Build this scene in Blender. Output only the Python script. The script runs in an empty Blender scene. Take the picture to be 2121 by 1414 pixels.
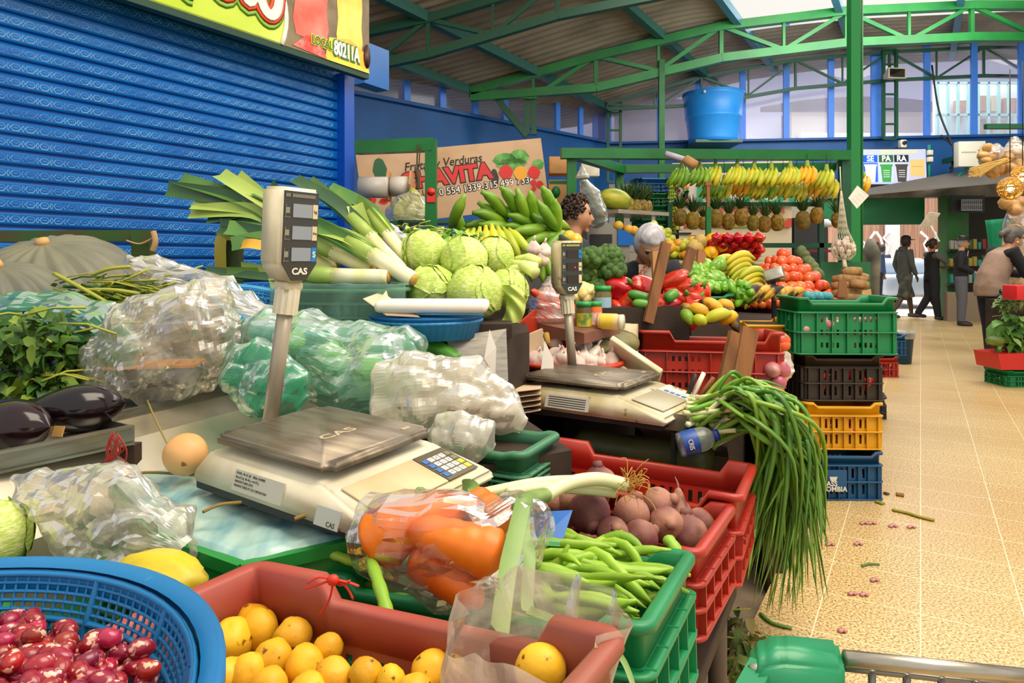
import bpy, bmesh, math, random
from mathutils import Vector as V, Matrix as M, noise as NZ
random.seed(7)
PI = math.pi
sc = bpy.context.scene
COL = sc.collection
# ---------------------------------------------------------------- camera, sky, light, exposure
F, CX, HY, EYE = 1414.0, 1060.5, 545.0, 1.19          # focal length in pixels, centre column, horizon row, eye height
cd = bpy.data.cameras.new('camera'); cam = bpy.data.objects.new('camera', cd); COL.objects.link(cam)
cd.sensor_width = 36; cd.lens = 36 * F / 2121; cd.shift_y = -(707 - HY) / 2121
cd.clip_start = .05; cd.clip_end = 200
cam.location = (0, 0, EYE); cam.rotation_euler = (PI / 2, 0, 0)
sc.camera = cam
wd = bpy.data.worlds.new('World'); sc.world = wd; wd.use_nodes = True
bg = wd.node_tree.nodes['Background']; bg.inputs[0].default_value = (1.0, .97, .92, 1); bg.inputs[1].default_value = .76
sc.view_settings.view_transform = 'Standard'; sc.view_settings.look = 'None'
sc.view_settings.exposure = 0.32; sc.view_settings.gamma = 1.0; sc.view_settings.use_curve_mapping = False
sc.cycles.max_bounces = 6; sc.cycles.diffuse_bounces = 3; sc.cycles.glossy_bounces = 3
sc.cycles.transmission_bounces = 4; sc.cycles.transparent_max_bounces = 12; sc.cycles.caustics_reflective = False; sc.cycles.caustics_refractive = False
def area(name, loc, to, sx, sy, power, color):
    l = bpy.data.lights.new(name, 'AREA'); l.shape = 'RECTANGLE'; l.size = sx; l.size_y = sy; l.energy = power; l.color = color
    o = bpy.data.objects.new(name, l); COL.objects.link(o); o.location = loc
    o.rotation_euler = (V(to) - V(loc)).to_track_quat('-Z', 'Y').to_euler(); return o
area('added_stall_fill', (1.6, 1.2, 4.6), (0.0, 2.6, .8), 3.0, 3.0, 185, (1, .87, .68))  # unseen warm area lamp added above the stall for soft light
area('skylight_over_aisle', (4.5, 7.5, 5.2), (3.6, 8.0, 0), 3.0, 6.0, 220, (1, .95, .88))
area('added_back_fill', (6.5, 10.5, 5.3), (6.0, 15.0, 3.6), 4, 2, 200, (1, .98, .95))  # area lamp added to brighten the tank and the back of the hall
area('added_street_fill', (10.5, 19.5, 7.5), (10.2, 19.5, 0), 8, 7, 1000, (1, .98, .96))  # area lamp added outdoors to brighten the street

# ---------------------------------------------------------------- helpers
def W(x, y, d): return V(((x - CX) / F * d, d, EYE + (HY - y) / F * d))       # point at photo column x, row y, distance d
def G(x, y, z): return W(x, y, (EYE - z) * F / (y - HY))                       # point at height z
def lin(h):
    h = h.lstrip('#'); r = []
    for i in (0, 2, 4):
        c = int(h[i:i + 2], 16) / 255
        r.append(c / 12.92 if c <= .04045 else ((c + .055) / 1.055) ** 2.4)
    return (*r, 1)
def lerp(a, b, t): return a + (b - a) * t
def interp(pts, x):
    if x <= pts[0][0]: return pts[0][1]
    for (a, b), (c, d) in zip(pts, pts[1:]):
        if x <= c: return b + (d - b) * (x - a) / (c - a)
    return pts[-1][1]
def Rz(a): return M.Rotation(a, 4, 'Z')
def Rx(a): return M.Rotation(a, 4, 'X')
def Ry(a): return M.Rotation(a, 4, 'Y')
def T(*p): return M.Translation(V(p if len(p) == 3 else p[0]))
def S(x, y=None, z=None): return M.Diagonal((x, x if y is None else y, x if z is None else z, 1))
def frame(o, xd, yd):                                   # matrix from origin, x direction, approximate y direction
    x = V(xd).normalized(); z = x.cross(V(yd)).normalized(); y = z.cross(x)
    m = M((x, y, z)).transposed().to_4x4(); m.translation = V(o); return m

class MB:
    def __init__(s): s.v = []; s.f = []; s.mi = []; s.sm = []
    def add(s, vs, fs, mi=0, sm=True, mx=None):
        b = len(s.v)
        s.v += [tuple(mx @ V(p)) for p in vs] if mx is not None else [tuple(p) for p in vs]
        for f in fs: s.f.append([i + b for i in f]); s.mi.append(mi); s.sm.append(sm)
        return s
    def box(s, c, d, mx=None, mi=0, bev=0.0, sm=False):
        x, y, z = d[0] / 2, d[1] / 2, d[2] / 2
        if bev <= 0:
            vs = [(c[0] + a * x, c[1] + b * y, c[2] + e * z) for a in (-1, 1) for b in (-1, 1) for e in (-1, 1)]
            fs = [(0, 1, 3, 2), (4, 6, 7, 5), (0, 4, 5, 1), (2, 3, 7, 6), (0, 2, 6, 4), (1, 5, 7, 3)]
            return s.add(vs, fs, mi, sm, mx)
        bev = min(bev, x * .95, y * .95, z * .95)
        bm = bmesh.new(); bmesh.ops.create_cube(bm, size=1, matrix=T(*c) @ S(*d))
        bmesh.ops.bevel(bm, geom=bm.edges[:], offset=bev, segments=2, profile=.5, affect='EDGES')
        return s.bm(bm, mx, mi, True)
    def bm(s, bm, mx=None, mi=0, sm=True):
        bm.verts.index_update(); vs = [v.co.copy() for v in bm.verts]; fs = [[v.index for v in f.verts] for f in bm.faces]; bm.free()
        return s.add(vs, fs, mi, sm, mx)
    def bar(s, a, b, w, h=None, mi=0, up=(0, 0, 1)):        # square bar between two points
        a, b = V(a), V(b); d = b - a; L = d.length
        if L < 1e-6: return s
        d.normalize(); u = V(up)
        if abs(d.dot(u)) > .98: u = V((0, 1, 0))
        sd = d.cross(u).normalized(); up2 = sd.cross(d); h = h or w
        vs = []
        for p in (a, b):
            for x, y in ((-1, -1), (1, -1), (1, 1), (-1, 1)): vs.append(p + sd * (x * w / 2) + up2 * (y * h / 2))
        return s.add(vs, [(0, 1, 2, 3), (7, 6, 5, 4), (0, 4, 5, 1), (1, 5, 6, 2), (2, 6, 7, 3), (3, 7, 4, 0)], mi, False)
    def tube(s, pts, r, n=8, mi=0, flat=1.0, up=None, cap=True, closed=False):
        pts = [V(p) for p in pts]; k = len(pts); R = (lambda i: r[i]) if isinstance(r, (list, tuple)) else (lambda i: r)
        tg = []
        for i in range(k):
            a = pts[i - 1] if (i > 0 or closed) else pts[0]; b = pts[(i + 1) % k] if (i < k - 1 or closed) else pts[-1]
            t = b - a; tg.append(t.normalized() if t.length > 1e-9 else V((0, 0, 1)))
        u = V(up) if up else (V((0, 0, 1)) if abs(tg[0].z) < .9 else V((1, 0, 0)))
        vs = []
        for i in range(k):
            u = (u - tg[i] * u.dot(tg[i]));
            if u.length < 1e-6: u = tg[i].orthogonal()
            u.normalize(); w = tg[i].cross(u)
            for j in range(n):
                a = 2 * PI * j / n; vs.append(pts[i] + w * (math.cos(a) * R(i)) + u * (math.sin(a) * R(i) * flat))
        fs = []
        for i in range(k if closed else k - 1):
            for j in range(n):
                a, b = i * n + j, i * n + (j + 1) % n; c, d = ((i + 1) % k) * n + (j + 1) % n, ((i + 1) % k) * n + j
                fs.append((a, b, c, d))
        if cap and not closed: fs.append(tuple(range(n - 1, -1, -1))); fs.append(tuple((k - 1) * n + j for j in range(n)))
        return s.add(vs, fs, mi)
    def lathe(s, prof, n=24, mx=None, mi=0, sm=True, cap=True):
        vs = []; fs = []; k = len(prof)
        for r, z in prof:
            for j in range(n): a = 2 * PI * j / n; vs.append((r * math.cos(a), r * math.sin(a), z))
        for i in range(k - 1):
            for j in range(n): fs.append((i * n + j, i * n + (j + 1) % n, (i + 1) * n + (j + 1) % n, (i + 1) * n + j))
        if cap and prof[0][0] > 1e-5: fs.append(tuple(range(n - 1, -1, -1)))
        if cap and prof[-1][0] > 1e-5: fs.append(tuple((k - 1) * n + j for j in range(n)))
        return s.add(vs, fs, mi, sm, mx)
    def blob(s, rad=(1, 1, 1), fn=None, nu=20, nv=12, mx=None, mi=0):   # sphere; fn(direction) -> radius factor or point
        vs = []; fs = []
        rad = (rad, rad, rad) if not isinstance(rad, (tuple, list)) else rad
        for i in range(nv + 1):
            th = PI * i / nv
            for j in range(nu if 0 < i < nv else 1):
                ph = 2 * PI * j / nu; d = V((math.sin(th) * math.cos(ph), math.sin(th) * math.sin(ph), math.cos(th)))
                k = fn(d) if fn else 1.0
                vs.append(k if isinstance(k, V) else V((d.x * rad[0] * k, d.y * rad[1] * k, d.z * rad[2] * k)))
        ix = lambda i, j: 0 if i == 0 else (1 + (nv - 1) * nu if i == nv else 1 + (i - 1) * nu + j % nu)
        for i in range(nv):
            for j in range(nu):
                q = [ix(i, j), ix(i + 1, j), ix(i + 1, j + 1), ix(i, j + 1)]
                q = [a for n_, a in enumerate(q) if a not in q[:n_]]
                if len(q) > 2: fs.append(q)
        return s.add(vs, fs, mi, True, mx)
    def grid(s, fn, nu, nv, mi=0, sm=True, cu=False, flip=False):
        vs = [fn(i / nu, j / nv) for j in range(nv + 1) for i in range(nu if cu else nu + 1)]; w = nu if cu else nu + 1
        fs = []
        for j in range(nv):
            for i in range(nu):
                a, b = j * w + i, j * w + (i + 1) % w; q = (a, b, b + w, a + w); fs.append(q[::-1] if flip else q)
        return s.add(vs, fs, mi, sm)
    def prism(s, poly, z0, z1, mx=None, mi=0, sm=False):
        n = len(poly); vs = [(x, y, z0) for x, y in poly] + [(x, y, z1) for x, y in poly]
        fs = [tuple(range(n - 1, -1, -1)), tuple(range(n, 2 * n))] + [(i, (i + 1) % n, (i + 1) % n + n, i + n) for i in range(n)]
        return s.add(vs, fs, mi, sm, mx)
    def quad(s, a, b, c, d, th=0.0, mi=0):
        a, b, c, d = V(a), V(b), V(c), V(d)
        if not th: return s.add([a, b, c, d], [(0, 1, 2, 3)], mi, False)
        n = (b - a).cross(d - a).normalized() * th
        return s.add([a, b, c, d, a - n, b - n, c - n, d - n], [(0, 1, 2, 3), (7, 6, 5, 4), (0, 4, 5, 1), (1, 5, 6, 2), (2, 6, 7, 3), (3, 7, 4, 0)], mi, False)
    def leaf(s, pts, ws, nrm=(0, 0, 1), fold=.25, mi=0):      # folded ribbon leaf with a midrib
        pts = [V(p) for p in pts]; vs = []; k = len(pts)
        for i, p in enumerate(pts):
            t = (pts[min(i + 1, k - 1)] - pts[max(i - 1, 0)]).normalized(); sd = t.cross(V(nrm))
            sd = sd.normalized() if sd.length > 1e-6 else t.orthogonal(); up = sd.cross(t)
            vs += [p - sd * ws[i] + up * (ws[i] * fold), p, p + sd * ws[i] + up * (ws[i] * fold)]
        fs = []
        for i in range(k - 1):
            for j in range(2): a = i * 3 + j; fs.append((a, a + 1, a + 4, a + 3))
        return s.add(vs, fs, mi)
    def mesh(s, name, mats, inv=None):
        me = bpy.data.meshes.new(name)
        me.from_pydata([inv @ V(p) for p in s.v] if inv is not None else s.v, [], s.f)
        for m in (mats if isinstance(mats, (list, tuple)) else [mats]): me.materials.append(m)
        me.polygons.foreach_set('material_index', s.mi); me.polygons.foreach_set('use_smooth', s.sm); me.update(); return me

def tag(o, label=None, cat=None, group=None, kind=None):
    if label: o['label'] = label
    if cat: o['category'] = cat
    if group: o['group'] = group
    if kind: o['kind'] = kind
    return o
def thing(name, label, cat, mx=None, group=None, loc=None):
    o = bpy.data.objects.new(name, None); COL.objects.link(o); o.empty_display_size = .05
    o.matrix_world = mx if mx is not None else (T(loc) if loc is not None else M()); o.matrix_basis = o.matrix_world.copy()
    return tag(o, label, cat, group)
def obj(name, mb, mats, parent=None, mx=None, world=False, label=None):   # world=True: the mesh was drawn in world coordinates
    inv = None
    if world:
        base = parent.matrix_basis if parent is not None else M()
        q = parent.parent if parent is not None else None
        while q is not None: base = q.matrix_basis @ base; q = q.parent
        if parent is None:
            xs = [p[0] for p in mb.v]; ys = [p[1] for p in mb.v]; zs = [p[2] for p in mb.v]
            mx = T((min(xs) + max(xs)) / 2, (min(ys) + max(ys)) / 2, min(zs)); base = mx
        inv = base.inverted()
    o = bpy.data.objects.new(name, mb.mesh(name, mats, inv)); COL.objects.link(o)
    if parent is not None: o.parent = parent
    if mx is not None: o.matrix_basis = mx
    if label: o['label'] = label
    return o
def solo(name, mb, mats, label, cat, group=None, mx=None, world=False): return tag(obj(name, mb, mats, None, mx, world), label, cat, group)
def struct(name, mb, mats, label=None): o = obj(name, mb, mats, None, None, False); o['kind'] = 'structure'; return tag(o, label)
def dup(o, mx, label=None, group=None):
    r = o.copy(); COL.objects.link(r); r.matrix_basis = mx
    if label: r['label'] = label
    if group: r['group'] = group
    for ch in list(o.children):
        c = ch.copy(); COL.objects.link(c); c.parent = r
        for g in ch.children: d = g.copy(); COL.objects.link(d); d.parent = c
    return r
def text(name, s, size, m, parent, mx, ext=.0006, sx=1, bold=0, shear=0, align='CENTER', off=0):
    c = bpy.data.curves.new(name, 'FONT'); c.body = s; c.size = size; c.extrude = ext; c.align_x = align; c.align_y = 'CENTER'; c.shear = shear; c.offset = bold
    c.resolution_u = 3
    t = bpy.data.objects.new('t', c); COL.objects.link(t); dg = bpy.context.evaluated_depsgraph_get(); dg.update()
    me = bpy.data.meshes.new_from_object(t.evaluated_get(dg)); bpy.data.objects.remove(t); bpy.data.curves.remove(c); me.name = name
    me.materials.clear(); me.materials.append(m); o = bpy.data.objects.new(name, me); COL.objects.link(o); o.parent = parent; o.matrix_basis = mx @ S(sx, 1, 1); return o

# ---------------------------------------------------------------- materials
MATS = {}
def mat(name, col, rough=.5, col2=None, ns=6, metal=0, spec=.5, bump=0, bs=30, var=0, coat=0, trans=0, det=3, stretch=None, lo=.4, hi=.65, emit=0, sss=0, col3=None, ns3=40, lo3=.6, hi3=.68):
    if name in MATS: return MATS[name]
    m = bpy.data.materials.new(name); m.use_nodes = True; nt = m.node_tree; N = nt.nodes; L = nt.links; b = N['Principled BSDF']
    b.inputs['Roughness'].default_value = rough; b.inputs['Metallic'].default_value = metal; b.inputs['Specular IOR Level'].default_value = spec
    b.inputs['Coat Weight'].default_value = coat; b.inputs['Coat Roughness'].default_value = .15; b.inputs['Transmission Weight'].default_value = trans
    b.inputs['Base Color'].default_value = lin(col)
    if sss: b.inputs['Subsurface Weight'].default_value = sss; b.inputs['Subsurface Radius'].default_value = (.02, .012, .006); b.inputs['Subsurface Scale'].default_value = .5
    if emit: b.inputs['Emission Color'].default_value = lin(col); b.inputs['Emission Strength'].default_value = emit
    tc = N.new('ShaderNodeTexCoord'); src = tc.outputs['Object']
    if stretch: mp = N.new('ShaderNodeMapping'); mp.inputs['Scale'].default_value = stretch; L.new(src, mp.inputs[0]); src = mp.outputs[0]
    if var or col2:
        oi = N.new('ShaderNodeObjectInfo')
        ad = N.new('ShaderNodeVectorMath'); ad.operation = 'ADD'; mu = N.new('ShaderNodeMath'); mu.operation = 'MULTIPLY'; mu.inputs[1].default_value = 17.0
        L.new(oi.outputs['Random'], mu.inputs[0]); L.new(src, ad.inputs[0]); L.new(mu.outputs[0], ad.inputs[1]); src2 = ad.outputs[0]
    out = None
    def ramp(sock, lo, hi):
        r = N.new('ShaderNodeMapRange'); r.inputs[1].default_value = lo; r.inputs[2].default_value = hi; r.clamp = True; L.new(sock, r.inputs[0]); return r.outputs[0]
    def mix(fac, a, bcol):
        x = N.new('ShaderNodeMix'); x.data_type = 'RGBA'; L.new(fac, x.inputs[0])
        if isinstance(a, tuple): x.inputs[6].default_value = a
        else: L.new(a, x.inputs[6])
        x.inputs[7].default_value = bcol; return x.outputs[2]
    if col2:
        n = N.new('ShaderNodeTexNoise'); n.inputs['Scale'].default_value = ns; n.inputs['Detail'].default_value = det; L.new(src2, n.inputs[0])
        out = mix(ramp(n.outputs[0], lo, hi), lin(col), lin(col2))
    if col3:
        n3 = N.new('ShaderNodeTexNoise'); n3.inputs['Scale'].default_value = ns3; n3.inputs['Detail'].default_value = 2; L.new(src, n3.inputs[0])
        out = mix(ramp(n3.outputs[0], lo3, hi3), out if out is not None else lin(col), lin(col3))
    if var:
        h = N.new('ShaderNodeHueSaturation'); r = N.new('ShaderNodeMapRange'); r.inputs[3].default_value = 1 - var; r.inputs[4].default_value = 1 + var
        L.new(oi.outputs['Random'], r.inputs[0]); L.new(r.outputs[0], h.inputs['Value'])
        r2 = N.new('ShaderNodeMapRange'); r2.inputs[3].default_value = .5 - var * .06; r2.inputs[4].default_value = .5 + var * .06
        m7 = N.new('ShaderNodeMath'); m7.operation = 'FRACT'; L.new(mu.outputs[0], m7.inputs[0]); L.new(m7.outputs[0], r2.inputs[0]); L.new(r2.outputs[0], h.inputs['Hue'])
        if out is None: h.inputs['Color'].default_value = lin(col)
        else: L.new(out, h.inputs['Color'])
        out = h.outputs[0]
    if out is not None:
        L.new(out, b.inputs['Base Color'])
        if emit: L.new(out, b.inputs['Emission Color'])
    if bump:
        n2 = N.new('ShaderNodeTexNoise'); n2.inputs['Scale'].default_value = bs; n2.inputs['Detail'].default_value = 3; L.new(src, n2.inputs[0])
        bp = N.new('ShaderNodeBump'); bp.inputs['Strength'].default_value = bump; bp.inputs['Distance'].default_value = .01; L.new(n2.outputs[0], bp.inputs['Height']); L.new(bp.outputs[0], b.inputs['Normal'])
    MATS[name] = m; return m
def film(name, col, alpha=.35, rough=.12, white=.5, ns=9, edge=.5, bump=.5):   # thin plastic film: clear, milky where it folds
    if name in MATS: return MATS[name]
    m = bpy.data.materials.new(name); m.use_nodes = True; nt = m.node_tree; N = nt.nodes; L = nt.links
    N.remove(N['Principled BSDF']); out = N['Material Output']
    tr = N.new('ShaderNodeBsdfTransparent'); c = lin(col); tr.inputs[0].default_value = tuple(lerp(1, x, .55) for x in c[:3]) + (1,)
    df = N.new('ShaderNodeBsdfDiffuse'); df.inputs[0].default_value = c; tl = N.new('ShaderNodeBsdfTranslucent'); tl.inputs[0].default_value = c
    gl = N.new('ShaderNodeBsdfGlossy'); gl.inputs['Roughness'].default_value = rough + .16
    tc = N.new('ShaderNodeTexCoord'); n = N.new('ShaderNodeTexNoise'); n.inputs['Scale'].default_value = ns; n.inputs['Detail'].default_value = 4; n.inputs['Distortion'].default_value = 1.2
    L.new(tc.outputs['Object'], n.inputs[0])
    n2 = N.new('ShaderNodeTexVoronoi'); n2.feature = 'DISTANCE_TO_EDGE'; n2.inputs['Scale'].default_value = ns * 1.6
    mxv = N.new('ShaderNodeMix'); mxv.data_type = 'VECTOR'; mxv.inputs[0].default_value = .12; L.new(tc.outputs['Object'], mxv.inputs[4]); L.new(n.outputs['Color'], mxv.inputs[5]); L.new(mxv.outputs[1], n2.inputs['Vector'])
    ad0 = N.new('ShaderNodeMath'); ad0.operation = 'MULTIPLY_ADD'; L.new(n2.outputs['Distance'], ad0.inputs[0]); ad0.inputs[1].default_value = 1.6; L.new(n.outputs[0], ad0.inputs[2])
    bp = N.new('ShaderNodeBump'); bp.inputs['Strength'].default_value = bump * .35; bp.inputs['Distance'].default_value = .004; L.new(ad0.outputs[0], bp.inputs['Height'])
    for q in (gl, df, tl): L.new(bp.outputs[0], q.inputs['Normal'])
    a1 = N.new('ShaderNodeMixShader'); a1.inputs[0].default_value = .5; L.new(df.outputs[0], a1.inputs[1]); L.new(tl.outputs[0], a1.inputs[2])
    lw = N.new('ShaderNodeLayerWeight'); lw.inputs[0].default_value = .35; L.new(bp.outputs[0], lw.inputs['Normal'])
    rg = N.new('ShaderNodeMapRange'); rg.inputs[1].default_value = .42; rg.inputs[2].default_value = .72; rg.inputs[3].default_value = alpha; rg.inputs[4].default_value = min(1, alpha + white); L.new(n.outputs[0], rg.inputs[0])
    ma = N.new('ShaderNodeMath'); ma.operation = 'MULTIPLY_ADD'; ma.use_clamp = True; ma.inputs[1].default_value = edge; L.new(lw.outputs['Facing'], ma.inputs[0]); L.new(rg.outputs[0], ma.inputs[2])
    x1 = N.new('ShaderNodeMixShader'); L.new(ma.outputs[0], x1.inputs[0]); L.new(tr.outputs[0], x1.inputs[1]); L.new(a1.outputs[0], x1.inputs[2])
    fr = N.new('ShaderNodeFresnel'); fr.inputs[0].default_value = 1.5; L.new(bp.outputs[0], fr.inputs[1])
    fm = N.new('ShaderNodeMath'); fm.operation = 'MULTIPLY_ADD'; fm.use_clamp = True; fm.inputs[1].default_value = .55; fm.inputs[2].default_value = .03; L.new(fr.outputs[0], fm.inputs[0])
    x2 = N.new('ShaderNodeMixShader'); L.new(fm.outputs[0], x2.inputs[0]); L.new(x1.outputs[0], x2.inputs[1]); L.new(gl.outputs[0], x2.inputs[2])
    L.new(x2.outputs[0], out.inputs[0]); MATS[name] = m; return m
GREEN = mat('green_paint', '#0e6a2c', .38, '#0a5a26', 3, spec=.4)
DKGREEN = mat('dark_green_paint', '#0b5530', .4, '#0d4a30', 3)
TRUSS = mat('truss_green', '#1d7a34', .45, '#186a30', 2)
BLUE = mat('blue_enamel', '#0066b8', .3, '#005cae', 3, spec=.35, coat=.08)
BLUEW = mat('blue_wall_paint', '#00589e', .55, '#005092', 2)
STEEL = mat('stainless_steel', '#b9b2a4', .3, '#a39b8a', 12, metal=.85, stretch=(1, 1, 8))
WHITE = mat('white_plastic', '#eae2cf', .4, '#d8cfb4', 9)
BLACK = mat('black_plastic', '#1b1b1d', .4)
CARD = mat('cardboard', '#c08f5a', .8, '#a87a4a', 6)
PAPER = mat('white_paper', '#f2e8dc', .7)
WOOD = mat('rough_wood', '#8a5a30', .7, '#6b4322', 14, stretch=(1, 1, .15), bump=.3, bs=20)
DARKWOOD = mat('dark_wood', '#3a2a1e', .8, '#2a1e15', 8)
CLEAR = film('clear_film', '#f4eee0', .10, .1, .55, 8, .5)
MILKY = film('milky_film', '#f6efdf', .42, .15, .5, 7, .5)
GFILM = film('green_film', '#5fc9a0', .38, .12, .4, 7, .45)
BFILM = film('blue_green_film', '#a7d8cf', .45, .12, .45, 6, .4)
# ---------------------------------------------------------------- setting
TH = math.radians(30.9); AX = V((math.sin(TH), math.cos(TH), 0)); BX = V((math.cos(TH), -math.sin(TH), 0))   # along and across the aisle
def floor_mat():
    m = bpy.data.materials.new('terrazzo'); m.use_nodes = True; nt = m.node_tree; N = nt.nodes; L = nt.links; b = N['Principled BSDF']
    tc = N.new('ShaderNodeTexCoord'); mp = N.new('ShaderNodeMapping'); mp.inputs['Rotation'].default_value = (0, 0, TH); L.new(tc.outputs['Object'], mp.inputs[0])
    n = N.new('ShaderNodeTexNoise'); n.inputs['Scale'].default_value = 125; n.inputs['Detail'].default_value = 3; L.new(tc.outputs['Object'], n.inputs[0])
    r = N.new('ShaderNodeValToRGB'); e = r.color_ramp.elements; e[0].position = .36; e[0].color = lin('#7d5f2c'); e[1].position = .62; e[1].color = lin('#f0d9a6'); x = r.color_ramp.elements.new(.46); x.color = lin('#cfac6c'); L.new(n.outputs[0], r.inputs[0])
    n2 = N.new('ShaderNodeTexNoise'); n2.inputs['Scale'].default_value = 1.1; n2.inputs['Detail'].default_value = 5; L.new(tc.outputs['Object'], n2.inputs[0])
    rr = N.new('ShaderNodeMapRange'); rr.inputs[1].default_value = .35; rr.inputs[2].default_value = .7; rr.inputs[3].default_value = .35; L.new(n2.outputs[0], rr.inputs[0]); rr.inputs[4].default_value = 0
    mx = N.new('ShaderNodeMix'); mx.data_type = 'RGBA'; L.new(rr.outputs[0], mx.inputs[0]); L.new(r.outputs[0], mx.inputs[6]); mx.inputs[7].default_value = lin('#b58a4a')
    br = N.new('ShaderNodeTexBrick'); br.offset = 0; br.inputs['Scale'].default_value = 1; br.inputs['Brick Width'].default_value = .3; br.inputs['Row Height'].default_value = .3; br.inputs['Mortar Size'].default_value = .0022; br.inputs['Mortar Smooth'].default_value = .2; L.new(mp.outputs[0], br.inputs[0])
    m2 = N.new('ShaderNodeMix'); m2.data_type = 'RGBA'; L.new(br.outputs['Fac'], m2.inputs[0]); L.new(mx.outputs[2], m2.inputs[6]); m2.inputs[7].default_value = lin('#f6e4ba')
    L.new(m2.outputs[2], b.inputs['Base Color']); b.inputs['Roughness'].default_value = .28; b.inputs['Specular IOR Level'].default_value = .45
    rm = N.new('ShaderNodeMapRange'); rm.inputs[3].default_value = .2; rm.inputs[4].default_value = .45; L.new(n2.outputs[0], rm.inputs[0]); L.new(rm.outputs[0], b.inputs['Roughness']); return m
TERR = floor_mat()
e0 = V((.602, 1.936, 0)) - AX * 4; e1 = V((.602, 1.936, 0)) + AX * 22
fl = MB(); fl.prism([(e0.x, e0.y), (16, -3), (22, 26), (e1.x, e1.y)], -.10, 0); struct('floor', fl, TERR, 'speckled cream terrazzo aisle floor with tile joints')
fl = MB(); fl.prism([(-8, -3), (16, -3), (24, 26), (-8, 26)], -.16, -.09); struct('ground', fl, mat('dark_concrete', '#8d7a62', .8, '#5d5042', 4), 'lower dusty concrete beside and under the stalls')

def pane_mat():
    m = bpy.data.materials.new('ribbed_glazing'); m.use_nodes = True; nt = m.node_tree; N = nt.nodes; L = nt.links; N.remove(N['Principled BSDF'])
    t = N.new('ShaderNodeBsdfTransparent'); t.inputs[0].default_value = (.90, .91, .97, 1); d = N.new('ShaderNodeBsdfTranslucent'); d.inputs[0].default_value = lin('#c9cdea'); x = N.new('ShaderNodeMixShader'); x.inputs[0].default_value = .16
    g = N.new('ShaderNodeBsdfGlossy'); g.inputs['Roughness'].default_value = .2; y = N.new('ShaderNodeMixShader'); y.inputs[0].default_value = .03
    L.new(t.outputs[0], x.inputs[1]); L.new(d.outputs[0], x.inputs[2]); L.new(x.outputs[0], y.inputs[1]); L.new(g.outputs[0], y.inputs[2]); L.new(y.outputs[0], N['Material Output'].inputs[0]); return m
GLZ = pane_mat(); MULL = mat('mullion_blue', '#4a8ef8', .5)
# left and back walls of the hall: a blue wall with a band of ribbed glazing above it
def glazed(name, wname, p, q, z0, z1, ztop, muls, wide=()):
    p = V(p); q = V(q); m = MB(); n = (q - p).cross(V((0, 0, 1))).normalized()
    a, b = p, q
    m.quad(a + V((0, 0, z0)), b + V((0, 0, z0)), b + V((0, 0, z1)), a + V((0, 0, z1)), .15)
    struct(name, m, BLUEW, 'blue painted hall wall')
    g = MB(); g.quad(a + V((0, 0, z1)), b + V((0, 0, z1)), b + V((0, 0, ztop)), a + V((0, 0, ztop)), .006)
    w = struct(wname, g, GLZ, 'band of ribbed glazing above the blue wall')
    for i, t in enumerate(muls):
        c = p.lerp(q, t); k = MB(); d = (q - p).normalized(); wd_ = .30 if i in wide else .13
        k.bar(c + V((0, 0, z1)) + n * .06, c + V((0, 0, ztop)) + n * .06, .06, wd_, up=d); obj('mullion', k, MULL, w)
    return w
def onl(p, q, x):                                       # parameter along wall p-q seen at photo column x
    t = (x - CX) / F; p = V(p); q = V(q); d = q - p; return (t * p.y - p.x) / (d.x - t * d.y)
LP, LQ = (-5.9, 8.02, 0), (2.36, 15.9, 0); BP, BQ = (2.36, 15.9, 0), (15.2, 14.44, 0)
glazed('wall_left', 'window_1', LP, LQ, 0, 3.95, 6.2, [onl(LP, LQ, x) for x in (838, 912, 980, 1042, 1150, 1198)])
WB = [1240, 1252, 1366, 1446, 1537, 1627, 1719, 1816, 1917, 2014, 2112]
glazed('wall_back', 'window_2', BP, BQ, 3.02, 3.95, 6.6, [onl(BP, BQ, x) for x in WB] + [.92], (0, 1, 7))
s = MB(); s.bar(V(LP) + V((0, 0, 3.97)), V(LQ) + V((0, 0, 3.97)), .2, .06); struct('trim_1', s, BLUEW)
s = MB(); s.bar(V(BP) + V((0, -.05, 3.97)), V(BQ) + V((0, -.05, 3.97)), .2, .05); struct('trim_2', s, BLUEW)
# back wall under the blue band: wall left of the street door, concrete lintel, dark wall on the right
def bwall(x): t = onl(BP, BQ, x); return V(BP).lerp(V(BQ), t)
def wallpiece(name, xa, xb, za, zb, m, off=0, th=.12, label=None):
    a, b = bwall(xa), bwall(xb); o = V((0, -off, 0)); q = MB(); q.quad(a + o + V((0, 0, za)), b + o + V((0, 0, za)), b + o + V((0, 0, zb)), a + o + V((0, 0, zb)), -th); return struct(name, q, m, label)
wallpiece('wall_back_low', 1100, 1690, 0, 3.02, mat('beige_wall', '#a79c86', .7))
wallpiece('trim_3', 1690, 2600, 2.62, 3.02, mat('lintel_concrete', '#8f887c', .8, '#6e675e', 3), .05, .3, 'grey concrete lintel over the street entrance')
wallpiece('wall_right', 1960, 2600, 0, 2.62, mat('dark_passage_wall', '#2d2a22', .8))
wallpiece('door_1', 1690, 1905, 2.04, 2.66, mat('roller_green', '#0f7a45', .45), .1, .1, 'rolled up green shutter over the street entrance')
for z in (2.12, 2.25, 2.38, 2.5):
    q = MB(); a, b = bwall(1690), bwall(1905); q.bar(a + V((0, -.16, z)), b + V((0, -.16, z)), .03, .05); obj('slat', q, mat('roller_green', '#0f7a45', .45), bpy.data.objects['door_1'])
wallpiece('column', 1922, 1964, -.05, 2.62, mat('pillar_green', '#1e6a22', .6, '#2a5a20', 3), .35, .4, 'green pillar beside the street entrance')

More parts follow.
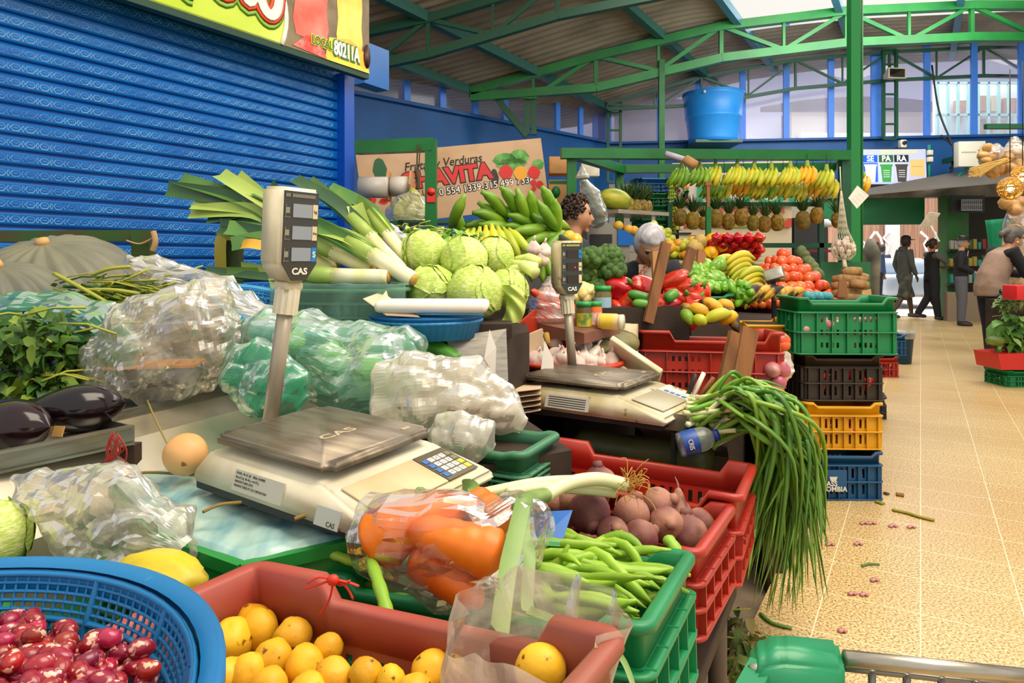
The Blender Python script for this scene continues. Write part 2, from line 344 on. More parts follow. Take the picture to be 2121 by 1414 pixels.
# roof: arched corrugated sheet running along the hall, open over the near stall, with a translucent strip
PR = [(-9, 2.6), (-3, 3.0), (-1.73, 3.10), (-.76, 3.2), (.66, 3.57), (2.1, 4.02), (3.35, 4.32), (4.75, 4.52), (6.13, 4.667), (9.4, 4.82), (12.5, 4.70), (16, 4.2), (20, 3.2)]
def RP(u, d, off=0.0): return V((u + (d - 12.5) * .598, d, EYE + interp(PR, u) + off))
def roofpart(u0, u1, d0, d1, per=.2, nu=26):
    m = MB(); nd = max(2, int((d1 - d0) / per * 6)); 
    m.grid(lambda a, b: RP(lerp(u0, u1, a), lerp(d0, d1, b), .05 + .022 * math.sin(2 * PI * lerp(d0, d1, b) / per)), nu, nd); return m
RM = mat('roof_sheet', '#8d8676', .6, '#6f6a5c', 1.2)
rf = roofpart(-3.2, 4.0, 5.5, 16.3); r2 = roofpart(4.0, 18, 13.15, 16.3, .2, 24); rf.add(r2.v, r2.f)
r3 = roofpart(9.6, 18, 5.5, 13.15, .2, 14); rf.add(r3.v, r3.f); r4 = roofpart(-9, -3.2, 5.5, 10.2, .2, 8); rf.add(r4.v, r4.f); struct('roof', rf, RM, 'arched corrugated roof sheet on green trusses')
sk = MB(); sk.grid(lambda a, b: RP(lerp(4.0, 9.6, a), lerp(5.5, 13.1, b), .06), 16, 8)
def sky_mat():
    m = bpy.data.materials.new('translucent_sheet'); m.use_nodes = True; nt = m.node_tree; N = nt.nodes; L = nt.links; N.remove(N['Principled BSDF'])
    t = N.new('ShaderNodeBsdfTransparent'); t.inputs[0].default_value = (1, .99, .96, 1); d = N.new('ShaderNodeBsdfTranslucent'); d.inputs[0].default_value = (1, .99, .96, 1); x = N.new('ShaderNodeMixShader'); x.inputs[0].default_value = .35
    L.new(t.outputs[0], x.inputs[1]); L.new(d.outputs[0], x.inputs[2]); L.new(x.outputs[0], N['Material Output'].inputs[0]); return m
struct('ceiling', sk, sky_mat(), 'bright translucent roof sheet')
def purlin(u, d0, d1, w=.12, m=None):
    k = MB(); k.bar(RP(u, d0, -.02), RP(u, d1, -.02), w, w * 1.3); return k
for i, (u, d0, d1, c) in enumerate([(-.8, 7.5, 12.5, 0), (.45, 7.5, 15.8, 0), (2.75, 8, 15.8, 0), (4.15, 8.5, 15.8, 1), (6.0, 9, 15.8, 1), (8.2, 9, 15.8, 1)]):
    solo('purlin', purlin(u, d0, d1), [mat('purlin_blue_green', '#1f5a50', .5), mat('purlin_blue', '#2f6f86', .5)][c],
         ['dark green purlin at the roof edge over the blue side wall', 'dark green purlin crossing the first truss at its left end', 'dark green purlin running over the middle of the brown roof', 'blue green purlin along the edge of the bright skylight', 'thin purlin inside the bright skylight left of the tall post', 'thin purlin inside the bright skylight right of the tall post'][i], 'roof beam')
def truss(label, d, u0, u1, du, depth, cr, wr, m, skew=0.0):
    dx = (d - 12.5) * .598
    e = thing('roof_truss', label, 'truss', loc=(dx + u0, d, EYE + 3))
    def P(u, low): 
        h = interp(PR, u) - .06 - (depth * min(1, max(.18, (u - u0) / 2.2 + .18)) if low else 0); return V((u + dx, d - skew * u, EYE + h))
    n = int(round((u1 - u0) / du)); us = [u0 + i * (u1 - u0) / n for i in range(n + 1)]
    a = MB(); b = MB(); w = MB()
    for k in range(n):
        a.bar(P(us[k], 0), P(us[k + 1], 0), cr, cr); b.bar(P(us[k], 1), P(us[k + 1], 1), cr, cr)
        w.bar(P(us[k], 0), P(us[k], 1), wr)
        mid = (us[k] + us[k + 1]) / 2
        w.bar(P(us[k], 0), P(mid, 1), wr); w.bar(P(mid, 1), P(us[k + 1], 0), wr); w.bar(P(mid, 0), P(mid, 1), wr * .7)
    obj('top_chord', a, m, e, world=True); obj('bottom_chord', b, m, e, world=True); obj('web', w, m, e, world=True); return e
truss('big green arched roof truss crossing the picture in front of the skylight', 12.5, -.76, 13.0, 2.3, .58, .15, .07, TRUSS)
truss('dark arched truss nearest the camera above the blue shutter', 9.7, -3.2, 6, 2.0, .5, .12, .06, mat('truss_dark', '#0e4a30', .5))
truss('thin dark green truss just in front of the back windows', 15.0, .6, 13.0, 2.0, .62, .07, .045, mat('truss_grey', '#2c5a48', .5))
def lattice(label, x, d, z0, z1, w=.28):
    c = W(x, 300, d); e = thing('lattice_post', label, 'post', loc=(c.x, d, z0)); a = MB(); b = MB()
    for sx in (-1, 1): a.bar((c.x + sx * w / 2, d, z0), (c.x + sx * w / 2, d, z1), .06)
    obj('post', a, DKGREEN, e, world=True); n = 6
    for i in range(n + 1): b = MB(); b.bar((c.x - w / 2, d, lerp(z0, z1, i / n)), (c.x + w / 2, d, lerp(z0, z1, i / n)), .04); obj('rung', b, DKGREEN, e, world=True)
lattice('lattice steel post in the corner left of the blue tank', 1272, 15.2, 3.0, 5.3)
lattice('lattice steel post under the beige loudspeaker', 1843, 14.9, 3.9, 5.85)
# bracket and post where the big truss meets the side wall
k = MB(); c = W(1092, 205, 12.6); k.bar(c, c + V((0, 0, -.66)), .1); k.bar(c + V((.12, 0, .0)), c + V((.12, 0, -.66)), .1); k.bar(c + V((-.55, 0, -.02)), c + V((.0, 0, -.68)), .12)
solo('truss_bracket', k, DKGREEN, 'green strut bracket under the left end of the big truss', 'bracket', world=True)
k = MB(); k.bar(W(1370, 125, 12.45), W(1370, 125, 12.45) + V((0, 0, -4.9)), .1); solo('steel_post', k, GREEN, 'slim green post under the big truss left of the water tank', 'post', world=True)
k = MB(); p = W(1768, 300, 6.6); k.bar((p.x, p.y, 0), (p.x, p.y, 4.6), .09, .09); pt = solo('stall_pillar', k, mat('pillar_bright', '#11803a', .4), 'tall bright green pillar at the right end of the banana stall', 'pillar', world=True)
k = MB(); k.tube([(p.x + .08, p.y, .05), (p.x + .08, p.y, 4.6)], .012, 6); solo('conduit', k, GREEN, 'thin green pipe running up beside the tall green pillar', 'pipe', world=True)

# outside, seen through the glazing and the street door
def outb(name, label, cat, xa, ya, xb, yb, d, th, m): 
    a = W(xa, yb, d); b = W(xb, ya, d); k = MB(); k.box(((a.x + b.x) / 2, d + th / 2, b.z / 2), (b.x - a.x, th, b.z)); return solo(name, k, m, label, cat, world=True)
k = MB(); a = W(1150, 560, 24)
gab = [(1130, 330), (1130, 185), (1400, 175), (1560, 165), (1640, 135), (1760, 165), (1790, 160), (1870, 128), (1960, 98), (2085, 135), (2190, 120), (2300, 90), (2300, 330)]
k.add([W(x, y, dd) for dd in (27, 29) for x, y in gab], [tuple(range(13)), tuple(range(25, 12, -1))] + [(i, (i + 1) % 13, (i + 1) % 13 + 13, i + 13) for i in range(13)], 0, False)
solo('neighbour_building', k, mat('pale_lavender_wall', '#cfd1ea', .8), 'pale lavender building with gabled top seen through the back glazing', 'building', world=True)
k = MB(); crv = [(1575, 215), (1700, 206), (1830, 200), (1960, 206), (2000, 222)]
k.grid(lambda u, v: W(lerp(1575, 2000, u), lerp(200 + 22 * (2 * u - 1) ** 2, 232, v), 25 - .8 * (1 - v)), 16, 2)
e = solo('neighbour_roof', k, mat('brown_roof', '#5c4a46', .8), 'brown curved roof seen outside through the back windows', 'roof', world=True)
outb('neighbour_shed', 'beige shed under the brown roof seen through the windows', 'building', 1640, 228, 1950, 275, 25.4, 1, mat('shed_beige', '#a89e88', .8))
outb('dark_hut', 'dark brick hut seen through the glass behind the water tank', 'building', 1290, 205, 1470, 300, 24.6, 2, mat('hut_brown', '#4e4240', .9))
outb('outside_base', 'bright strip of wall at the foot of the outside shed', 'wall', 1660, 275, 1940, 310, 25, .3, mat('white_wall', '#f4f2ee', .8))
e = thing('window_grid', 'mint framed window grid with boxes behind it outside at upper right', 'window', loc=W(1950, 290, 18.5))
k = MB(); k2 = MB(); k3 = MB()
for i in range(9): x = 1942 + i * 21; k.bar(W(x, 170, 18.5), W(x, 292, 18.5), .06)
for y in (172, 238, 292): k.bar(W(1938, y, 18.5), W(2112, y, 18.5), .06)
k2.box((W(2025, 230, 18.8).x, 18.9, W(0, 232, 18.8).z), (2.3, .1, 1.6)); obj('frame', k, mat('mint_frame', '#8fc7b4', .5), e, world=True); obj('back_panel', k2, mat('pale_panel', '#dfe6e2', .6), e, world=True)
for i, (x, y, w) in enumerate([(1990, 225, 26), (2035, 215, 20), (2060, 215, 20), (2090, 220, 26), (2030, 262, 30), (2070, 262, 30)]):
    q = MB(); a = W(x, y, 18.7); q.box(a, (w * 18.7 / F, .12, .42)); solo('storage_box', q, [CARD, mat('tan_box', '#b58a5c', .8), mat('cream_box', '#d8c8a0', .8)][i % 3], ['brown box behind mint window bars, leftmost', 'tan box in the upper row behind the mint window bars', 'cream box in the upper row behind the mint window bars', 'brown box at the far right behind the mint window bars', 'tan box low behind the mint window bars on the left', 'cream box low behind the mint window bars on the right'][i], 'box', world=True)
# street beyond the door
k = MB(); k.prism([(4, 15.6), (24, 14), (34, 34), (4, 34)], -.03, .01); struct('street', k, mat('street_bright', '#e9e2da', .9), 'sunlit street outside the entrance')
outb('street_wall', 'brown corrugated wall with graffiti across the street', 'wall', 1500, 300, 2350, 575, 24, .3, mat('corrugated_brown', '#b58a70', .8, '#8f6a55', 3, stretch=(12, 1, .4)))
k = MB(); a = W(1850, 520, 23.8); k.box((a.x, 23.85, a.z), (.5, .06, 3.0)); solo('street_pole', k, mat('pale_grey', '#d9d6d4', .7), 'pale pole in front of the brown wall outside the entrance', 'pole', world=True)
e = thing('graffiti', 'white graffiti scrawl on the brown wall across the street', 'graffiti', loc=W(1800, 520, 23.9)); k = MB(); R0 = random.Random(3)
for i in range(9):
    x = 1770 + i * 17 + (60 if i > 4 else 0); pts = [W(x + R0.uniform(-9, 9), lerp(480, 530, j / 4), 23.8) for j in range(5)]; k = MB(); k.tube(pts, .05, 4); obj('scrawl', k, mat('graffiti_white', '#f3efee', .8), e, world=True)
e = thing('parked_car', 'pale car parked outside the street entrance', 'car', loc=W(1845, 590, 19)); c = W(1850, 575, 19); k = MB()
k.box((c.x, 19.4, .62), (1.9, 3.6, .55), bev=.15); k.box((c.x, 19.5, 1.08), (1.6, 1.9, .5), bev=.2); obj('body', k, mat('car_pale', '#c9d6e2', .3), e, world=True)
for sx in (-.95, .95):
    for y in (18.3, 20.5): k = MB(); k.lathe([(.0, -.1), (.31, -.1), (.31, .1), (0, .1)], 14, T(c.x + sx * .9, y, .31) @ Ry(PI / 2)); obj('wheel', k, BLACK, e, world=True)

# ---------------------------------------------------------------- roller shutter and the shop sign
SD = V((.6167, 1, 0)).normalized(); SP = lambda d: V((-2.475 + .6167 * (d - 3.3), d, 0)); SN = V((SD.y, -SD.x, 0))   # shutter plane: direction, point at depth d, outward normal
def shutter():
    e = thing('roller_shutter', 'closed glossy blue roller shutter with embossed hexagon slats', 'shutter', loc=SP(4.2))
    a, b = SP(1.2), SP(5.16); L = (b - a).length; pit = .0745; z0, z1 = .55, 2.74; n = int((z1 - z0) / pit)
    m = MB(); prof = [(-.014, 0), (-.014, .006), (.007, .007), (.012, .015), (.0132, .058), (.008, .067), (-.014, .068)]
    vs = []; fs = []
    for i in range(n):
        for (o, h) in prof:
            for p in (a, b): vs.append(p + SN * o + V((0, 0, z0 + i * pit + h)))
    k = len(vs) // 2
    for i in range(k - 1): fs.append((2 * i, 2 * i + 1, 2 * i + 3, 2 * i + 2))
    m.add(vs, fs, 0, False)
    obj('slats', m, BLUE, e, world=True)
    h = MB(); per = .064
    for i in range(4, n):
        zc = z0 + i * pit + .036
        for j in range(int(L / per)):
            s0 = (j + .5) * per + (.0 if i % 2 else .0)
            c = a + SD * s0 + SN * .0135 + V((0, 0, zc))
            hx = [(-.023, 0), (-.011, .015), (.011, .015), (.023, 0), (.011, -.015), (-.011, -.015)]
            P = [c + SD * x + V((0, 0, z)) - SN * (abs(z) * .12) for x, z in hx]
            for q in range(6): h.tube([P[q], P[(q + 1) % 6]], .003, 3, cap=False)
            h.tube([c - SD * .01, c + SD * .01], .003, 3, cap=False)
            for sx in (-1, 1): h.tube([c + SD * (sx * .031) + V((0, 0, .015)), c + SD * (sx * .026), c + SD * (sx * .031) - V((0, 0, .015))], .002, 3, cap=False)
    obj('embossing', h, mat('emboss_blue', '#6fb4ec', .25, '#2a7ad0', 7, coat=.4), e, world=True)  # lighter blue puts worn edges and their glossy highlight into the colour
    g = MB(); q = SP(5.2); g.bar(q + SN * .02 + V((0, 0, 0)), q + SN * .02 + V((0, 0, 2.62)), .14, .1, up=SD); obj('guide_rail', g, mat('frame_blue', '#0a4fb8', .35), e, world=True)
    g = MB(); g.quad(SP(1.0) - SN * .03 + V((0, 0, 0)), SP(5.34) - SN * .03, SP(5.34) - SN * .03 + V((0, 0, 3.6)), SP(1.0) - SN * .03 + V((0, 0, 3.6)), .1); struct('wall_shop', g, BLUEW, 'shop wall carrying the roller shutter')
    g = MB(); g.bar(SP(.9) + SN * .0 + V((0, 0, 2.72)), SP(5.2) + V((0, 0, 2.72)), .05, .1); obj('shutter_box', g, mat('dark_gap', '#06203a', .6), e, world=True)
    g = MB(); q = W(768, 140, 5.75); g.box((0, 0, 0), (.14, .3, .34), T(q.x, q.y, q.z) @ Rz(-TH)); solo('duct_box', g, BLUE, 'blue metal box at the end of the shop sign', 'box', world=True)
shutter()
def sign():
    q = SP(5.1) + SN * .06; mx = frame((q.x, q.y, 0), SD, (0, 0, 1))     # local x along wall, y up, z outward
    # find the distance so that the lower right corner is at photo (764,153)
    zb = EYE + (HY - 153) / F * 5.1; mx.translation = V((W(764, 0, 5.1).x, 5.1, zb)); e = thing('shop_sign', 'bright lime green fruit shop sign with big script letters and juice glasses', 'sign', mx)
    mx2 = mx; k = MB(); k.box((-2.2, .5, -.05), (4.4, 1.0, .1)); obj('panel', k, mat('sign_lime', '#b9d51e', .35, '#d8e85a', 1.2, coat=.3), e)
    k = MB(); k.bar((-4.4, -.015, -.03), (0, -.015, -.03), .06, .05, up=(0, 1, 0)); obj('lower_edge', k, mat('sign_edge', '#0a3a24', .5), e)
    # photo side: brown wood background with wavy cream edge
    k = MB(); pl = [(-.80 + .035 * math.sin(y * 9), y) for y in [i / 16 for i in range(17)]]; k.prism([(-.0, 0)] + pl + [(-.0, 1)], 0, .003); obj('photo_area', k, mat('sign_brown', '#8d7a58', .5, '#6e5c40', 5), e)
    k = MB(); k.tube([(x, y, .004) for x, y in pl], .02, 5, flat=.2, up=(0, 0, 1)); obj('wavy_border', k, mat('sign_cream', '#f5f1e2', .4), e)
    def flat(pts, name, m, z0=.004, z1=.006): q_ = MB(); q_.prism(pts, z0, z1); return obj(name, q_, m, e)
    gl = lambda cx, w, y0, y1: [(cx - w * .42, y0), (cx + w * .42, y0), (cx + w * .52, y0 + .1), (cx + w * .46, y0 + .22), (cx + w * .5, y0 + .34), (cx + w * .4, y1), (cx - w * .4, y1), (cx - w * .5, y0 + .34), (cx - w * .46, y0 + .22), (cx - w * .52, y0 + .1)]
    flat(gl(-.56, .30, .10, .95), 'red_glass', mat('sign_red', '#e2553c', .35, '#f08a76', 4)); flat(gl(-.2, .25, .1, .95), 'yellow_glass', mat('sign_yellow', '#f6c21a', .35, '#fbe25e', 4))
    flat([(-.72, .02), (-.6, .12), (-.48, .1), (-.42, .0)], 'strawberries', mat('sign_berry', '#d93a2c', .4, '#f0a090', 12), .006, .008)
    flat([(-.44, .0), (-.4, .16), (-.2, .2), (-.05, .14), (0, .0)], 'mango_pieces', mat('sign_mango', '#f4b70e', .4, '#fbe040', 9), .006, .008)
    bp = MB(); bp.lathe([(0, 0), (.06, .004), (0, .006)], 14, T(-.03, .12, .008) @ S(.6, 1.5, 1)); obj('seed', bp, mat('sign_seed', '#5a3326', .4), e)
    # swash lettering: three layered strokes (green shadow, red outline, white body)
    st = [[(-1.47, .32), (-1.47, .15), (-1.43, .13)], [(-1.35, .6), (-1.32, .3), (-1.24, .19), (-1.17, .26), (-1.15, .6)], [(-1.14, .6), (-1.12, .30), (-1.06, .19), (-1.01, .3), (-1.0, .6)], [(-1.0, .45), (-.97, .22), (-.905, .155), (-.85, .21), (-.84, .34), (-.885, .38), (-.87, .33), (-.79, .34)]]
    def strokes(name, w, z, m, dy=0):
        q_ = MB()
        for s_ in st:
            P = [V((x, y + dy, z)) for x, y in s_]; PP = []
            for i in range(len(P) - 1):
                p0 = P[max(i - 1, 0)]; p1 = P[i]; p2 = P[i + 1]; p3 = P[min(i + 2, len(P) - 1)]
                for t in (0, .25, .5, .75): PP.append(.5 * ((2 * p1) + (p2 - p0) * t + (2 * p0 - 5 * p1 + 4 * p2 - p3) * t * t + (3 * p1 - p0 - 3 * p2 + p3) * t ** 3))
            PP.append(P[-1]); q_.tube(PP, w, 8, flat=.06, up=(0, 0, 1))
        obj(name, q_, m, e)
    strokes('letter_shadow', .062, .006, mat('sign_shadow', '#8fc94a', .4), -.025); strokes('letter_outline', .058, .014, mat('sign_outline', '#ee4e26', .4)); strokes('lettering', .036, .022, mat('sign_white', '#f4efe0', .4))
    gm = mat('sign_dkgreen', '#2f7a34', .4); ym = mat('sign_text_yellow', '#f2e23a', .4); wm = mat('sign_text_white', '#fbfaf2', .4)
    text('lettering', 'LOCAL', .085, ym, e, T(-.471, .10, .012), .003, .7, .007); text('lettering', 'LOCAL', .085, gm, e, T(-.471, .10, .016), .003, .7, .001)
    text('lettering', '80211A', .14, gm, e, T(-.24, .095, .010), .003, .56, .016); text('lettering', '80211A', .14, wm, e, T(-.24, .095, .016), .003, .56, .004)
sign()
# ---------------------------------------------------------------- vegetable meshes and crates
def onplane(mx, x, y, zl):                              # where the sight line of photo point (x,y) meets the plane local z=zl
    d = W(x, y, 1) - V((0, 0, EYE)); o = V((0, 0, EYE)); n = (mx.to_3x3() @ V((0, 0, 1))); p = mx @ V((0, 0, zl))
    t = n.dot(p - o) / n.dot(d); return o + d * t
def nz(v, s=1.0, o=0.0): return NZ.noise(V(v) * s + V((o, o * 1.7, -o)))
def rotm(w, t, k=1.0):
    w = V(w); a = w.length; m = M.Rotation(a, 4, w.normalized()) if a > 1e-6 else M(); m.translation = V(t); return m
def crate(name, label, mx, w, d, h, m, dip=.03, h0=.2, h1=.13, slots=True, group=None, cat='crate', rows=2, handle=True):
    e = thing(name, label, cat, mx @ T(0, 0, -h), group); r = .03; zb = h - dip - .045
    def zt(x):
        a = -w / 2 + h0 * w; b = w / 2 - h1 * w; s = .022
        return h if x <= a or x >= b else (h - dip if a + s <= x <= b - s else (h - dip * (x - a) / s if x < a + s else h - dip * (b - x) / s))
    path = []; cs = [(w / 2 - r, d / 2 - r, 0), (-w / 2 + r, d / 2 - r, 90), (-w / 2 + r, -d / 2 + r, 180), (w / 2 - r, -d / 2 + r, 270)]
    xb = [w / 2 - h1 * w, w / 2 - h1 * w - .022, -w / 2 + h0 * w + .022, -w / 2 + h0 * w]
    for i, (x, y, a) in enumerate(cs):
        for k in range(6):
            t = math.radians(a + 90 * k / 5); n = V((math.cos(t), math.sin(t), 0)); path.append((V((x + r * n.x, y + r * n.y, 0)), n, h))
        if i in (0, 2):
            yy, n = (d / 2, V((0, 1, 0))) if i == 0 else (-d / 2, V((0, -1, 0)))
            for x in (xb if i == 0 else xb[::-1]): path.append((V((x, yy, 0)), n, zt(x)))
    def sweep(mb, prof):
        k = len(path); q = len(prof(h)); vs = []; fs = []
        for p, n, z in path:
            for o, zz in prof(z): vs.append(p + n * o + V((0, 0, zz)))
        for i in range(k):
            for j in range(q): fs.append((i * q + j, ((i + 1) % k) * q + j, ((i + 1) % k) * q + (j + 1) % q, i * q + (j + 1) % q))
        mb.add(vs, fs, 0, True)
    rim = MB(); sweep(rim, lambda z: [(-.024, zb), (-.024, z - .005), (-.017, z), (-.004, z), (0, z - .004), (0, z - .014), (-.016, z - .016), (-.018, zb)])
    obj('rim', rim, m, e)
    b = MB(); o2 = -.018
    for z in (.004, zb * .52, zb - .004): sweep(b, lambda _: [(-.018, z - .004), (-.018, z + .004), (0, z + .003), (0, z - .003)])
    b.box((0, 0, .006), (w - .04, d - .04, .006))
    def wall(L, mx2, n, hole=False):
        us = [-L / 2]; solid = []
        sw, gp = .012, .0145; k = max(1, int(L * .72 / (sw + gp))); holes = []
        ng = 2 if L > .35 else 1; per = L * .8 / ng
        for g in range(ng):
            c0 = (g - (ng - 1) / 2) * per; kk = int(per * .8 / (sw + gp))
            for i in range(kk): u = c0 + (i - (kk - 1) / 2) * (sw + gp); holes.append((u - sw / 2, u + sw / 2))
        zr = []
        for q in range(rows): z0 = zb * (.1 + .9 * q / rows + .06); z1 = zb * (.1 + .9 * (q + 1) / rows - .12); zr.append((z0, z1))
        zc = 0
        for q, (z0, z1) in enumerate(zr):
            b.box((0, 0, (zc + z0) / 2), (L, .005, z0 - zc), mx2); c = -L / 2
            hs = holes if slots else []
            if hole and q == rows - 1: hs = [(-L * .16, L * .16)] 
            for a0, a1 in hs: b.box(((c + a0) / 2, 0, (z0 + z1) / 2), (a0 - c, .005, z1 - z0), mx2); c = a1
            b.box(((c + L / 2) / 2, 0, (z0 + z1) / 2), (L / 2 - c, .005, z1 - z0), mx2); zc = z1
        b.box((0, 0, (zc + zb + .003) / 2), (L, .005, zb + .003 - zc), mx2)
        for i in range(n + 1): u = -L / 2 + .012 + (L - .024) * i / n; b.box((u, -.010, zb / 2), (.005, .016, zb), mx2)
    wall(w - .04, T(0, -d / 2 + .02, 0), 6); wall(w - .04, T(0, d / 2 - .02, 0) @ Rz(PI), 6)
    wall(d - .04, T(w / 2 - .02, 0, 0) @ Rz(PI / 2), 4, handle); wall(d - .04, T(-w / 2 + .02, 0, 0) @ Rz(-PI / 2), 4, handle)
    obj('body', b, m, e); return e
def pod_mesh(L=.2, r=.0085, bend=.02, bumps=6, seed=0, m=None, n=6, k=12, name='green_bean', flat=.75):
    R = random.Random(seed); q = MB(); pts = []; rs = []; ph = R.uniform(0, 6); b2 = R.uniform(-.4, .4)
    for i in range(k + 1):
        t = i / k; pts.append((L * (t - .5), bend * (4 * (t - .5) ** 2 - .5) + b2 * bend * math.sin(t * 6), bend * .3 * math.sin(t * 5 + ph)))
        rs.append(r * (min(1, .25 + 4 * t) * min(1, .15 + 4.5 * (1 - t))) * (1 + .10 * math.sin(t * bumps * 2 * PI + ph)))
    q.tube(pts, rs, n, flat=flat); return q
def lump(r=(1, 1, 1), amp=.08, fr=1.6, seed=0, nu=16, nv=10, dents=0):
    R = random.Random(seed); ds = [(V((R.uniform(-1, 1), R.uniform(-1, 1), R.uniform(-1, 1))).normalized(), R.uniform(.12, .2)) for _ in range(dents)]
    def fn(d):
        k = 1 + amp * nz(d, fr, seed * 3.1)
        for p, s in ds:
            a = (d - p).length
            if a < s * 1.5: k -= .06 * max(0, 1 - a / (s * 1.5))
        return k
    q = MB(); q.blob(r, fn, nu, nv); return q
def heap(protos, spots, rnd, label, group, smin=.9, smax=1.1, flat=None):       # protos: finished single-mesh things; first spots use them, the rest are copies
    out = []
    for i, p in enumerate(spots):
        a = rnd.uniform(0, 2 * PI); R = Rz(a) @ Rx(rnd.uniform(-PI, PI) if flat is None else rnd.uniform(-flat, flat)) @ Ry(rnd.uniform(-.3, .3) if flat is None else rnd.uniform(-flat, flat))
        m = T(*p) @ R @ S(rnd.uniform(smin, smax)); pr = protos[i % len(protos)]
        if i < len(protos): pr.matrix_basis = m; o = pr
        else: o = pr.copy(); COL.objects.link(o); o.matrix_basis = m
        o['label'] = label(i) if callable(label) else label; o['group'] = group; out.append(o)
    return out
def lab(o, s): o['label'] = s; return o

# ---------------------------------------------------------------- the four front crates
RED1 = mat('crate_dusty_red', '#a8473a', .5, '#9a5a48', 4, bump=.05); REDC = mat('crate_red', '#ac2a1a', .4, '#9c2c1e', 3); GRC = mat('crate_green', '#1b8a52', .42, '#15784a', 3); GRD = mat('crate_dark_green', '#136338', .45)
MXP = rotm((-.035, -.098, -.545), (-.22, .673, .797)); MXB = rotm((-.118, -.024, -.42), (.002, 1.17, .682)); MXE = rotm((-.012, -.010, -.52), (.222, 1.50, .655)); MXF = rotm((-.09, .046, -.412), (.30, 1.83, .663))
crate('potato_crate', 'dusty red plastic crate of yellow potatoes at the bottom of the picture', MXP, .572, .378, .176, RED1, .031, .25, .15)
crate('bean_crate', 'green plastic crate full of long green beans', MXB, .56, .37, .2, GRC, .02, .12, .12)
crate('beet_crate', 'red plastic crate holding the beetroots', MXE, .47, .31, .17, REDC, .018, .16, .12)
crate('red_crate', 'empty red plastic crate just behind the beetroot crate', MXF, .65, .43, .2, REDC, .035, .25, .12)
# table under the crates
e = thing('crate_table', 'low wooden table on round posts under the front crates', 'table', loc=(.15, 1.4, -.09)); k = MB(); tq = T(.10, 1.42, .40) @ Rz(-.47)
k.box((-.04, 0.02, -.06), (.62, 1.05, .04), tq, bev=.005); obj('table_top', k, DARKWOOD, e, world=True)
for x, y in ((1462, 1.52), (1502, 1.72)):
    p = W(x, 1300, y); k = MB(); k.tube([(p.x - .02, p.y, -.09), (p.x - .02, p.y, .335)], .024, 10); obj('leg', k, mat('post_grey_brown', '#6d5a44', .8, '#4e4234', 9, stretch=(1, 1, .2)), e, world=True)
for lx, ly in ((-.3, -.45), (-.3, .45)):
    p = tq @ V((lx, ly, -.08)); k = MB(); k.tube([(p.x, p.y, -.09), (p.x, p.y, p.z)], .024, 10); obj('leg', k, DARKWOOD, e, world=True)
# support under the potato crate and colander
k = MB(); k.box((0, 0, .255), (.58, .40, .03), T(-.22, .673, .115) @ Rz(-.545)); e = thing('front_bench', 'wooden bench carrying the potato crate and the bean colander', 'bench', loc=(-.34, .72, -.09)); k2 = k
k.v = [tuple(V(v) + V((0, 0, .225))) for v in k.v]; obj('bench_top', k, DARKWOOD, e, world=True)
for sx, sy in ((-.25, -.16), (.25, -.16), (-.25, .16), (.25, .16)):
    p = T(-.22, .673, 0) @ Rz(-.545) @ V((sx, sy, 0)); k = MB(); k.bar((p.x, p.y, -.09), (p.x, p.y, .58), .05); obj('leg', k, DARKWOOD, e, world=True)

# potatoes
PM = mat('potato_yellow', '#f2bb2c', .45, '#dda01c', 14, spec=.35, col3='#7a4a12', ns3=75, lo3=.66, hi3=.72, bump=.12, bs=60, var=.1, sss=.05)
def proto(fn, mats, names, cat, n): return [solo(names, fn(i), mats, 'x', cat) for i in range(n)]
pp = proto(lambda i: lump((.0245, .026, .0235), .13, 1.3, i + 1, 18, 12, 3), PM, 'potato', 'potato', 5)
PSP = [(478, 1327, 45), (525, 1288, 36), (538, 1302, 40), (577, 1257, 43), (607, 1317, 37), (566, 1366, 41), (632, 1378, 40), (680, 1343, 30), (692, 1402, 38), (473, 1398, 36), (515, 1392, 38), (758, 1400, 36), (810, 1410, 30), (903, 1345, 44), (893, 1390, 42), (950, 1388, 36), (555, 1425, 40), (640, 1432, 38), (860, 1432, 36), (430, 1420, 30)]
PLB = ['highest yellow potato, leaning on the back wall of the dusty red crate', 'large yellow potato near the left end of the red crate', 'spotted potato beside the handle hole of the dusty red crate', 'small round potato alone against the slots of the red crate', 'big potato beside the clear bag in the red crate']
for i, (x, y, r) in enumerate(PSP):
    p = onplane(MXP, x, y, -.066 - .00006 * (y - 1257)); s = r / F * p.y / .0245
    pr = pp[i % 5]; m = T(*p) @ Rz(i * 1.3) @ Rx(i * .7) @ S(s)
    if i < 5: pr.matrix_basis = m; o = pr
    else: o = pr.copy(); COL.objects.link(o); o.matrix_basis = m
    o['group'] = 'yellow potatoes in the dusty red crate'
    o['label'] = {3: PLB[0], 0: PLB[1], 2: PLB[2], 7: PLB[3], 13: PLB[4], 5: 'yellow potato with black eyes in the middle of the left group', 4: 'yellow potato touching the lowest left slots of the red crate'}.get(i, 'yellow potato low in the heap inside the dusty red crate')
R = random.Random(5)
for i in range(34):
    q = MXP @ V((R.uniform(-.235, .22), R.uniform(-.145, .145), -.142 + R.uniform(0, .03))); o = pp[i % 5].copy(); COL.objects.link(o); o.matrix_basis = T(*q) @ Rz(i) @ S(R.uniform(.95, 1.2)); o['label'] = 'yellow potato low in the heap inside the dusty red crate'; o['group'] = 'yellow potatoes in the dusty red crate'

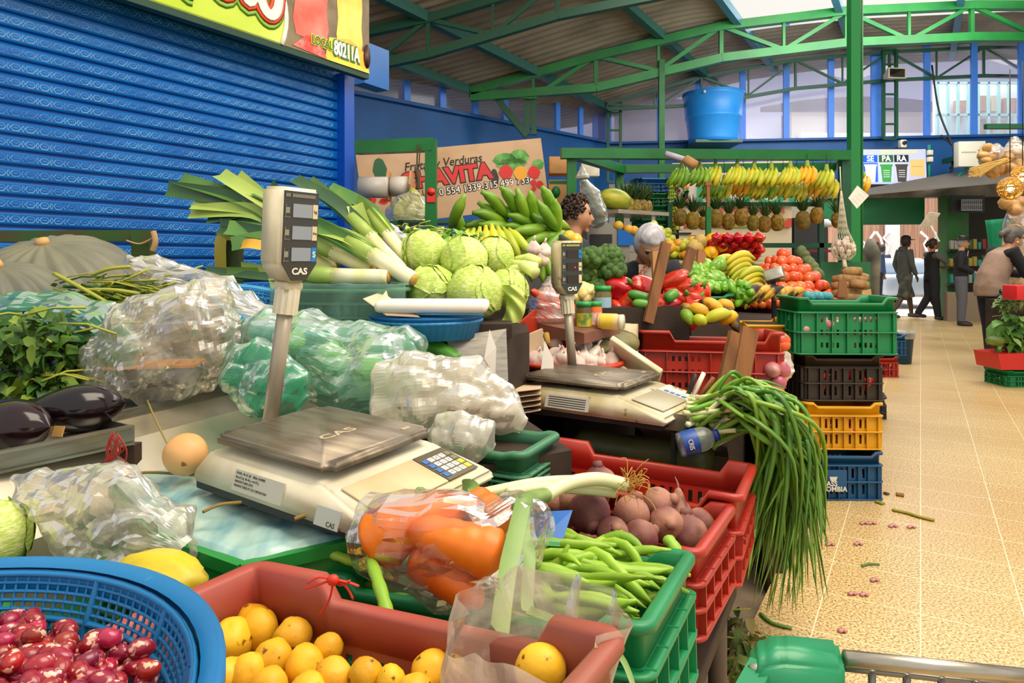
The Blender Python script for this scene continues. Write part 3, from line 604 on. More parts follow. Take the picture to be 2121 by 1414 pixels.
# green beans
BM = mat('bean_green', '#9cc23c', .42, '#7da82c', 9, var=.16, spec=.4, bump=.05)
bp_ = proto(lambda i: pod_mesh(.18 + .02 * (i % 4), .0105, [.018, .03, .012, -.02, .04, -.03][i], 6, i, k=14), BM, 'green_bean', 'green bean', 6)
R = random.Random(11); spots = []; BL = 'slender green bean lying in the heap in the green crate'; cnt = 0
for i in range(190):
    lx = R.uniform(-.19, .17); ly = R.uniform(-.125, .125); lz = -.075 + .072 * (i / 190) + .032 * max(0, 1 - (lx / .2) ** 2) * (i / 190)
    p = MXB @ V((lx, ly, lz)); a = MXB.to_euler().z + R.gauss(.12, .27) + (PI if R.random() < .5 else 0)
    m = T(*p) @ Rz(a) @ Ry(R.gauss(0, .10)) @ Rx(R.uniform(0, 6)) @ S(R.uniform(.85, 1.08)); pr = bp_[i % 6]
    o = pr if i < 6 else pr.copy()
    if i >= 6: COL.objects.link(o)
    o.matrix_basis = m; o['label'] = BL; o['group'] = 'green beans in the green crate'
def pathpod(pts, r, label, name='green_bean', m=BM, n=8, cat='green bean', group='green beans in the green crate', bumps=7, flat=.8):
    P = [W(*p) for p in pts]; PP = []
    for i in range(len(P) - 1):
        p0 = P[max(i - 1, 0)]; p1 = P[i]; p2 = P[i + 1]; p3 = P[min(i + 2, len(P) - 1)]
        for t in [j / 5 for j in range(5)]: PP.append(.5 * ((2 * p1) + (p2 - p0) * t + (2 * p0 - 5 * p1 + 4 * p2 - p3) * t * t + (3 * p1 - p0 - 3 * p2 + p3) * t ** 3))
    PP.append(P[-1]); k = len(PP) - 1
    rs = [r * min(1, .3 + 5 * i / k) * min(1, .2 + 5 * (1 - i / k)) * (1 + .09 * math.sin(i / k * bumps * 2 * PI)) for i in range(k + 1)]
    q = MB(); q.tube(PP, rs, n, flat=flat); return solo(name, q, m, label, cat, group, world=True)
pathpod([(762, 1146, .98), (782, 1200, .905), (802, 1270, .86), (815, 1340, .835), (838, 1418, .815)], .0088, 'long green bean hanging over the back wall of the potato crate')
pathpod([(1240, 1170, 1.10), (1200, 1215, 1.08), (1170, 1245, 1.06), (1145, 1285, 1.04)], .0098, 'green bean lying steeply across the others near the front rim')
pathpod([(1378, 1112, 1.30), (1395, 1130, 1.28), (1412, 1165, 1.26)], .0125, 'short fat green bean curled over the far corner of the green crate')
pathpod([(1290, 1100, 1.26), (1225, 1128, 1.24), (1175, 1130, 1.22), (1130, 1140, 1.2)], .0105, 'curved green bean pointing up at the far edge of the bean heap')
pathpod([(1198, 1160, 1.13), (1165, 1190, 1.11), (1120, 1212, 1.1), (1050, 1215, 1.1)], .0105, 'green bean with its tip turned up in the middle of the heap')
pathpod([(668, 1140, 1.12), (720, 1158, 1.1), (775, 1180, 1.1), (815, 1200, 1.1)], .0095, 'green bean poking out left of the wrapped carrots')
pathpod([(770, 1195, 1.09), (790, 1170, 1.09), (820, 1150, 1.1)], .009, 'green bean leaning up under the wrapped carrots on the left')

# beetroots
BE = mat('beet_skin', '#743e3e', .65, '#a87660', 7, lo=.4, hi=.6, var=.12, bump=.25, bs=45, col3='#4e2227', ns3=14, lo3=.62, hi3=.75)
def beet(i):
    q = MB()
    def fn(d):
        z = d.z; r = .042 * (1 + .06 * nz(d, 1.5, i * 2)); k = r
        p = V((d.x * r, d.y * r, d.z * r * .95))
        if z < -.8: p.z -= (abs(z) - .8) ** 1.2 * .28
        if z > .9: p.z += (z - .9) * .1
        return p
    q.blob(1, fn, 20, 14); q.tube([(0, 0, -.068), (.006, .004, -.09), (.016, .002, -.108)], [.006, .003, .001], 5); q.tube([(0, 0, .036), (.002, 0, .052)], [.016, .012], 7); return q
bt = proto(beet, BE, 'beetroot', 'beetroot', 4)
BS = [(1222, 1060, 44, 1.42), (1308, 1064, 38, 1.45), (1365, 1043, 34, 1.52), (1380, 1085, 36, 1.44), (1472, 1060, 30, 1.60), (1450, 1082, 32, 1.54), (1424, 1107, 42, 1.45), (1328, 1112, 36, 1.38), (1242, 998, 34, 1.60), (1150, 1000, 30, 1.62), (1140, 1035, 32, 1.50), (1180, 1030, 34, 1.5), (1270, 1105, 34, 1.36), (1405, 1062, 28, 1.52), (1475, 1085, 28, 1.56), (1100, 1045, 30, 1.46)]
BLB = ['big dark beetroot in the middle of the red crate', 'round beetroot right under the hairy scallion roots', 'beetroot lying at the back wall of its red crate', 'beetroot with its broad side up near the crate centre', 'dusty beetroot in the far right corner of the red crate', 'dusty beetroot just in front of the far right corner', 'large pinkish beetroot at the front right of the crate', 'low beetroot at the front rim beside the beans', 'beetroot behind the white scallion stalk', 'beetroot at the far left beside the green tie', 'beetroot half hidden behind the blue leaflet', 'beetroot under the white scallion stalk', 'beetroot low between the front rim and the dark one', 'small beetroot with its tail pointing up', 'beetroot against the right wall of the red crate', 'beetroot at the left end behind the carrot bag']
for i, (x, y, r, d) in enumerate(BS):
    o = bt[i % 4] if i < 4 else bt[i % 4].copy()
    if i >= 4: COL.objects.link(o)
    tilt = {13: PI, 0: 1.9, 1: .4, 3: 1.2}.get(i, (i * 1.7) % 3 - 1.5)
    o.matrix_basis = T(*W(x, y, d)) @ Rz(i * 2.1) @ Rx(tilt) @ S(r / F * d / .042); o['label'] = BLB[i]; o['group'] = 'beetroots in the red crate'
R = random.Random(4)
for i in range(8):
    q = MXE @ V((R.uniform(-.17, .17), R.uniform(-.09, .09), -.13)); o = bt[i % 4].copy(); COL.objects.link(o); o.matrix_basis = T(*q) @ Rx(i) @ S(.8); o['label'] = 'beetroot hidden low in the red crate under the others'; o['group'] = 'beetroots in the red crate'

# scallions lying over the beets and hanging over the crates
SCW = mat('scallion_white', '#e9e2b8', .4, '#dfe0a0', 5); SCG = mat('scallion_green', '#6f9448', .45, '#8aa862', 7, var=.12)
e = thing('scallion', 'fat scallion with hairy roots lying across the beetroots and bean crate', 'scallion', loc=W(1200, 1015, 1.4))
def curve(pts, sub=6):
    P = [V(p) for p in pts]; o = []
    for i in range(len(P) - 1):
        p0 = P[max(i - 1, 0)]; p1 = P[i]; p2 = P[i + 1]; p3 = P[min(i + 2, len(P) - 1)]
        for j in range(sub): t = j / sub; o.append(.5 * ((2 * p1) + (p2 - p0) * t + (2 * p0 - 5 * p1 + 4 * p2 - p3) * t * t + (3 * p1 - p0 - 3 * p2 + p3) * t ** 3))
    return o + [P[-1]]
k = MB(); k.tube(curve([W(1300, 1005, 1.36), W(1240, 992, 1.36), (W(1180, 1000, 1.34)), W(1130, 1025, 1.30)]), .0135, 10); k.tube(curve([W(1275, 1020, 1.38), W(1200, 1012, 1.37), W(1120, 1010, 1.36), W(1050, 1022, 1.33)]), .011, 10); k.tube(curve([W(1290, 1002, 1.38), W(1200, 995, 1.4), W(1110, 1000, 1.38), W(1000, 1022, 1.33)]), .011, 10); obj('white_stalks', k, SCW, e, world=True)
k = MB(); R = random.Random(2)
for i in range(34):
    a = W(1300, 1006, 1.36) + V((0, R.uniform(-.01, .01), R.uniform(-.008, .008))); b = a + V((R.uniform(-.02, .04), R.uniform(-.03, .01), R.uniform(-.02, .045))); c = b + V((R.uniform(-.02, .025), R.uniform(-.02, .0), R.uniform(-.03, .02)))
    k.tube(curve([a, b, c], 4), .0009, 4, cap=False)
obj('roots', k, mat('root_tan', '#c79a4a', .7), e, world=True)
k = MB(); k.tube(curve([W(1130, 1025, 1.30), W(1095, 1035, 1.12), W(1078, 1052, 1.0)]), [.0135] * 6 + [.014] * 6 + [.014], 10); 
k.leaf(curve([W(1080, 1040, 1.0), W(1062, 1120, .925), W(1045, 1200, .87), W(1030, 1310, .79)]), [.0135] * 19, (.3, -1, .2), .35)
k.leaf(curve([W(1090, 1038, 1.05), W(1085, 1100, .96), W(1095, 1150, .93), W(1090, 1240, .88), W(1095, 1268, .86)]), [.009] * 25, (.3, -1, .2), .3)
k.leaf(curve([W(1095, 1265, .86), W(1150, 1285, .82), W(1230, 1320, .77), W(1285, 1360, .74), W(1312, 1420, .70)]), [.0065 - .00016 * i for i in range(25)], (0, -.6, 1), .3)
obj('green_leaves', k, SCG, e, world=True)
pathpod([(870, 1010, 1.12), (872, 1040, 1.09)], .009, 'folded green leaf stub sticking up behind the carrots', 'scallion_leaf', SCG, 6, 'leaf', None)
e = solo('scallion', MB().leaf(curve([W(958, 1005, 1.12), W(980, 1010, 1.10), W(992, 1060, 1.06), W(1003, 1125, 1.03)]), [.006, .009] + [.010] * 10 + [.008, .007, .005, .004, .003, .002, .001], (.2, -1, .3), .3), SCG, 'single pointed green blade drooping over the wrapped carrots', 'leaf', world=True)
# leaflet
k = MB(); k.quad(W(1110, 1125, 1.17), W(1162, 1130, 1.17), W(1186, 1056, 1.22), W(1100, 1060, 1.24), .001); e = thing('leaflet', 'small blue printed leaflet stuck between the carrots and beans', 'leaflet', loc=W(1140, 1130, 1.18)); obj('sheet', k, mat('leaflet_blue', '#2c6cc0', .5), e, world=True)
k = MB()
for i in range(5): y = 1068 + i * 11; k.bar(W(1118, y, lerp(1.228, 1.178, i / 5)) + V((0, -.004, .002)), W(1118 + [28, 50, 40, 46, 30][i], y + 2, lerp(1.226, 1.176, i / 5)) + V((0, -.004, .002)), .0014, .003)
k.bar(W(1110, 1122, 1.168), W(1160, 1126, 1.168), .002, .008, mi=1); obj('print_lines', k, [mat('print_white', '#e8eef6', .5), mat('print_mint', '#7fd0b8', .5)], e, world=True)

# carrots wrapped in clear bags
CA = mat('carrot_orange', '#f07c1c', .42, '#e2640e', 10, var=.05, bump=.15, bs=30, sss=.06)
def carrot(pts, r0, r1, label):
    P = curve([W(*p) for p in pts], 8); n = len(P) - 1; q = MB()
    rs = [lerp(r0, r1, i / n) * min(1, .12 + 2.2 * (i / n * 3) ** .6 * .6) * min(1, .3 + 3 * (1 - i / n)) * (1 + .03 * math.sin(i * 1.7)) for i in range(n + 1)]
    q.tube(P, rs, 16); return solo('carrot', q, CA, label, 'carrot', 'carrots in the clear bag', world=True)
carrot([(785, 1122, 1.0), (815, 1100, .99), (890, 1070, 1.0), (975, 1036, 1.03)], .048, .027, 'uppermost thick carrot pointing to the upper right in its bag')
carrot([(845, 1092, .965), (930, 1118, .95), (1000, 1140, .945), (1040, 1160, .945)], .022, .042, 'carrot lying level in the middle of the bag with a shiny crease')
carrot([(862, 1140, .985), (905, 1180, .96), (960, 1220, .94), (1000, 1252, .93)], .034, .020, 'lowest carrot of the bag pointing to the lower right')
carrot([(965, 1040, 1.08), (1000, 1065, 1.06), (1040, 1100, 1.03)], .032, .040, 'carrot at the back right of the bag under the milky film')
def bagpts(label, name, pts, mats=CLEAR, cat='bag', amp=.012, seed=0, nu=48, nv=28, fr=9, group=None, crease=.006, cr=30):
    """closed crumpled bag: pts = list of (photo x, y, distance, rx, rz, ry) stations swept along the bag"""
    P = [W(p[0], p[1], p[2]) for p in pts]; n = len(P) - 1; q = MB()
    def at(v):
        f = v * n; i = min(int(f), n - 1); t = f - i; g = lambda k: lerp(pts[i][k], pts[i + 1][k], t * t * (3 - 2 * t)); return P[i].lerp(P[i + 1], t), g(3), g(4), (g(5) if len(pts[0]) > 5 else g(3))
    def fn(u, v):
        c, rx, rz, ry = at(v); f = v * n; i = min(int(f), n - 1); ax = (P[i + 1] - P[i]); ax.normalize()
        sd = ax.cross(V((0, 0, 1)));
        if sd.length < .2: sd = V((0, 1, 0)).cross(ax)
        sd.normalize(); up = sd.cross(ax); a = 2 * PI * u
        p = c + sd * (math.cos(a) * rx) + up * (math.sin(a) * rz)
        d = (p - c); L = d.length
        if L > 1e-6:
            qv = p + V((seed, seed * .7, 0)); w_ = NZ.noise(qv * fr) * amp + (.45 - NZ.noise(V((qv.x * cr * .6, qv.y * cr * .6, qv.z * cr)), noise_basis='VORONOI_F1')) * crease * 1.5 + NZ.noise(qv * cr * 3.1) * crease * .5
            p += d / L * w_ * min(1, L / .03)
        return p
    q.grid(fn, nu, nv, sm=False, cu=True); return solo(name, q, mats, label, cat, group, world=True)
bagpts('clear plastic bag stretched tight around the carrots', 'carrot_bag', [(725, 1115, 1.04, .012, .012), (775, 1108, 1.03, .05, .055), (850, 1120, .99, .055, .068), (930, 1135, .985, .06, .085), (1000, 1150, .985, .058, .075), (1045, 1120, 1.0, .05, .06), (1075, 1090, 1.08, .05, .05), (1118, 1090, 1.12, .03, .035)], film('carrot_film', '#f8f1e6', .0, .02, .16, 10, .22, .6), amp=.004, seed=3, crease=.005)
# clear bag in the potato crate
def openbag(label, name, cx, cy, d, rx, ry, h, mats, seed=0, tilt=0, flare=.2, cat='bag', nu=72, nv=26, cr=.02):
    c = W(cx, cy, d); q = MB()
    def fn(u, v):
        a = 2 * PI * u; r = math.sin(min(v * 2.2, 1) * PI / 2) ** .7 * (1 + flare * max(0, v - .5) * 2)
        w_ = 1 + .10 * math.sin(a * 5 + seed) * v + .07 * math.sin(a * 11 + seed * 2) * v
        p = V((math.cos(a) * rx * r * w_, math.sin(a) * ry * r * w_, h * v ** 1.1))
        p += V((NZ.noise(p * 12 + V((seed, 0, 0))), NZ.noise(p * 12 + V((0, seed, 5))), NZ.noise(p * 12 + V((9, seed, 0))))) * cr * (.4 + v)
        return c + Rx(tilt).to_3x3() @ p
    q.grid(fn, nu, nv, sm=False, cu=True); return solo(name, q, mats, label, cat, world=True)
o = openbag('crumpled open clear bag sitting in the potato crate at lower right', 'clear_bag', 1092, 1500, .705, .078, .062, .118, film('bag_front', '#f6ecdc', .2, .06, .5, 12, .45, .7), 2, .15, .15)
k = MB(); k.blob((.027, .023, .025), None, 14, 10, T(*W(1120, 1385, .70))); tag(obj('potato', k, PM, None, None, True), 'yellow potato inside the open clear bag', 'potato')
# red tie on the crate rim
k = MB(); k0 = W(695, 1192, .865)
for pts in ([(0, 0), (-35, 12), (-58, 18)], [(0, 0), (-30, -5), (-52, 8)], [(0, 2), (-8, 40), (-28, 72)], [(0, 0), (30, 6), (52, 14)], [(0, 0), (25, 14), (40, 40)], [(2, 0), (14, 12), (34, 2)]):
    k.tube(curve([k0 + V((x / F * .87, -.010, -y / F * .87)) for x, y in pts], 4), .0026, 5, flat=.5)
k.blob((.008, .007, .007), None, 8, 6, T(*(k0 + V((0, -.012, 0))))); solo('red_tie', k, mat('red_raffia', '#d8321e', .5), 'red plastic raffia knotted on the rim of the potato crate', 'tie', world=True)

# ---------------------------------------------------------------- colander of red beans
def colander(name, label, mx, R, rb, h, m, holes_n=84, rings=11, rimw=.022, prong=.0):
    e = thing(name, label, 'colander', mx); k = MB()
    prof = [(R - .004, h), (R + rimw * .3, h + .006), (R + rimw, h + .003), (R + rimw, h - .006), (R + rimw * .8, h - .012), (R, h - .010), (R - .006, h - .02)]
    k.lathe(prof + [(R - .012, h - .018), (R - .008, h)], 72, cap=False); k.lathe([(0, 0), (rb, 0), (rb + .01, .006), (rb, .01), (0, .006)], 48); obj('rim', k, m, e)
    b = MB(); rad = lambda t: lerp(rb, R - .008, t ** .7); zz = lambda t: h * t * .97
    for i in range(rings + 1):
        t = i / rings; b.tube([(rad(t) * math.cos(2 * PI * j / 72), rad(t) * math.sin(2 * PI * j / 72), zz(t)) for j in range(72)], .0034 if i % 5 == 0 else .0018, 4, closed=True)
    for j in range(holes_n):
        a = 2 * PI * j / holes_n; b.tube([(rad(t / 6) * math.cos(a), rad(t / 6) * math.sin(a), zz(t / 6)) for t in range(7)], .0042 if j % 10 == 0 else .0016, 4, cap=False)
    obj('basket_mesh', b, m, e); return e
CB = mat('colander_blue', '#1276b4', .42, '#0c68a6', 5, col3='#4f8fc0', ns3=30, lo3=.66, hi3=.7); CLB = mat('colander_light_blue', '#3a93cc', .42, '#2f86c0', 5)
MXC = T(-.427, .365, .79); colander('colander', 'big blue plastic colander holding red speckled beans at lower left', MXC, .241, .167, .132, CB, 150, 20, .012)
RBM = mat('bean_red', '#a31b30', .3, '#7e1226', 20, var=.25, coat=.3, col3='#e8b49a', ns3=110, lo3=.60, hi3=.64)
def rbean(i):
    q = MB(); q.blob(1, lambda d: V((d.x * .0135, d.y * .0095 + .0022 * (1 - (d.x) ** 2) * -1, d.z * .0092)), 12, 8); return q
rb_ = proto(rbean, RBM, 'red_bean', 'bean', 2); R = random.Random(8); sp = []
while len(sp) < 298:
    r = .209 * math.sqrt(R.random()); a = R.uniform(-.5, PI + .5); L_ = R.choice((0, 1, 1, 2)); y = r * math.sin(a); x = r * math.cos(a)
    if y < .05 or x < -.08: continue
    sp.append(MXC @ V((x, y, .096 + L_ * .008 + .023 * (1 - r / .2) + R.uniform(-.003, .003))))
heap(rb_, sp, R, 'glossy red bean with cream speckles in the blue colander', 'speckled red beans in the blue colander', .64, .84)
k = MB(); k.lathe([(0, .012), (.163, .012), (.209, .091), (.12, .107), (0, .113)], 30, MXC); s_ = solo('bean_heap', k, RBM, 'mass of red beans under the loose top ones in the colander', 'beans', mx=M()); tag(s_, kind='stuff')
e = thing('stool', 'low wooden stool under the blue bean colander', 'stool', loc=(-.427, .365, -.09)); k = MB(); k.lathe([(0, .755), (.16, .755), (.16, .788), (0, .788)], 24, T(-.427, .365, 0)); obj('seat', k, DARKWOOD, e, world=True)
for a in range(3): k = MB(); k.tube([(-.427 + .13 * math.cos(a * 2.1), .365 + .13 * math.sin(a * 2.1), -.09), (-.427 + .12 * math.cos(a * 2.1), .365 + .12 * math.sin(a * 2.1), .76)], .02, 8); obj('leg', k, DARKWOOD, e, world=True)

# ---------------------------------------------------------------- shopping trolley corner
e = thing('shopping_trolley', 'shopping trolley with green corner bumper and steel wire basket at lower right', 'trolley', loc=W(1700, 1414, .75)); tg = mat('trolley_green', '#0a8a58', .4, coat=.2); k = MB()
def TW(x, y): return W(x, y, .78)
prof = [(1545, 1404), (1560, 1352), (1585, 1335), (1625, 1329), (1752, 1342), (1752, 1440), (1545, 1440)]
prof = [(x, y + 42) for x, y in prof]; n = len(prof); a = [W(x, y, .73) for x, y in prof]; b = [W(x, y, .73) + V((.02, .06, 0)) for x, y in prof]
bm = bmesh.new(); va = [bm.verts.new(p) for p in a]; vb = [bm.verts.new(p) for p in b]; bm.faces.new(va); bm.faces.new(vb[::-1])
for i in range(n): bm.faces.new((va[i], vb[i], vb[(i + 1) % n], va[(i + 1) % n]))
bmesh.ops.recalc_face_normals(bm, faces=bm.faces[:]); bmesh.ops.bevel(bm, geom=bm.edges[:], offset=.006, segments=3, affect='EDGES'); k.bm(bm); obj('corner_bumper', k, tg, e, world=True)
k = MB(); k.tube([W(1750, 1362, .76), W(2200, 1408, .76)], .0085, 10); k.tube([W(1560, 1395, .74), W(1590, 1375, .765), W(1700, 1385, .76)], .009, 8); obj('rim_rail', k, STEEL, e, world=True)
k = MB(); k.tube([W(1750, 1383, .775), W(2200, 1432, .775)], .004, 8)
for x in (1806, 1878, 1950, 2022, 2094, 2166): y = 1385 + (x - 1750) * .103; k.tube([W(x, y - 4, .772), W(x, y + 160, .772)], .0043, 7)
obj('wire_basket', k, mat('wire_steel', '#8a857a', .35, metal=.8), e, world=True)
k = MB(); k.bar(W(1548, 1445, .72), W(1580, 1385, .75), .026, .02); obj('handle_grip', k, tg, e, world=True)
k = MB()
for x, y in ((.35, .55), (.62, .55), (.35, 1.0), (.62, 1.0)): k.bar((x, y, .0), (x, y, .45), .018)
# ---------------------------------------------------------------- weighing scales
SCW_ = mat('scale_white', '#e4dcc4', .42, '#cdbf98', 7, bump=.02); SCD = mat('scale_base_dark', '#241f22', .5); PLT = mat('scale_platter', '#857a6a', .42, '#6a5f50', 8, metal=.55, stretch=(1, 6, 1)); KEY = mat('key_cream', '#efe9d8', .5); KDK = mat('keypad_dark', '#5e5440', .5)
def scale(label, mx, head_mx, pole_foot, new=True, body=SCW_):
    e = thing('weighing_scale', label, 'scale', mx @ T(0, 0, -.1)); up = T(0, 0, .1)
    sec = [(-.185, -.086), (-.185, -.062), (-.160, -.030), (.150, -.030), (.172, -.036), (.278, -.062), (.288, -.070), (.288, -.086)]
    hy = lambda z: lerp(.165, .140, (z + .086) / .056)
    bm = bmesh.new(); A = [bm.verts.new((x, -hy(z), z)) for x, z in sec]; B = [bm.verts.new((x, hy(z), z)) for x, z in sec]; bm.faces.new(A); bm.faces.new(B[::-1])
    for i in range(len(sec)): bm.faces.new((A[i], B[i], B[(i + 1) % len(sec)], A[(i + 1) % len(sec)]))
    bmesh.ops.recalc_face_normals(bm, faces=bm.faces[:]); bmesh.ops.bevel(bm, geom=bm.edges[:], offset=.007, segments=3, affect='EDGES')
    k = MB(); k.bm(bm, up); obj('body', k, body, e)
    k = MB(); k.prism([(-.178, -.156), (.10, -.156), (.13, -.15), (.27, -.15), (.27, .15), (-.178, .156)], -.1, -.082, up); obj('base', k, SCD, e)
    k = MB(); k.box((0, 0, -.020), (.07, .18, .02), up); obj('platter_support', k, SCD, e)
    bm = bmesh.new(); bmesh.ops.create_cube(bm, size=1, matrix=T(0, 0, -.007) @ S(.32, .27, .014)); bmesh.ops.bevel(bm, geom=[ed for ed in bm.edges if abs(ed.verts[0].co.z - ed.verts[1].co.z) > .005], offset=.018, segments=5, affect='EDGES'); bmesh.ops.bevel(bm, geom=[ed for ed in bm.edges if ed.verts[0].co.z > -.003 and ed.verts[1].co.z > -.003], offset=.005, segments=2, affect='EDGES')
    k = MB(); k.bm(bm, up); pl = obj('platter', k, PLT, e)
    gold = mat('platter_print', '#b9a888', .5); text('lettering', 'CAS', .034, gold, pl, up @ frame((.035, .0, .0006), (0, 1, 0), (-1, 0, 0)), .0003, 1.35, .0008); k = MB(); k.box((.118, .098, .0005), (.009, .022, .001), up); obj('sticker', k, gold, pl)
    # sloping front: cream window and keypad
    sl = up @ frame((.225, 0, -.0472), (0, 1, 0), (-.106, 0, .026)); k = MB(); k.box((-.042, 0, .0015), (.17, .09, .003), sl, bev=.001); obj('front_panel', k, mat('scale_panel_cream', '#d9c29a', .4, '#c9ae80', 9) if new else mat('scale_panel_old', '#a9a084', .35), e)
    k = MB(); k.box((.088, 0, .0015), (.085, .09, .003), sl, bev=.001); kp = obj('keypad', k, KDK if new else mat('keypad_pale', '#d2d0c0', .5), e)
    cols = [mat('key_blue', '#3f6fb0', .5), KEY, KEY, KEY, mat('key_yellow', '#ecd93a', .5)]
    for i in range(5):
        for j in range(4):
            q = MB(); q.box((.055 + i * .0155, -.030 + j * .017, .0035), (.012, .012, .0025), sl); c = cols[i] if not (i == 4 and j > 1) else mat('key_olive', '#7d7a5a', .5); kk = obj('key', q, c, kp)
            if new and 0 < i < 4: text('lettering', str(3 * j - 3 + i) if j else '0', .008, KDK, kk, sl @ T(.055 + i * .0155, -.030 + j * .017, .005), .0001)
    # maker's plate on the side facing the aisle corner
    sd = up @ frame((0.0, -.1545, -.060), (1, 0, 0), (0, .32, 1)); k = MB(); k.box((.005, 0, .0008), (.135, .036, .0016), sd); lp = obj('maker_plate', k, mat('plate_silver', '#c9c6b8', .4), e); dk = mat('print_dark', '#3a3528', .6)
    if new:
        for y, t in ((.012, 'MODEL  PR-15C (B)    SERIAL NUMBER'), (.005, 'Max 6/15 kg  Min 40 g  e=d=2/5 g'), (-.002, 'MANUFACTURED DATE'), (-.009, 'MANUFACTURED BY CAS CORPORATION')): text('lettering', t, .0058, dk, lp, sd @ T(-.058, y, .0018), .0002, .82, 0, 0, 'LEFT')
        k = MB(); k.box((.185, -.012, .001), (.055, .03, .0016), sd @ Ry(.0)); st = obj('sticker', k, mat('sticker_grey', '#c4c8c0', .5), e); text('lettering', 'CAS', .011, dk, st, sd @ T(.195, -.021, .0022), .0002)
    else:
        for y in (.012, .006, 0, -.006, -.012): k = MB(); k.box((.005, y, .0018), (.115, .0022, .0006), sd); obj('print_line', k, dk, lp)
    # column and price display
    top = head_mx @ V((0, -.118, 0)); ft = e.matrix_basis @ up @ V(pole_foot); k = MB(); k.tube([ft, top], .0165, 16); obj('column', k, mat('column_beige', '#a99c88', .35, metal=.3), e, world=True)
    k = MB(); dn = (ft - top).normalized()
    rr = .026; vs = []; X = dn.orthogonal().normalized(); Y = dn.cross(X)
    for z in (-.006, .05):
        for j in range(48): a = 2 * PI * j / 48; r_ = rr * (1 if (j // 2) % 2 else .88); vs.append(top + dn * z + X * math.cos(a) * r_ + Y * math.sin(a) * r_)
    k.add(vs, [(j, (j + 1) % 48, 48 + (j + 1) % 48, 48 + j) for j in range(48)] + [tuple(range(47, -1, -1)), tuple(range(48, 96))], 0, False); obj('collar', k, body, e, world=True); k = MB(); k.tube([ft, ft - dn * .012], .024, 16); obj('column_foot', k, body, e, world=True)
    hm = e.matrix_basis.inverted() @ head_mx; o8 = [(-.052, .1), (.052, .1), (.052, -.062), (.022, -.1), (-.022, -.1), (-.052, -.062)]
    bm = bmesh.new(); A = [bm.verts.new((x, y, .032)) for x, y in o8]; B = [bm.verts.new((x, y, -.034)) for x, y in o8]; bm.faces.new(A); bm.faces.new(B[::-1])
    for i in range(6): bm.faces.new((A[i], B[i], B[(i + 1) % 6], A[(i + 1) % 6]))
    bmesh.ops.recalc_face_normals(bm, faces=bm.faces[:]); bmesh.ops.bevel(bm, geom=bm.edges[:], offset=.008, segments=3, affect='EDGES'); k = MB(); k.bm(bm, hm); k.box((0, -.108, 0), (.046, .02, .046), hm, bev=.006); hd = obj('display_head', k, body, e)
    k = MB(); k.prism([(x * .86, y * .93 - .001) for x, y in o8], .0315, .0335, hm); obj('display_panel', k, mat('panel_dark', '#34332c', .3, coat=.3) if new else mat('panel_dark_teal', '#26302c', .3, coat=.3), hd)
    lcd = mat('lcd_grey', '#8f97a0', .25) if new else mat('lcd_dark', '#2c2218', .3)
    for i, y in enumerate((.052, .006, -.039)):
        k = MB(); k.box((.002, y, .0345), (.05, .028, .002), hm); w = obj('lcd_window', k, lcd, hd)
        k = MB(); k.box((.035, y, .0345), (.013, .030, .002), hm); tb = obj('unit_tab', k, (mat('tab_cream', '#d8c8a0', .5), mat('tab_cream', '#d8c8a0', .5), mat('tab_blue', '#1c7fc4', .5))[i if new else 2 - i], hd); text('lettering', ['kg', '$/kg', '$'][i], [.009, .006, .018][i], KEY if i == 2 else BLACK, tb, hm @ T(.035, y, .036), .0002)
        k = MB(); k.box((-.036, y, .0345), (.010, .012, .001), hm); k.box((-.036, y - .014, .0345), (.014, .001, .001), hm); k.box((-.041, y, .0345), (.001, .026, .001), hm); obj('print_mark', k, mat('print_grey', '#8d8978', .6), hd)
    k = MB(); k.box((.004, .083, .0345), (.06, .007, .001), hm); k.box((-.036, .083, .0345), (.012, .007, .001), hm); obj('model_strip', k, mat('strip_grey', '#77756a', .5) if new else mat('strip_gold', '#a99c48', .5), hd)
    text('lettering', 'CAS', .019, KEY, hd, hm @ T(0, -.075, .0345), .0003, 1.15, .0006)
    if not new: k = MB(); k.blob(.0025, None, 8, 6, hm @ T(.012, .003, .036)); obj('indicator', k, mat('led_red', '#ff3a12', .4, emit=2), hd)
    return e
MXS = rotm((.045, .018, -.582), (-.36, 1.315, .868))
scale('big white market scale in the foreground with grey platter and tall display', MXS, frame(W(601, 487, 1.45), (.55, .84, 0), (.075, 0, 1)), (-.195, .02, -.035))
MX2 = T(*G(1226, 772, .815)) @ Rz(-.60) @ S(1.18)
scale('older dirty white scale in the steel tray behind the red crate', MX2, frame(W(1174, 555, 2.55), (.86, .50, .02), (.03, 0, 1)) @ S(1.02), (-.13, .12, -.035), False, mat('scale_old_white', '#d6ccb0', .5, '#b3a478', 8, col3='#6e5c34', ns3=26, lo3=.63, hi3=.7))
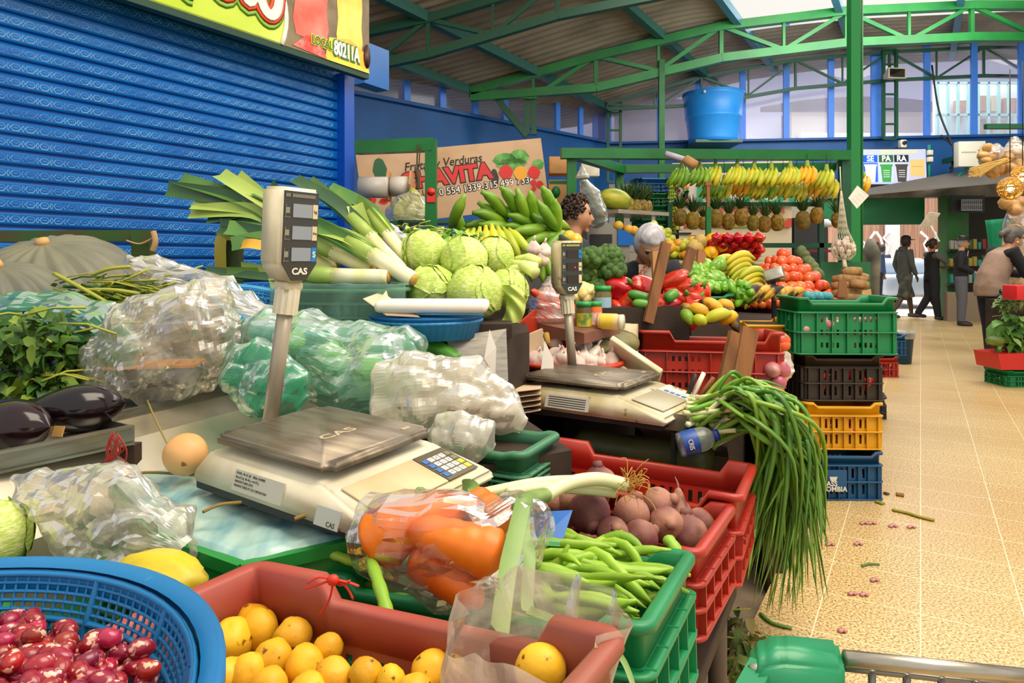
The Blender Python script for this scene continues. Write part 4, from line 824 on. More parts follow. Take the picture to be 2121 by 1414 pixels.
# steel tray under the second scale
MT = T(*G(1262, 850, .70)) @ Rz(-.50); e = thing('steel_tray', 'mossy steel tray on legs carrying the second scale', 'tray', MT)
k = MB(); k.box((.0, .12, -.004), (.56, .46, .006)); k.box((0, -.11, .012), (.56, .006, .05)); k.box((.28, .12, .012), (.006, .46, .05)); k.box((-.28, .12, .012), (.006, .46, .05)); obj('tray_pan', k, mat('mossy_steel', '#7f7d68', .35, '#4a6a1c', 7, metal=.4, lo=.48, hi=.6), e)
for x, y in ((-.26, -.09), (.24, -.09), (-.26, .33), (.24, .33)): k = MB(); k.bar((x, y, -.79), (x, y, -.006), .012); obj('leg', k, mat('dark_iron', '#22261f', .6), e)
for i, (x, y, x2, y2, c, nm, lb, cat) in enumerate([(1418, 838, 1440, 775, BLACK, 'knife', 'black handled knife standing at the right end of the steel tray', 'knife'), (1428, 835, 1458, 772, PAPER, 'knife', 'white handled knife beside the black one in the tray', 'knife'), (1440, 835, 1478, 782, WOOD, 'knife', 'brown wooden handled knife at the tray end', 'knife')]):
    k = MB(); k.tube([W(x, y, 2.28), W((x + x2) / 2, (y + y2) / 2, 2.27), W(x2, y2, 2.26)], [.009, .013, .011], 8, flat=.6); t = thing(nm, lb, cat, loc=W(x, y, 2.28), group=None); obj('handle', k, c, t, world=True); k = MB(); k.bar(W(x, y, 2.28), W(x - (x2 - x) * .5, y + 18, 2.285), .02, .002); obj('blade', k, STEEL, t, world=True)
k = MB(); k.tube(curve([W(1355, 848, 2.25), W(1375, 845, 2.25), W(1392, 846, 2.24)]), [.012] * 6 + [.017] * 6 + [.008], 8); solo('radish', k, mat('radish_purple', '#a88aa0', .5, '#d8cfc6', 12), 'small purple white radish lying in the tray before the knives', 'radish', world=True)
k = MB(); k.tube([W(1205, 849, 2.2), W(1270, 852, 2.2)], .012, 8); solo('paper_roll', k, mat('green_wrap', '#5a8a5c', .5), 'thin green wrapper lying under the front edge of the old scale', 'wrapper', world=True)
# calculator beside the second scale
MC = frame(W(1318, 745, 2.62), (.62, -.35, -.42), (-.15, .62, -.25)); e = thing('price_keypad', 'white keypad unit with rows of keys leaning behind the old scale', 'calculator', MC); k = MB(); k.box((0, 0, -.012), (.23, .13, .024), bev=.005); obj('case', k, SCW_, e)
for i in range(6):
    for j in range(4): k = MB(); k.box((-.055 + i * .027, -.042 + j * .024, .003), (.02, .015, .005)); obj('key', k, mat('key_grey', '#b9b6a6', .5), e)
k = MB(); k.box((-.096, 0, .001), (.02, .11, .004)); obj('screen', k, mat('lcd_grey', '#8f97a0', .25), e)

# ---------------------------------------------------------------- film covered crate under the big scale and neighbours
e = thing('covered_crate', 'green crate under the big scale covered with blue green film', 'crate', loc=W(480, 1130, 1.1)); FZ = .772; qd = [G(330, 1083, .757), G(500, 1142, .742), G(742, 1088, .757), G(860, 960, FZ), G(560, 915, FZ), G(235, 985, FZ)]
k = MB(); k.prism([(p.x, p.y) for p in qd], .52, .718); obj('crate_body', k, mat('crate_bright_green', '#1f8a3a', .4), e, world=True)
k = MB(); cq = [V(p) for p in qd]; 
for i in range(6): k.bar(cq[i] + V((0, 0, -.028)), cq[(i + 1) % 6] + V((0, 0, -.028)), .018, .02)
obj('crate_rim', k, mat('crate_bright_green', '#1f8a3a', .4), e, world=True)
k = MB(); 
def filmtop(u, v):
    a = cq[0].lerp(cq[5], v) if True else None; m_ = cq[1].lerp(cq[4], v); b = cq[2].lerp(cq[3], v)
    p = a.lerp(m_, u * 2) if u < .5 else m_.lerp(b, u * 2 - 1); p = p.copy(); p.z += -.012 + .010 * abs(NZ.noise(V((p.x * 9 + p.y * 6, p.y * 4, 1)))) + .006 * NZ.noise(p * 30) - (.02 if v < .02 else 0); return p
k.grid(filmtop, 50, 30); obj('film_cover', k, mat('film_sheet_blue', '#b0cfc6', .22, '#6aa4b4', 5, coat=.4, bump=.1, bs=18, stretch=(3, 1, 1), lo=.45, hi=.62), e, world=True)
k = MB(); k.tube(curve([G(420, 1060, FZ + .004), G(455, 1045, FZ + .008), G(500, 1040, FZ + .004)]), .003, 4); k.tube(curve([G(610, 1075, FZ + .004), G(640, 1065, FZ + .008), G(660, 1068, FZ + .004)]), .004, 4); k.tube(curve([G(262, 985, FZ), G(310, 978, FZ + .004), G(420, 985, FZ)]), .003, 4); solo('husk_scrap', k, mat('husk', '#8d7034', .8), 'dry husk scraps lying on the film covered crate', 'scraps', world=True).__setitem__('kind', 'stuff')
crate('lettuce_crate', 'dark green crate at the left edge holding lettuce and a clear bag', T(*W(250, 1120, 1.18)) @ Rz(-.55), .62, .42, .16, mat('crate_mid_green', '#14783a', .4), .01, .1, .1, False)
k = MB(); k.box((-.62, 1.12, .24), (.8, .62, .46), None); k.v = [tuple(V(p)) for p in k.v]; solo('crate_stack_base', k, DARKWOOD, 'dark wooden box under the green crates at lower left', 'box')
LET = mat('lettuce_green', '#b9cf58', .45, '#e2e6a0', 5, var=.05, bump=.2, bs=7, stretch=(1, 1, 2.5), sss=.05); LETL = mat('lettuce_leaf', '#a9c94a', .45, '#d6de86', 5, bump=.25, bs=8, var=.05, stretch=(1, 1, 2.5))
def lettuce(label, c, r, seed, group='lettuces piled on the stand', leafs=4):
    e = thing('lettuce', label, 'lettuce', T(*c) @ Rz(seed) @ S(r), group); k = MB()
    k.blob(1, lambda d: 1 + .05 * nz(d, 2, seed) + .02 * math.sin(8 * math.atan2(d.y, d.x) + seed) * (1 - d.z ** 2), 32, 20); obj('head', k, LET, e); R = random.Random(seed)
    for i in range(leafs):
        M0 = Rz(R.uniform(0, 6.28)) @ Rx(R.uniform(.6, 1.7)); q = MB(); w = R.uniform(.9, 1.25)
        def fn(u, v):
            a = (u - .5) * 2 * w * math.sin(PI * min(1, .15 + v * .85)) ; b = (v - .5) * 2.0
            d = V((math.sin(a) * math.cos(b), math.sin(b), math.cos(a) * math.cos(b))); edge = max(abs(u - .5) * 2, abs(v - .5) * 2)
            rr = 1.02 + .035 * nz(d, 3, seed + i) + .05 * edge ** 6 * (1 + .6 * math.sin(u * 30 + v * 26))
            return M0 @ (d * rr)
        q.grid(fn, 16, 14); obj('outer_leaf', q, LETL, e)
    return e
lettuce('pale lettuce cut off by the left edge beside the clear bag', W(-20, 1112, 1.1), .058, 5.0, None)
o = bagpts('crumpled clear plastic bag hanging over the green crate at lower left', 'clear_bag', [(30, 990, 1.17, .006, .006), (85, 1020, 1.15, .03, .03), (165, 1060, 1.12, .045, .075), (240, 1090, 1.1, .05, .085), (310, 1120, 1.08, .045, .06), (385, 1150, 1.06, .02, .022)], CLEAR, seed=5, amp=.022, crease=.012, nu=60, nv=36)
k = MB(); k.blob((.075, .045, .035), lambda d: 1 + .05 * math.cos(7 * math.atan2(d.z, d.y)), 28, 14, T(*W(330, 1195, .98)) @ Rz(-.35)); solo('yellow_squash', k, mat('squash_yellow', '#d6c02a', .45, '#a88a1c', 6, stretch=(.5, 3, 3)), 'ribbed yellow squash lying under the clear bag at lower left', 'squash', world=True)
crate('side_crate', 'bright green crate corner between the squash and the potato crate', T(*W(395, 1142, 1.23)) @ Rz(-.55), .26, .22, .12, mat('crate_bright_green', '#1f8a3a', .4), .006, .1, .1, False)
# hanging potato
e = thing('string_potato', 'round pale potato hung on a string beside the big scale', 'potato', loc=W(385, 985, 1.36)); k = MB(); q = lump((.041, .04, .042), .06, 1.3, 9, 20, 14, 5); k.add(q.v, q.f, 0, True, T(*W(384, 941, 1.35))); obj('tuber', k, mat('potato_pale', '#e8b070', .5, '#d89a58', 9, col3='#8a5a2a', ns3=26, lo3=.66, hi3=.7), e, world=True)
k = MB(); k.tube(curve([W(305, 828, 1.68), W(318, 860, 1.55), W(345, 915, 1.36), W(352, 925, 1.33)]), .0022, 5); obj('string', k, mat('string_olive', '#a08a4a', .7), e, world=True)

# ---------------------------------------------------------------- steel counter, eggplants, pumpkins, herbs
A_ = G(240, 858, .84); B_ = G(475, 805, .84); dr = (B_ - A_); A0 = A_ - dr * 1.6; B0 = B_ + dr * .75; lo = V((.17, -.12, 0))
e = thing('steel_counter', 'long stainless steel counter with sloping front on the left', 'counter', loc=((A0.x + B0.x) / 2, A0.y, -.09)); k = MB()
k.prism([(A0.x, A0.y), (B0.x, B0.y), (-.62, 2.9), (-1.5, 3.5), (-2.9, 2.3), (-2.2, 1.2)], -.09, .825); obj('cabinet', k, mat('counter_grey', '#6f6a60', .6), e, world=True)
k = MB(); up = lambda p, o, z: V((p.x, p.y, 0)) + lo * o + V((0, 0, z)); 
k.quad(up(A0, 0, .828), up(B0, 0, .828), up(B0, .45, .80), up(A0, .45, .80)); k.quad(up(A0, .45, .80), up(B0, .45, .80), up(B0, 1, .70), up(A0, 1, .70)); k.quad(up(A0, 1, .70), up(B0, 1, .70), up(B0, 1, -.05), up(A0, 1, -.05)); k.f = [f[::-1] for f in k.f]; obj('front_panel', k, mat('counter_steel', '#cdc3ae', .32, '#b5a88e', 5, metal=.6), e, world=True)
k = MB(); k.bar(A0 + V((.0, 0, -.005)), B0 + V((0, 0, -.005)), .016, .022); obj('edge_rail', k, STEEL, e, world=True)
for x, y in ((292, 970), (545, 858)): 
    k = MB(); p = A0.lerp(B0, .72 if x < 300 else .98); k.blob(.006, None, 8, 6, T(*(up(p, .85, .735)))); obj('screw', k, STEEL, e, world=True)
# eggplant tray
e = thing('steel_tray', 'steel tray at the left edge holding two eggplants', 'tray', loc=W(100, 930, 1.42)); a = G(275, 882, .845); b = G(-60, 948, .845); n_ = V((-.85, .53, 0)) * .32; k = MB()
for p, q in ((a, b), (a, a + n_), (b, b + n_), (a + n_, b + n_)): k.quad(p, q, q + V((0, 0, -.04)), p + V((0, 0, -.04)), .004)
k.quad(a + V((0, 0, -.035)), b + V((0, 0, -.035)), b + n_ + V((0, 0, -.035)), a + n_ + V((0, 0, -.035)), .004); k.bar(a, b, .012, .006); obj('tray_pan', k, STEEL, e, world=True)
k = MB(); k.bar(a + V((-.02, .03, -.045)), a + V((-.02, .03, -.35)), .03); obj('bracket', k, mat('rusty_iron', '#4a3326', .7), e, world=True); k = MB(); k.bar(b + n_ + V((.05, 0, -.045)), b + n_ + V((.05, 0, -.35)), .03); obj('bracket', k, mat('rusty_iron', '#4a3326', .7), e, world=True)
k = MB(); k.bar(a + n_ * .5 + V((-.05, -.05, -.36)), b + n_ * .5 + V((0, 0, -.36)), .36, .03); k.bar(a + n_ * .5 + V((-.05, -.05, -.38)), a + n_ * .5 + V((-.05, -.05, -.93)), .1); k.bar(b + n_ * .5 + V((0, 0, -.38)), b + n_ * .5 + V((0, 0, -.93)), .1); solo('tray_shelf', k, DARKWOOD, 'dark wooden bench under the eggplant tray', 'bench', world=True)
EG = mat('eggplant_skin', '#12070f', .14, '#22090f', 5, coat=.3, spec=.35)
def eggplant(label, c, R, L, rot):
    t = thing('eggplant', label, 'eggplant', T(*c) @ rot); k = MB(); k.lathe([(0, -L / 2)] + [(R * math.sin(PI * s) ** .62 * lerp(1.0, .62, s), L * (s - .5)) for s in [i / 16 for i in range(1, 16)]] + [(0, L / 2)], 32); obj('fruit', k, EG, t)
    k = MB(); k.box((0, R * .82, -L * .38), (.022, .004, .022), Rz(.4)); obj('sticker', k, mat('egg_spot', '#c89a58', .5), t); return t
eggplant('big glossy dark eggplant on the steel tray, right of the other one', W(152, 846, 1.47), .062, .20, Rz(.55) @ Ry(-PI / 2) @ Rx(.05))
eggplant('dark eggplant cut by the left edge with a tan blossom scar', W(8, 882, 1.36), .066, .20, Rz(-.1) @ Ry(-PI / 2))
k = MB(); R = random.Random(1)
for i in range(10): p = W(240 + R.uniform(-12, 8), 895 + R.uniform(0, 10), 1.3); k.tube(curve([p, p + V((R.uniform(-.02, .02), .0, -.03)), p + V((R.uniform(-.03, .02), 0, R.uniform(-.06, -.04)))], 4), .0014, 5)
solo('red_strings', k, mat('red_string', '#b02a20', .5), 'tuft of red strings hanging below the eggplant tray', 'strings', world=True)
PU = mat('pumpkin_grey', '#6c6c5e', .55, '#85826c', 4, bump=.12, bs=25, col3='#a58a32', ns3=3.2, lo3=.64, hi3=.72)
def pumpkin(label, c, r, h, ribs, rot):
    t = thing('pumpkin', label, 'pumpkin', T(*c) @ rot); k = MB(); k.blob(1, lambda d: V((d.x * r, d.y * r, d.z * h)) * (1 + .15 * abs(math.cos(ribs / 2 * math.atan2(d.y, d.x))) * (1 - d.z ** 4) - .12 * max(0, d.z - .85)), 80, 24); obj('body', k, PU, t); k = MB(); k.lathe([(0, 0), (.024, 0), (.018, .02), (0, .022)], 12, T(0, 0, h * .965)); obj('stem_scar', k, mat('stem_tan', '#d0a468', .7), t); return t
pumpkin('big grey ribbed pumpkin in front of the blue shutter at left', W(118, 612, 2.4), .235, .20, 16, Rx(.38)); pumpkin('smaller grey pumpkin at the left edge before the big one', W(8, 630, 2.05), .145, .12, 14, Rx(.3))
def board(label, name, pts, z0, z1, m=DARKWOOD, cat='table'): k = MB(); k.prism(pts, z0, z1); return solo(name, k, m, label, cat, world=True)
k = MB(); k.bar(W(-80, 490, 2.75), W(318, 488, 2.75), .05, .045); k.bar(W(297, 478, 2.72), W(297, 700, 2.72), .07, .05, up=(0, 1, 0)); k.bar(W(-60, 478, 2.72), W(-60, 700, 2.72), .06, .05, up=(0, 1, 0)); solo('green_rail', k, mat('old_green_wood', '#2f5a1c', .6, '#4a4a1c', 8), 'old green wooden rail in front of the shutter above the pumpkins', 'rail', world=True)
k = MB(); k.tube(curve([W(318, 480, 2.68), W(322, 500, 2.67), W(316, 520, 2.67)]), .012, 6); k.tube(curve([W(262, 498, 2.69), W(290, 505, 2.68), W(318, 492, 2.68)]), .004, 5); solo('rope_knot', k, mat('rope_tan', '#c9a070', .8), 'tan rope knotted on the end of the green rail', 'rope', world=True)
k = MB(); k.bar(W(484, 488, 2.6), W(484, 700, 2.6), .055, .05, up=(0, 1, 0)); solo('green_stake', k, mat('old_green_wood', '#2f5a1c', .6), 'short green stake at the left of the leek heap', 'stake', world=True)
k = MB(); k.leaf(curve([W(458, 560, 2.56), W(458, 500, 2.55), W(470, 488, 2.56), W(498, 490, 2.57)]), [.022] * 19, (0, -1, .4), .2); solo('leek_strip', k, mat('strip_yellow', '#b8a838', .5), 'yellow leek leaf folded over the short green stake', 'leaf', world=True)
# herbs
HB = [mat('herb_green', '#3f6a1c', .55, '#2c5214', 12, var=.1), mat('herb_light', '#7f9a2c', .5, '#5f8020', 9, var=.1), mat('herb_stem', '#a8a83a', .5)]
def herbs(label, name, c, rx, ry, rz, n, ls, mats, seed, stems=0):
    R = random.Random(seed); k = MB(); c = V(c)
    for i in range(n):
        d = V((R.gauss(0, 1), R.gauss(0, 1), R.gauss(0, 1))).normalized() * R.random() ** .33; p = c + V((d.x * rx, d.y * ry, d.z * rz)); t = V((R.gauss(0, 1), R.gauss(0, 1), R.gauss(-.2, .7))).normalized(); L = ls * R.uniform(.6, 1.3)
        k.leaf([p, p + t * L * .35 + V((0, 0, .05 * L)), p + t * L * .7, p + t * L + V((0, 0, -.25 * L))], [L * .05, L * .26, L * .24, L * .01], V((R.gauss(0, .6), R.gauss(-.5, .6), 1)), .25, 0 if R.random() < .72 else 1)
    for i in range(stems):
        p = c + V((R.uniform(-rx, rx), R.uniform(-ry, ry), R.uniform(-rz, rz))); q = p + V((R.gauss(.06, .08), R.gauss(0, .05), R.gauss(0, .02))); k.tube([p, (p + q) / 2 + V((0, 0, .01)), q], .0028, 4, 2)
    return tag(solo(name, k, mats, label, 'herbs', world=True), kind='stuff')
herbs('dark leafy basil bunch spilling from the green bag at left', 'basil_bunch', W(70, 735, 1.72), .15, .12, .11, 420, .045, HB, 1, 20)
herbs('trailing basil leaves in front of the steel tray', 'basil_sprig', W(95, 800, 1.66), .05, .03, .05, 50, .05, HB, 2, 6)
k = MB(); R = random.Random(4); c0 = W(210, 612, 1.95)
for i in range(130):
    p = c0 + V((R.uniform(-.13, .11), R.uniform(-.05, .08), R.uniform(-.04, .045))); q = p + V((R.uniform(.05, .16), R.gauss(0, .03), R.gauss(-.005, .022))); k.tube([p, p.lerp(q, .5) + V((0, 0, R.uniform(-.008, .01))), q], R.choice((.0018, .0025, .0032)), 4, R.choice((0, 1, 2, 2)))
for a, b in (((112, 566, 1.9), (262, 650, 1.85)), ((195, 655, 1.86), (235, 640, 1.86)), ((180, 600, 1.88), (290, 608, 1.9)), ((190, 570, 1.95), (270, 552, 1.95))): k.tube(curve([W(*a), (W(*a) + W(*b)) / 2 + V((0, -.01, .006)), W(*b)]), .0055, 6, 2)
R = random.Random(14)
for i in range(110): p = c0 + V((R.uniform(-.12, .2), R.uniform(-.05, .08), R.uniform(-.06, .03))); t = V((R.gauss(0, 1), R.gauss(0, 1), R.gauss(0, .7))).normalized(); k.leaf([p, p + t * .012, p + t * .024], [.002, .009, .001], (R.gauss(0, .5), -.4, 1), .2, R.choice((0, 1)))
tag(solo('herb_bundle', k, HB, 'bundle of cut green herb stalks lying before the pumpkins', 'herbs', world=True), kind='stuff')
bagpts('open green plastic bag around the basil at left', 'green_bag', [(-40, 640, 1.9, .04, .05), (60, 640, 1.88, .06, .04), (150, 655, 1.85, .05, .05), (215, 690, 1.8, .05, .06), (255, 740, 1.74, .03, .05), (270, 770, 1.72, .005, .01)], GFILM, seed=8, amp=.02, crease=.01)
bagpts('big crumpled clear bag around a dark tray on the steel counter', 'clear_bag', [(165, 770, 1.74, .01, .02), (215, 760, 1.74, .07, .075), (300, 735, 1.75, .10, .125), (390, 705, 1.77, .10, .145), (455, 690, 1.8, .08, .13), (498, 690, 1.82, .03, .06)], film('clear_film_b', '#f5ecd8', .16, .1, .55, 8, .45, .9), seed=11, amp=.03, crease=.016, nu=90, nv=60, cr=18, fr=7)
bagpts('clear plastic bag opening upward behind the herb stalks', 'clear_bag', [(262, 535, 2.05, .006, .01), (290, 560, 2.04, .05, .05), (340, 590, 2.03, .07, .06), (420, 605, 2.05, .06, .06), (475, 640, 2.03, .07, .055), (560, 665, 2.02, .05, .035), (640, 690, 2.0, .02, .02)], film('clear_film_c', '#f3ecdb', .14, .1, .5, 7, .4, .9), seed=13, amp=.022, crease=.012)
k = MB(); k.box((0, 0, 0), (.20, .12, .05), T(*W(325, 775, 1.78)) @ Rz(.2), bev=.01); k.box((0, 0, .027), (.21, .13, .006), T(*W(325, 775, 1.78)) @ Rz(.2), mi=1); solo('food_tray', k, [mat('tray_dark', '#2c2a26', .5), mat('tray_orange', '#d88a1c', .5)], 'dark orange rimmed tray wrapped inside the big clear bag', 'tray', world=True)
for (lb, st, m_, sd, am) in [('green plastic bag with dark leaves standing behind the display column', [(475, 745, 1.72, .01, .03), (505, 770, 1.70, .04, .07), (550, 790, 1.69, .05, .08), (600, 810, 1.68, .04, .06), (628, 835, 1.67, .01, .02)], film('green_film_a', '#6fd6ac', .42, .1, .35, 8, .35, .8), 3, .018),
        ('large pale green bag of vegetables right of the display column', [(505, 680, 1.9, .02, .03), (560, 695, 1.88, .07, .06), (640, 720, 1.85, .09, .08), (720, 760, 1.82, .10, .105), (790, 770, 1.8, .09, .11), (850, 760, 1.82, .04, .09), (872, 750, 1.85, .01, .03)], film('green_film_b', '#b4ead0', .36, .1, .4, 7, .35, .8), 6, .028),
        ('smaller green bag end standing before the blue fluted tray', [(750, 720, 1.95, .03, .04), (790, 715, 1.93, .06, .06), (840, 725, 1.92, .06, .06), (868, 760, 1.9, .02, .03)], film('green_film_c', '#9fe0c0', .34, .1, .35, 8, .35, .8), 9, .016),
        ('milky white plastic bag lying behind the big scale', [(770, 830, 1.72, .01, .03), (810, 825, 1.7, .07, .085), (880, 815, 1.7, .09, .10), (960, 815, 1.7, .09, .085), (1030, 840, 1.69, .06, .055), (1085, 880, 1.66, .012, .018)], film('milk_film', '#f8f0dd', .55, .12, .4, 6, .4, .8), 12, .02),
        ('small clear bag in the green crate behind the keypad', [(888, 900, 1.52, .01, .02), (915, 900, 1.51, .035, .045), (960, 908, 1.5, .045, .05), (1000, 920, 1.5, .03, .035), (1022, 930, 1.5, .008, .01)], film('milk_film_b', '#fbf6ea', .4, .12, .4, 9, .4, .8), 15, .014)]:
    bagpts(lb, 'plastic_bag', st, m_, seed=sd, amp=am, crease=.012, nu=80, nv=56, cr=17, fr=8)
R = random.Random(21)
for i, (x, y, d, r) in enumerate([(690, 745, 1.84, .05), (770, 775, 1.82, .05), (600, 705, 1.9, .04)]): lettuce(['pale lettuce inside the large green bag on its left', 'pale lettuce inside the large green bag on its right', 'pale lettuce in the narrow left end of the large green bag'][i], W(x, y, d), r, 30 + i, None, 2)
board('low dark counter behind the big scale carrying the bags', 'bag_counter', [(-.66, 1.62), (-.15, 1.42), (.14, 1.60), (-.02, 2.1), (-.62, 2.12)], -.09, .752)
crate('mint_crate', 'dull green crate with small clear bag behind the keypad', T(*W(985, 898, 1.62)) @ Rz(-.45), .36, .22, .085, mat('crate_grey_green', '#3f7a58', .45), .006, .1, .1, False)
k = MB(); k.grid(lambda u, v: W(lerp(930, 1035, u), lerp(850, 872, v) + 8 * math.sin(u * 7), 1.75 - .1 * v) + V((0, 0, .012 * math.sin(u * 12 + v * 5))), 20, 8); o = solo('brown_cloth', k, mat('cloth_rust', '#8a4a1c', .8), 'rust brown cloth crumpled under the milky bag', 'cloth', world=True); o.modifiers.new('s', 'SOLIDIFY').thickness = .006
# tilted light blue colander, green film crate
colander('colander', 'light blue oval colander leaning behind the green bags', frame(W(578, 640, 2.08), (.93, -.12, -.36), (.06, 1, .10)) @ T(0, 0, -.10), .185, .12, .10, CLB, 72, 9, .018)
board('dark display stand under the leeks and lettuces', 'display_stand', [(-.95, 2.14), (-.06, 2.1), (.06, 2.35), (.05, 2.75), (-.9, 3.1), (-1.3, 2.6)], -.09, .955)
e = crate('leek_crate', 'grey green crate wrapped in film under the leeks', T(*W(735, 592, 2.34)) @ Rz(-.12), .42, .30, .15, mat('crate_pale_green', '#6f9a7c', .5), .006, .1, .1)
k = MB(); mm = e.matrix_basis; k.grid(lambda u, v: mm @ V((lerp(-.225, .225, u), (-.165 if v < .4 else lerp(-.165, .165, (v - .4) / .6)), (lerp(.02, .16, v / .4) if v < .4 else .16) + .006 * NZ.noise(V((u * 9, v * 9, 2))))), 40, 20); obj('film_wrap', k, film('wrap_green', '#9fd8bc', .14, .1, .3, 7, .3), e, world=True)
# leeks
LW = mat('leek_white', '#f2ecca', .35, '#e2dc8e', 4, stretch=(3, 3, .6)); LG = [mat('leek_green', '#5f8a3a', .42, '#3f6a30', 4, var=.12), mat('leek_pale', '#a8bc58', .42, '#8aa84a', 4, var=.08), mat('leek_dark', '#2f5232', .45, '#3f6a3a', 4, var=.1)]
def leek(label, root, mid, tips, r=.027, d0=2.35, seed=0):
    R = random.Random(seed); a, m_ = W(*root), W(*mid); e = thing('leek', label, 'leek', loc=a, group='leeks piled in front of the shutter'); k = MB()
    k.tube([a, a.lerp(m_, .1), a.lerp(m_, .6), m_], [r * .95, r, r * .98, r * 1.05], 14); k.tube([a, a + (a - m_).normalized() * .008], [r * .9, r * .5], 10, 1); obj('shank', k, [LW, mat('root_tan', '#c79a4a', .7)], e, world=True); k = MB(); ax = (m_ - a).normalized()
    k.tube([m_ - ax * .01, m_ + ax * .05, m_ + ax * .11], [r * 1.04, r * 1.1, r * .85], 12, 1)
    for t in tips:
        b = W(*t[:3]); c1 = m_ + ax * (b - m_).length * .4 + V((R.gauss(0, .006), R.gauss(0, .01), R.gauss(0, .006))); P = curve([m_ - ax * .02, c1, b], 6); n = len(P); w = t[3] if len(t) > 3 else .028
        k.leaf(P, [r * .8] + [w * (1 if i < n - 1 else .92) for i in range(n - 1)], V((R.gauss(0, .5), -1, .6 + R.gauss(0, .4))), .35, R.choice((0, 0, 1, 2)) if len(t) < 5 else t[4])
    obj('leaves', k, LG, e, world=True)
leek('leek lying level at the front with its white end over the film crate', (805, 574, 2.28), (690, 572, 2.3), [(470, 566, 2.35, .022, 0), (425, 560, 2.38, .016, 2), (500, 555, 2.36, .022, 1), (560, 590, 2.3, .022, 1)], .028, seed=1)
leek('leek with brown root end reaching nearest the lettuces', (856, 580, 2.26), (770, 528, 2.32), [(640, 470, 2.42, .03, 1), (600, 440, 2.48, .03, 0), (560, 430, 2.5, .03, 0)], .028, seed=2)
leek('leek lying above the level one with pale green neck', (770, 560, 2.36), (690, 522, 2.4), [(500, 478, 2.5, .03, 0), (470, 460, 2.52, .03, 2), (520, 500, 2.46, .03, 1)], .027, seed=3)
leek('leek rising steeply left of the clear wrapper', (832, 560, 2.4), (765, 490, 2.45), [(690, 400, 2.56, .03, 0), (640, 378, 2.6, .028, 0), (610, 372, 2.62, .026, 2), (735, 425, 2.5, .03, 1)], .026, seed=4)
leek('leek with dry brown leaf tips at the top right of the heap', (850, 545, 2.46), (800, 482, 2.5), [(738, 418, 2.56, .03, 1), (700, 405, 2.6, .03, 0), (760, 440, 2.55, .028, 1), (680, 390, 2.62, .03, 0)], .025, seed=5)
leek('leek behind the price display pointing to the upper left', (720, 535, 2.5), (640, 480, 2.52), [(455, 362, 2.6, .032, 1), (490, 366, 2.62, .03, 1), (430, 400, 2.58, .03, 0), (520, 395, 2.6, .03, 0)], .026, seed=6)
leek('leek at the far left of the heap with dark cut leaves', (700, 545, 2.5), (600, 480, 2.52), [(348, 392, 2.6, .032, 2), (372, 374, 2.62, .034, 0), (400, 425, 2.56, .03, 1), (395, 440, 2.56, .03, 1), (430, 455, 2.54, .03, 2)], .026, seed=7)
leek('leek low at the left with one broad pale cut leaf', (690, 560, 2.44), (610, 520, 2.44), [(470, 475, 2.46, .036, 0), (455, 470, 2.5, .03, 2), (480, 508, 2.42, .03, 0)], .025, seed=8)
leek('leek across the middle whose leaves fan out beside the display', (745, 535, 2.46), (660, 478, 2.5), [(530, 400, 2.56, .03, 0), (560, 385, 2.6, .03, 2), (500, 430, 2.54, .03, 0), (600, 400, 2.56, .028, 0)], .026, seed=9)
k = MB(); k.leaf(curve([W(560, 512, 2.4), W(520, 505, 2.4), W(500, 508, 2.42)]), [.02] * 12 + [.004], (0, -1, .6), .2); solo('leek_scrap', k, mat('dry_orange', '#e0a83a', .5), 'dry orange leek leaf sticking out left of the display', 'leaf', world=True)
bagpts('clear wrapper leaning behind the right end of the leeks', 'clear_wrapper', [(770, 470, 2.62, .02, .01), (800, 490, 2.6, .05, .05), (830, 520, 2.58, .05, .05), (850, 540, 2.56, .02, .02)], CLEAR, seed=2)
# lettuces
for i, (x, y, r, d, lb) in enumerate([(880, 524, 48, 2.48, 'lettuce at the upper left of the pile touching the leeks'), (962, 537, 48, 2.42, 'crinkled lettuce in the middle of the upper row'), (1024, 530, 40, 2.5, 'pale open leaved lettuce at the right of the upper row'), (893, 600, 50, 2.34, 'smooth lettuce behind the folded papers on the left'), (985, 606, 56, 2.28, 'largest pale lettuce in front of the pile'), (1053, 600, 42, 2.4, 'lettuce at the lower right with a leaf hanging down')]): lettuce(lb, W(x, y, d), r / F * d, 3 + i * 2)
k = MB(); k.grid(lambda u, v: W(lerp(1075, 1035, u) + 14 * math.sin(v * 3), lerp(590, 668, v), 2.28 - .03 * math.sin(u * 3)) + V((0, .01 * math.sin(v * 14 + u * 9), 0)), 12, 16); solo('lettuce_leaf', k, LETL, 'loose lettuce leaf hanging down below the right hand lettuce', 'leaf', world=True)
# celery behind, fluted trays, papers, steel box
herbs('celery leaves standing behind the lettuces', 'celery_leaves', W(905, 495, 2.85), .19, .12, .045, 190, .05, [mat('celery_leaf', '#7fb03a', .5, '#5a9030', 9), mat('celery_light', '#b9cf5a', .5), HB[2]], 3, 14)
for i, (a, b) in enumerate([((1060, 548, 2.5), (1110, 566, 2.42)), ((1055, 562, 2.48), (1112, 556, 2.45)), ((1070, 540, 2.55), (1118, 545, 2.5))]): k = MB(); k.tube(curve([W(*a), (W(*a) + W(*b)) / 2 + V((0, 0, .012)), W(*b)]), [.018] * 6 + [.022] * 7, 9); solo('celery_stalk', k, mat('celery_pale', '#dfe29a', .4, '#b9cf5a', 5), ['pale celery stalk with brown cut end right of the lettuces', 'lower celery stalk crossing right of the lettuces', 'back celery stalk with frayed end right of the lettuces'][i], 'celery', 'celery stalks right of the lettuces', world=True)
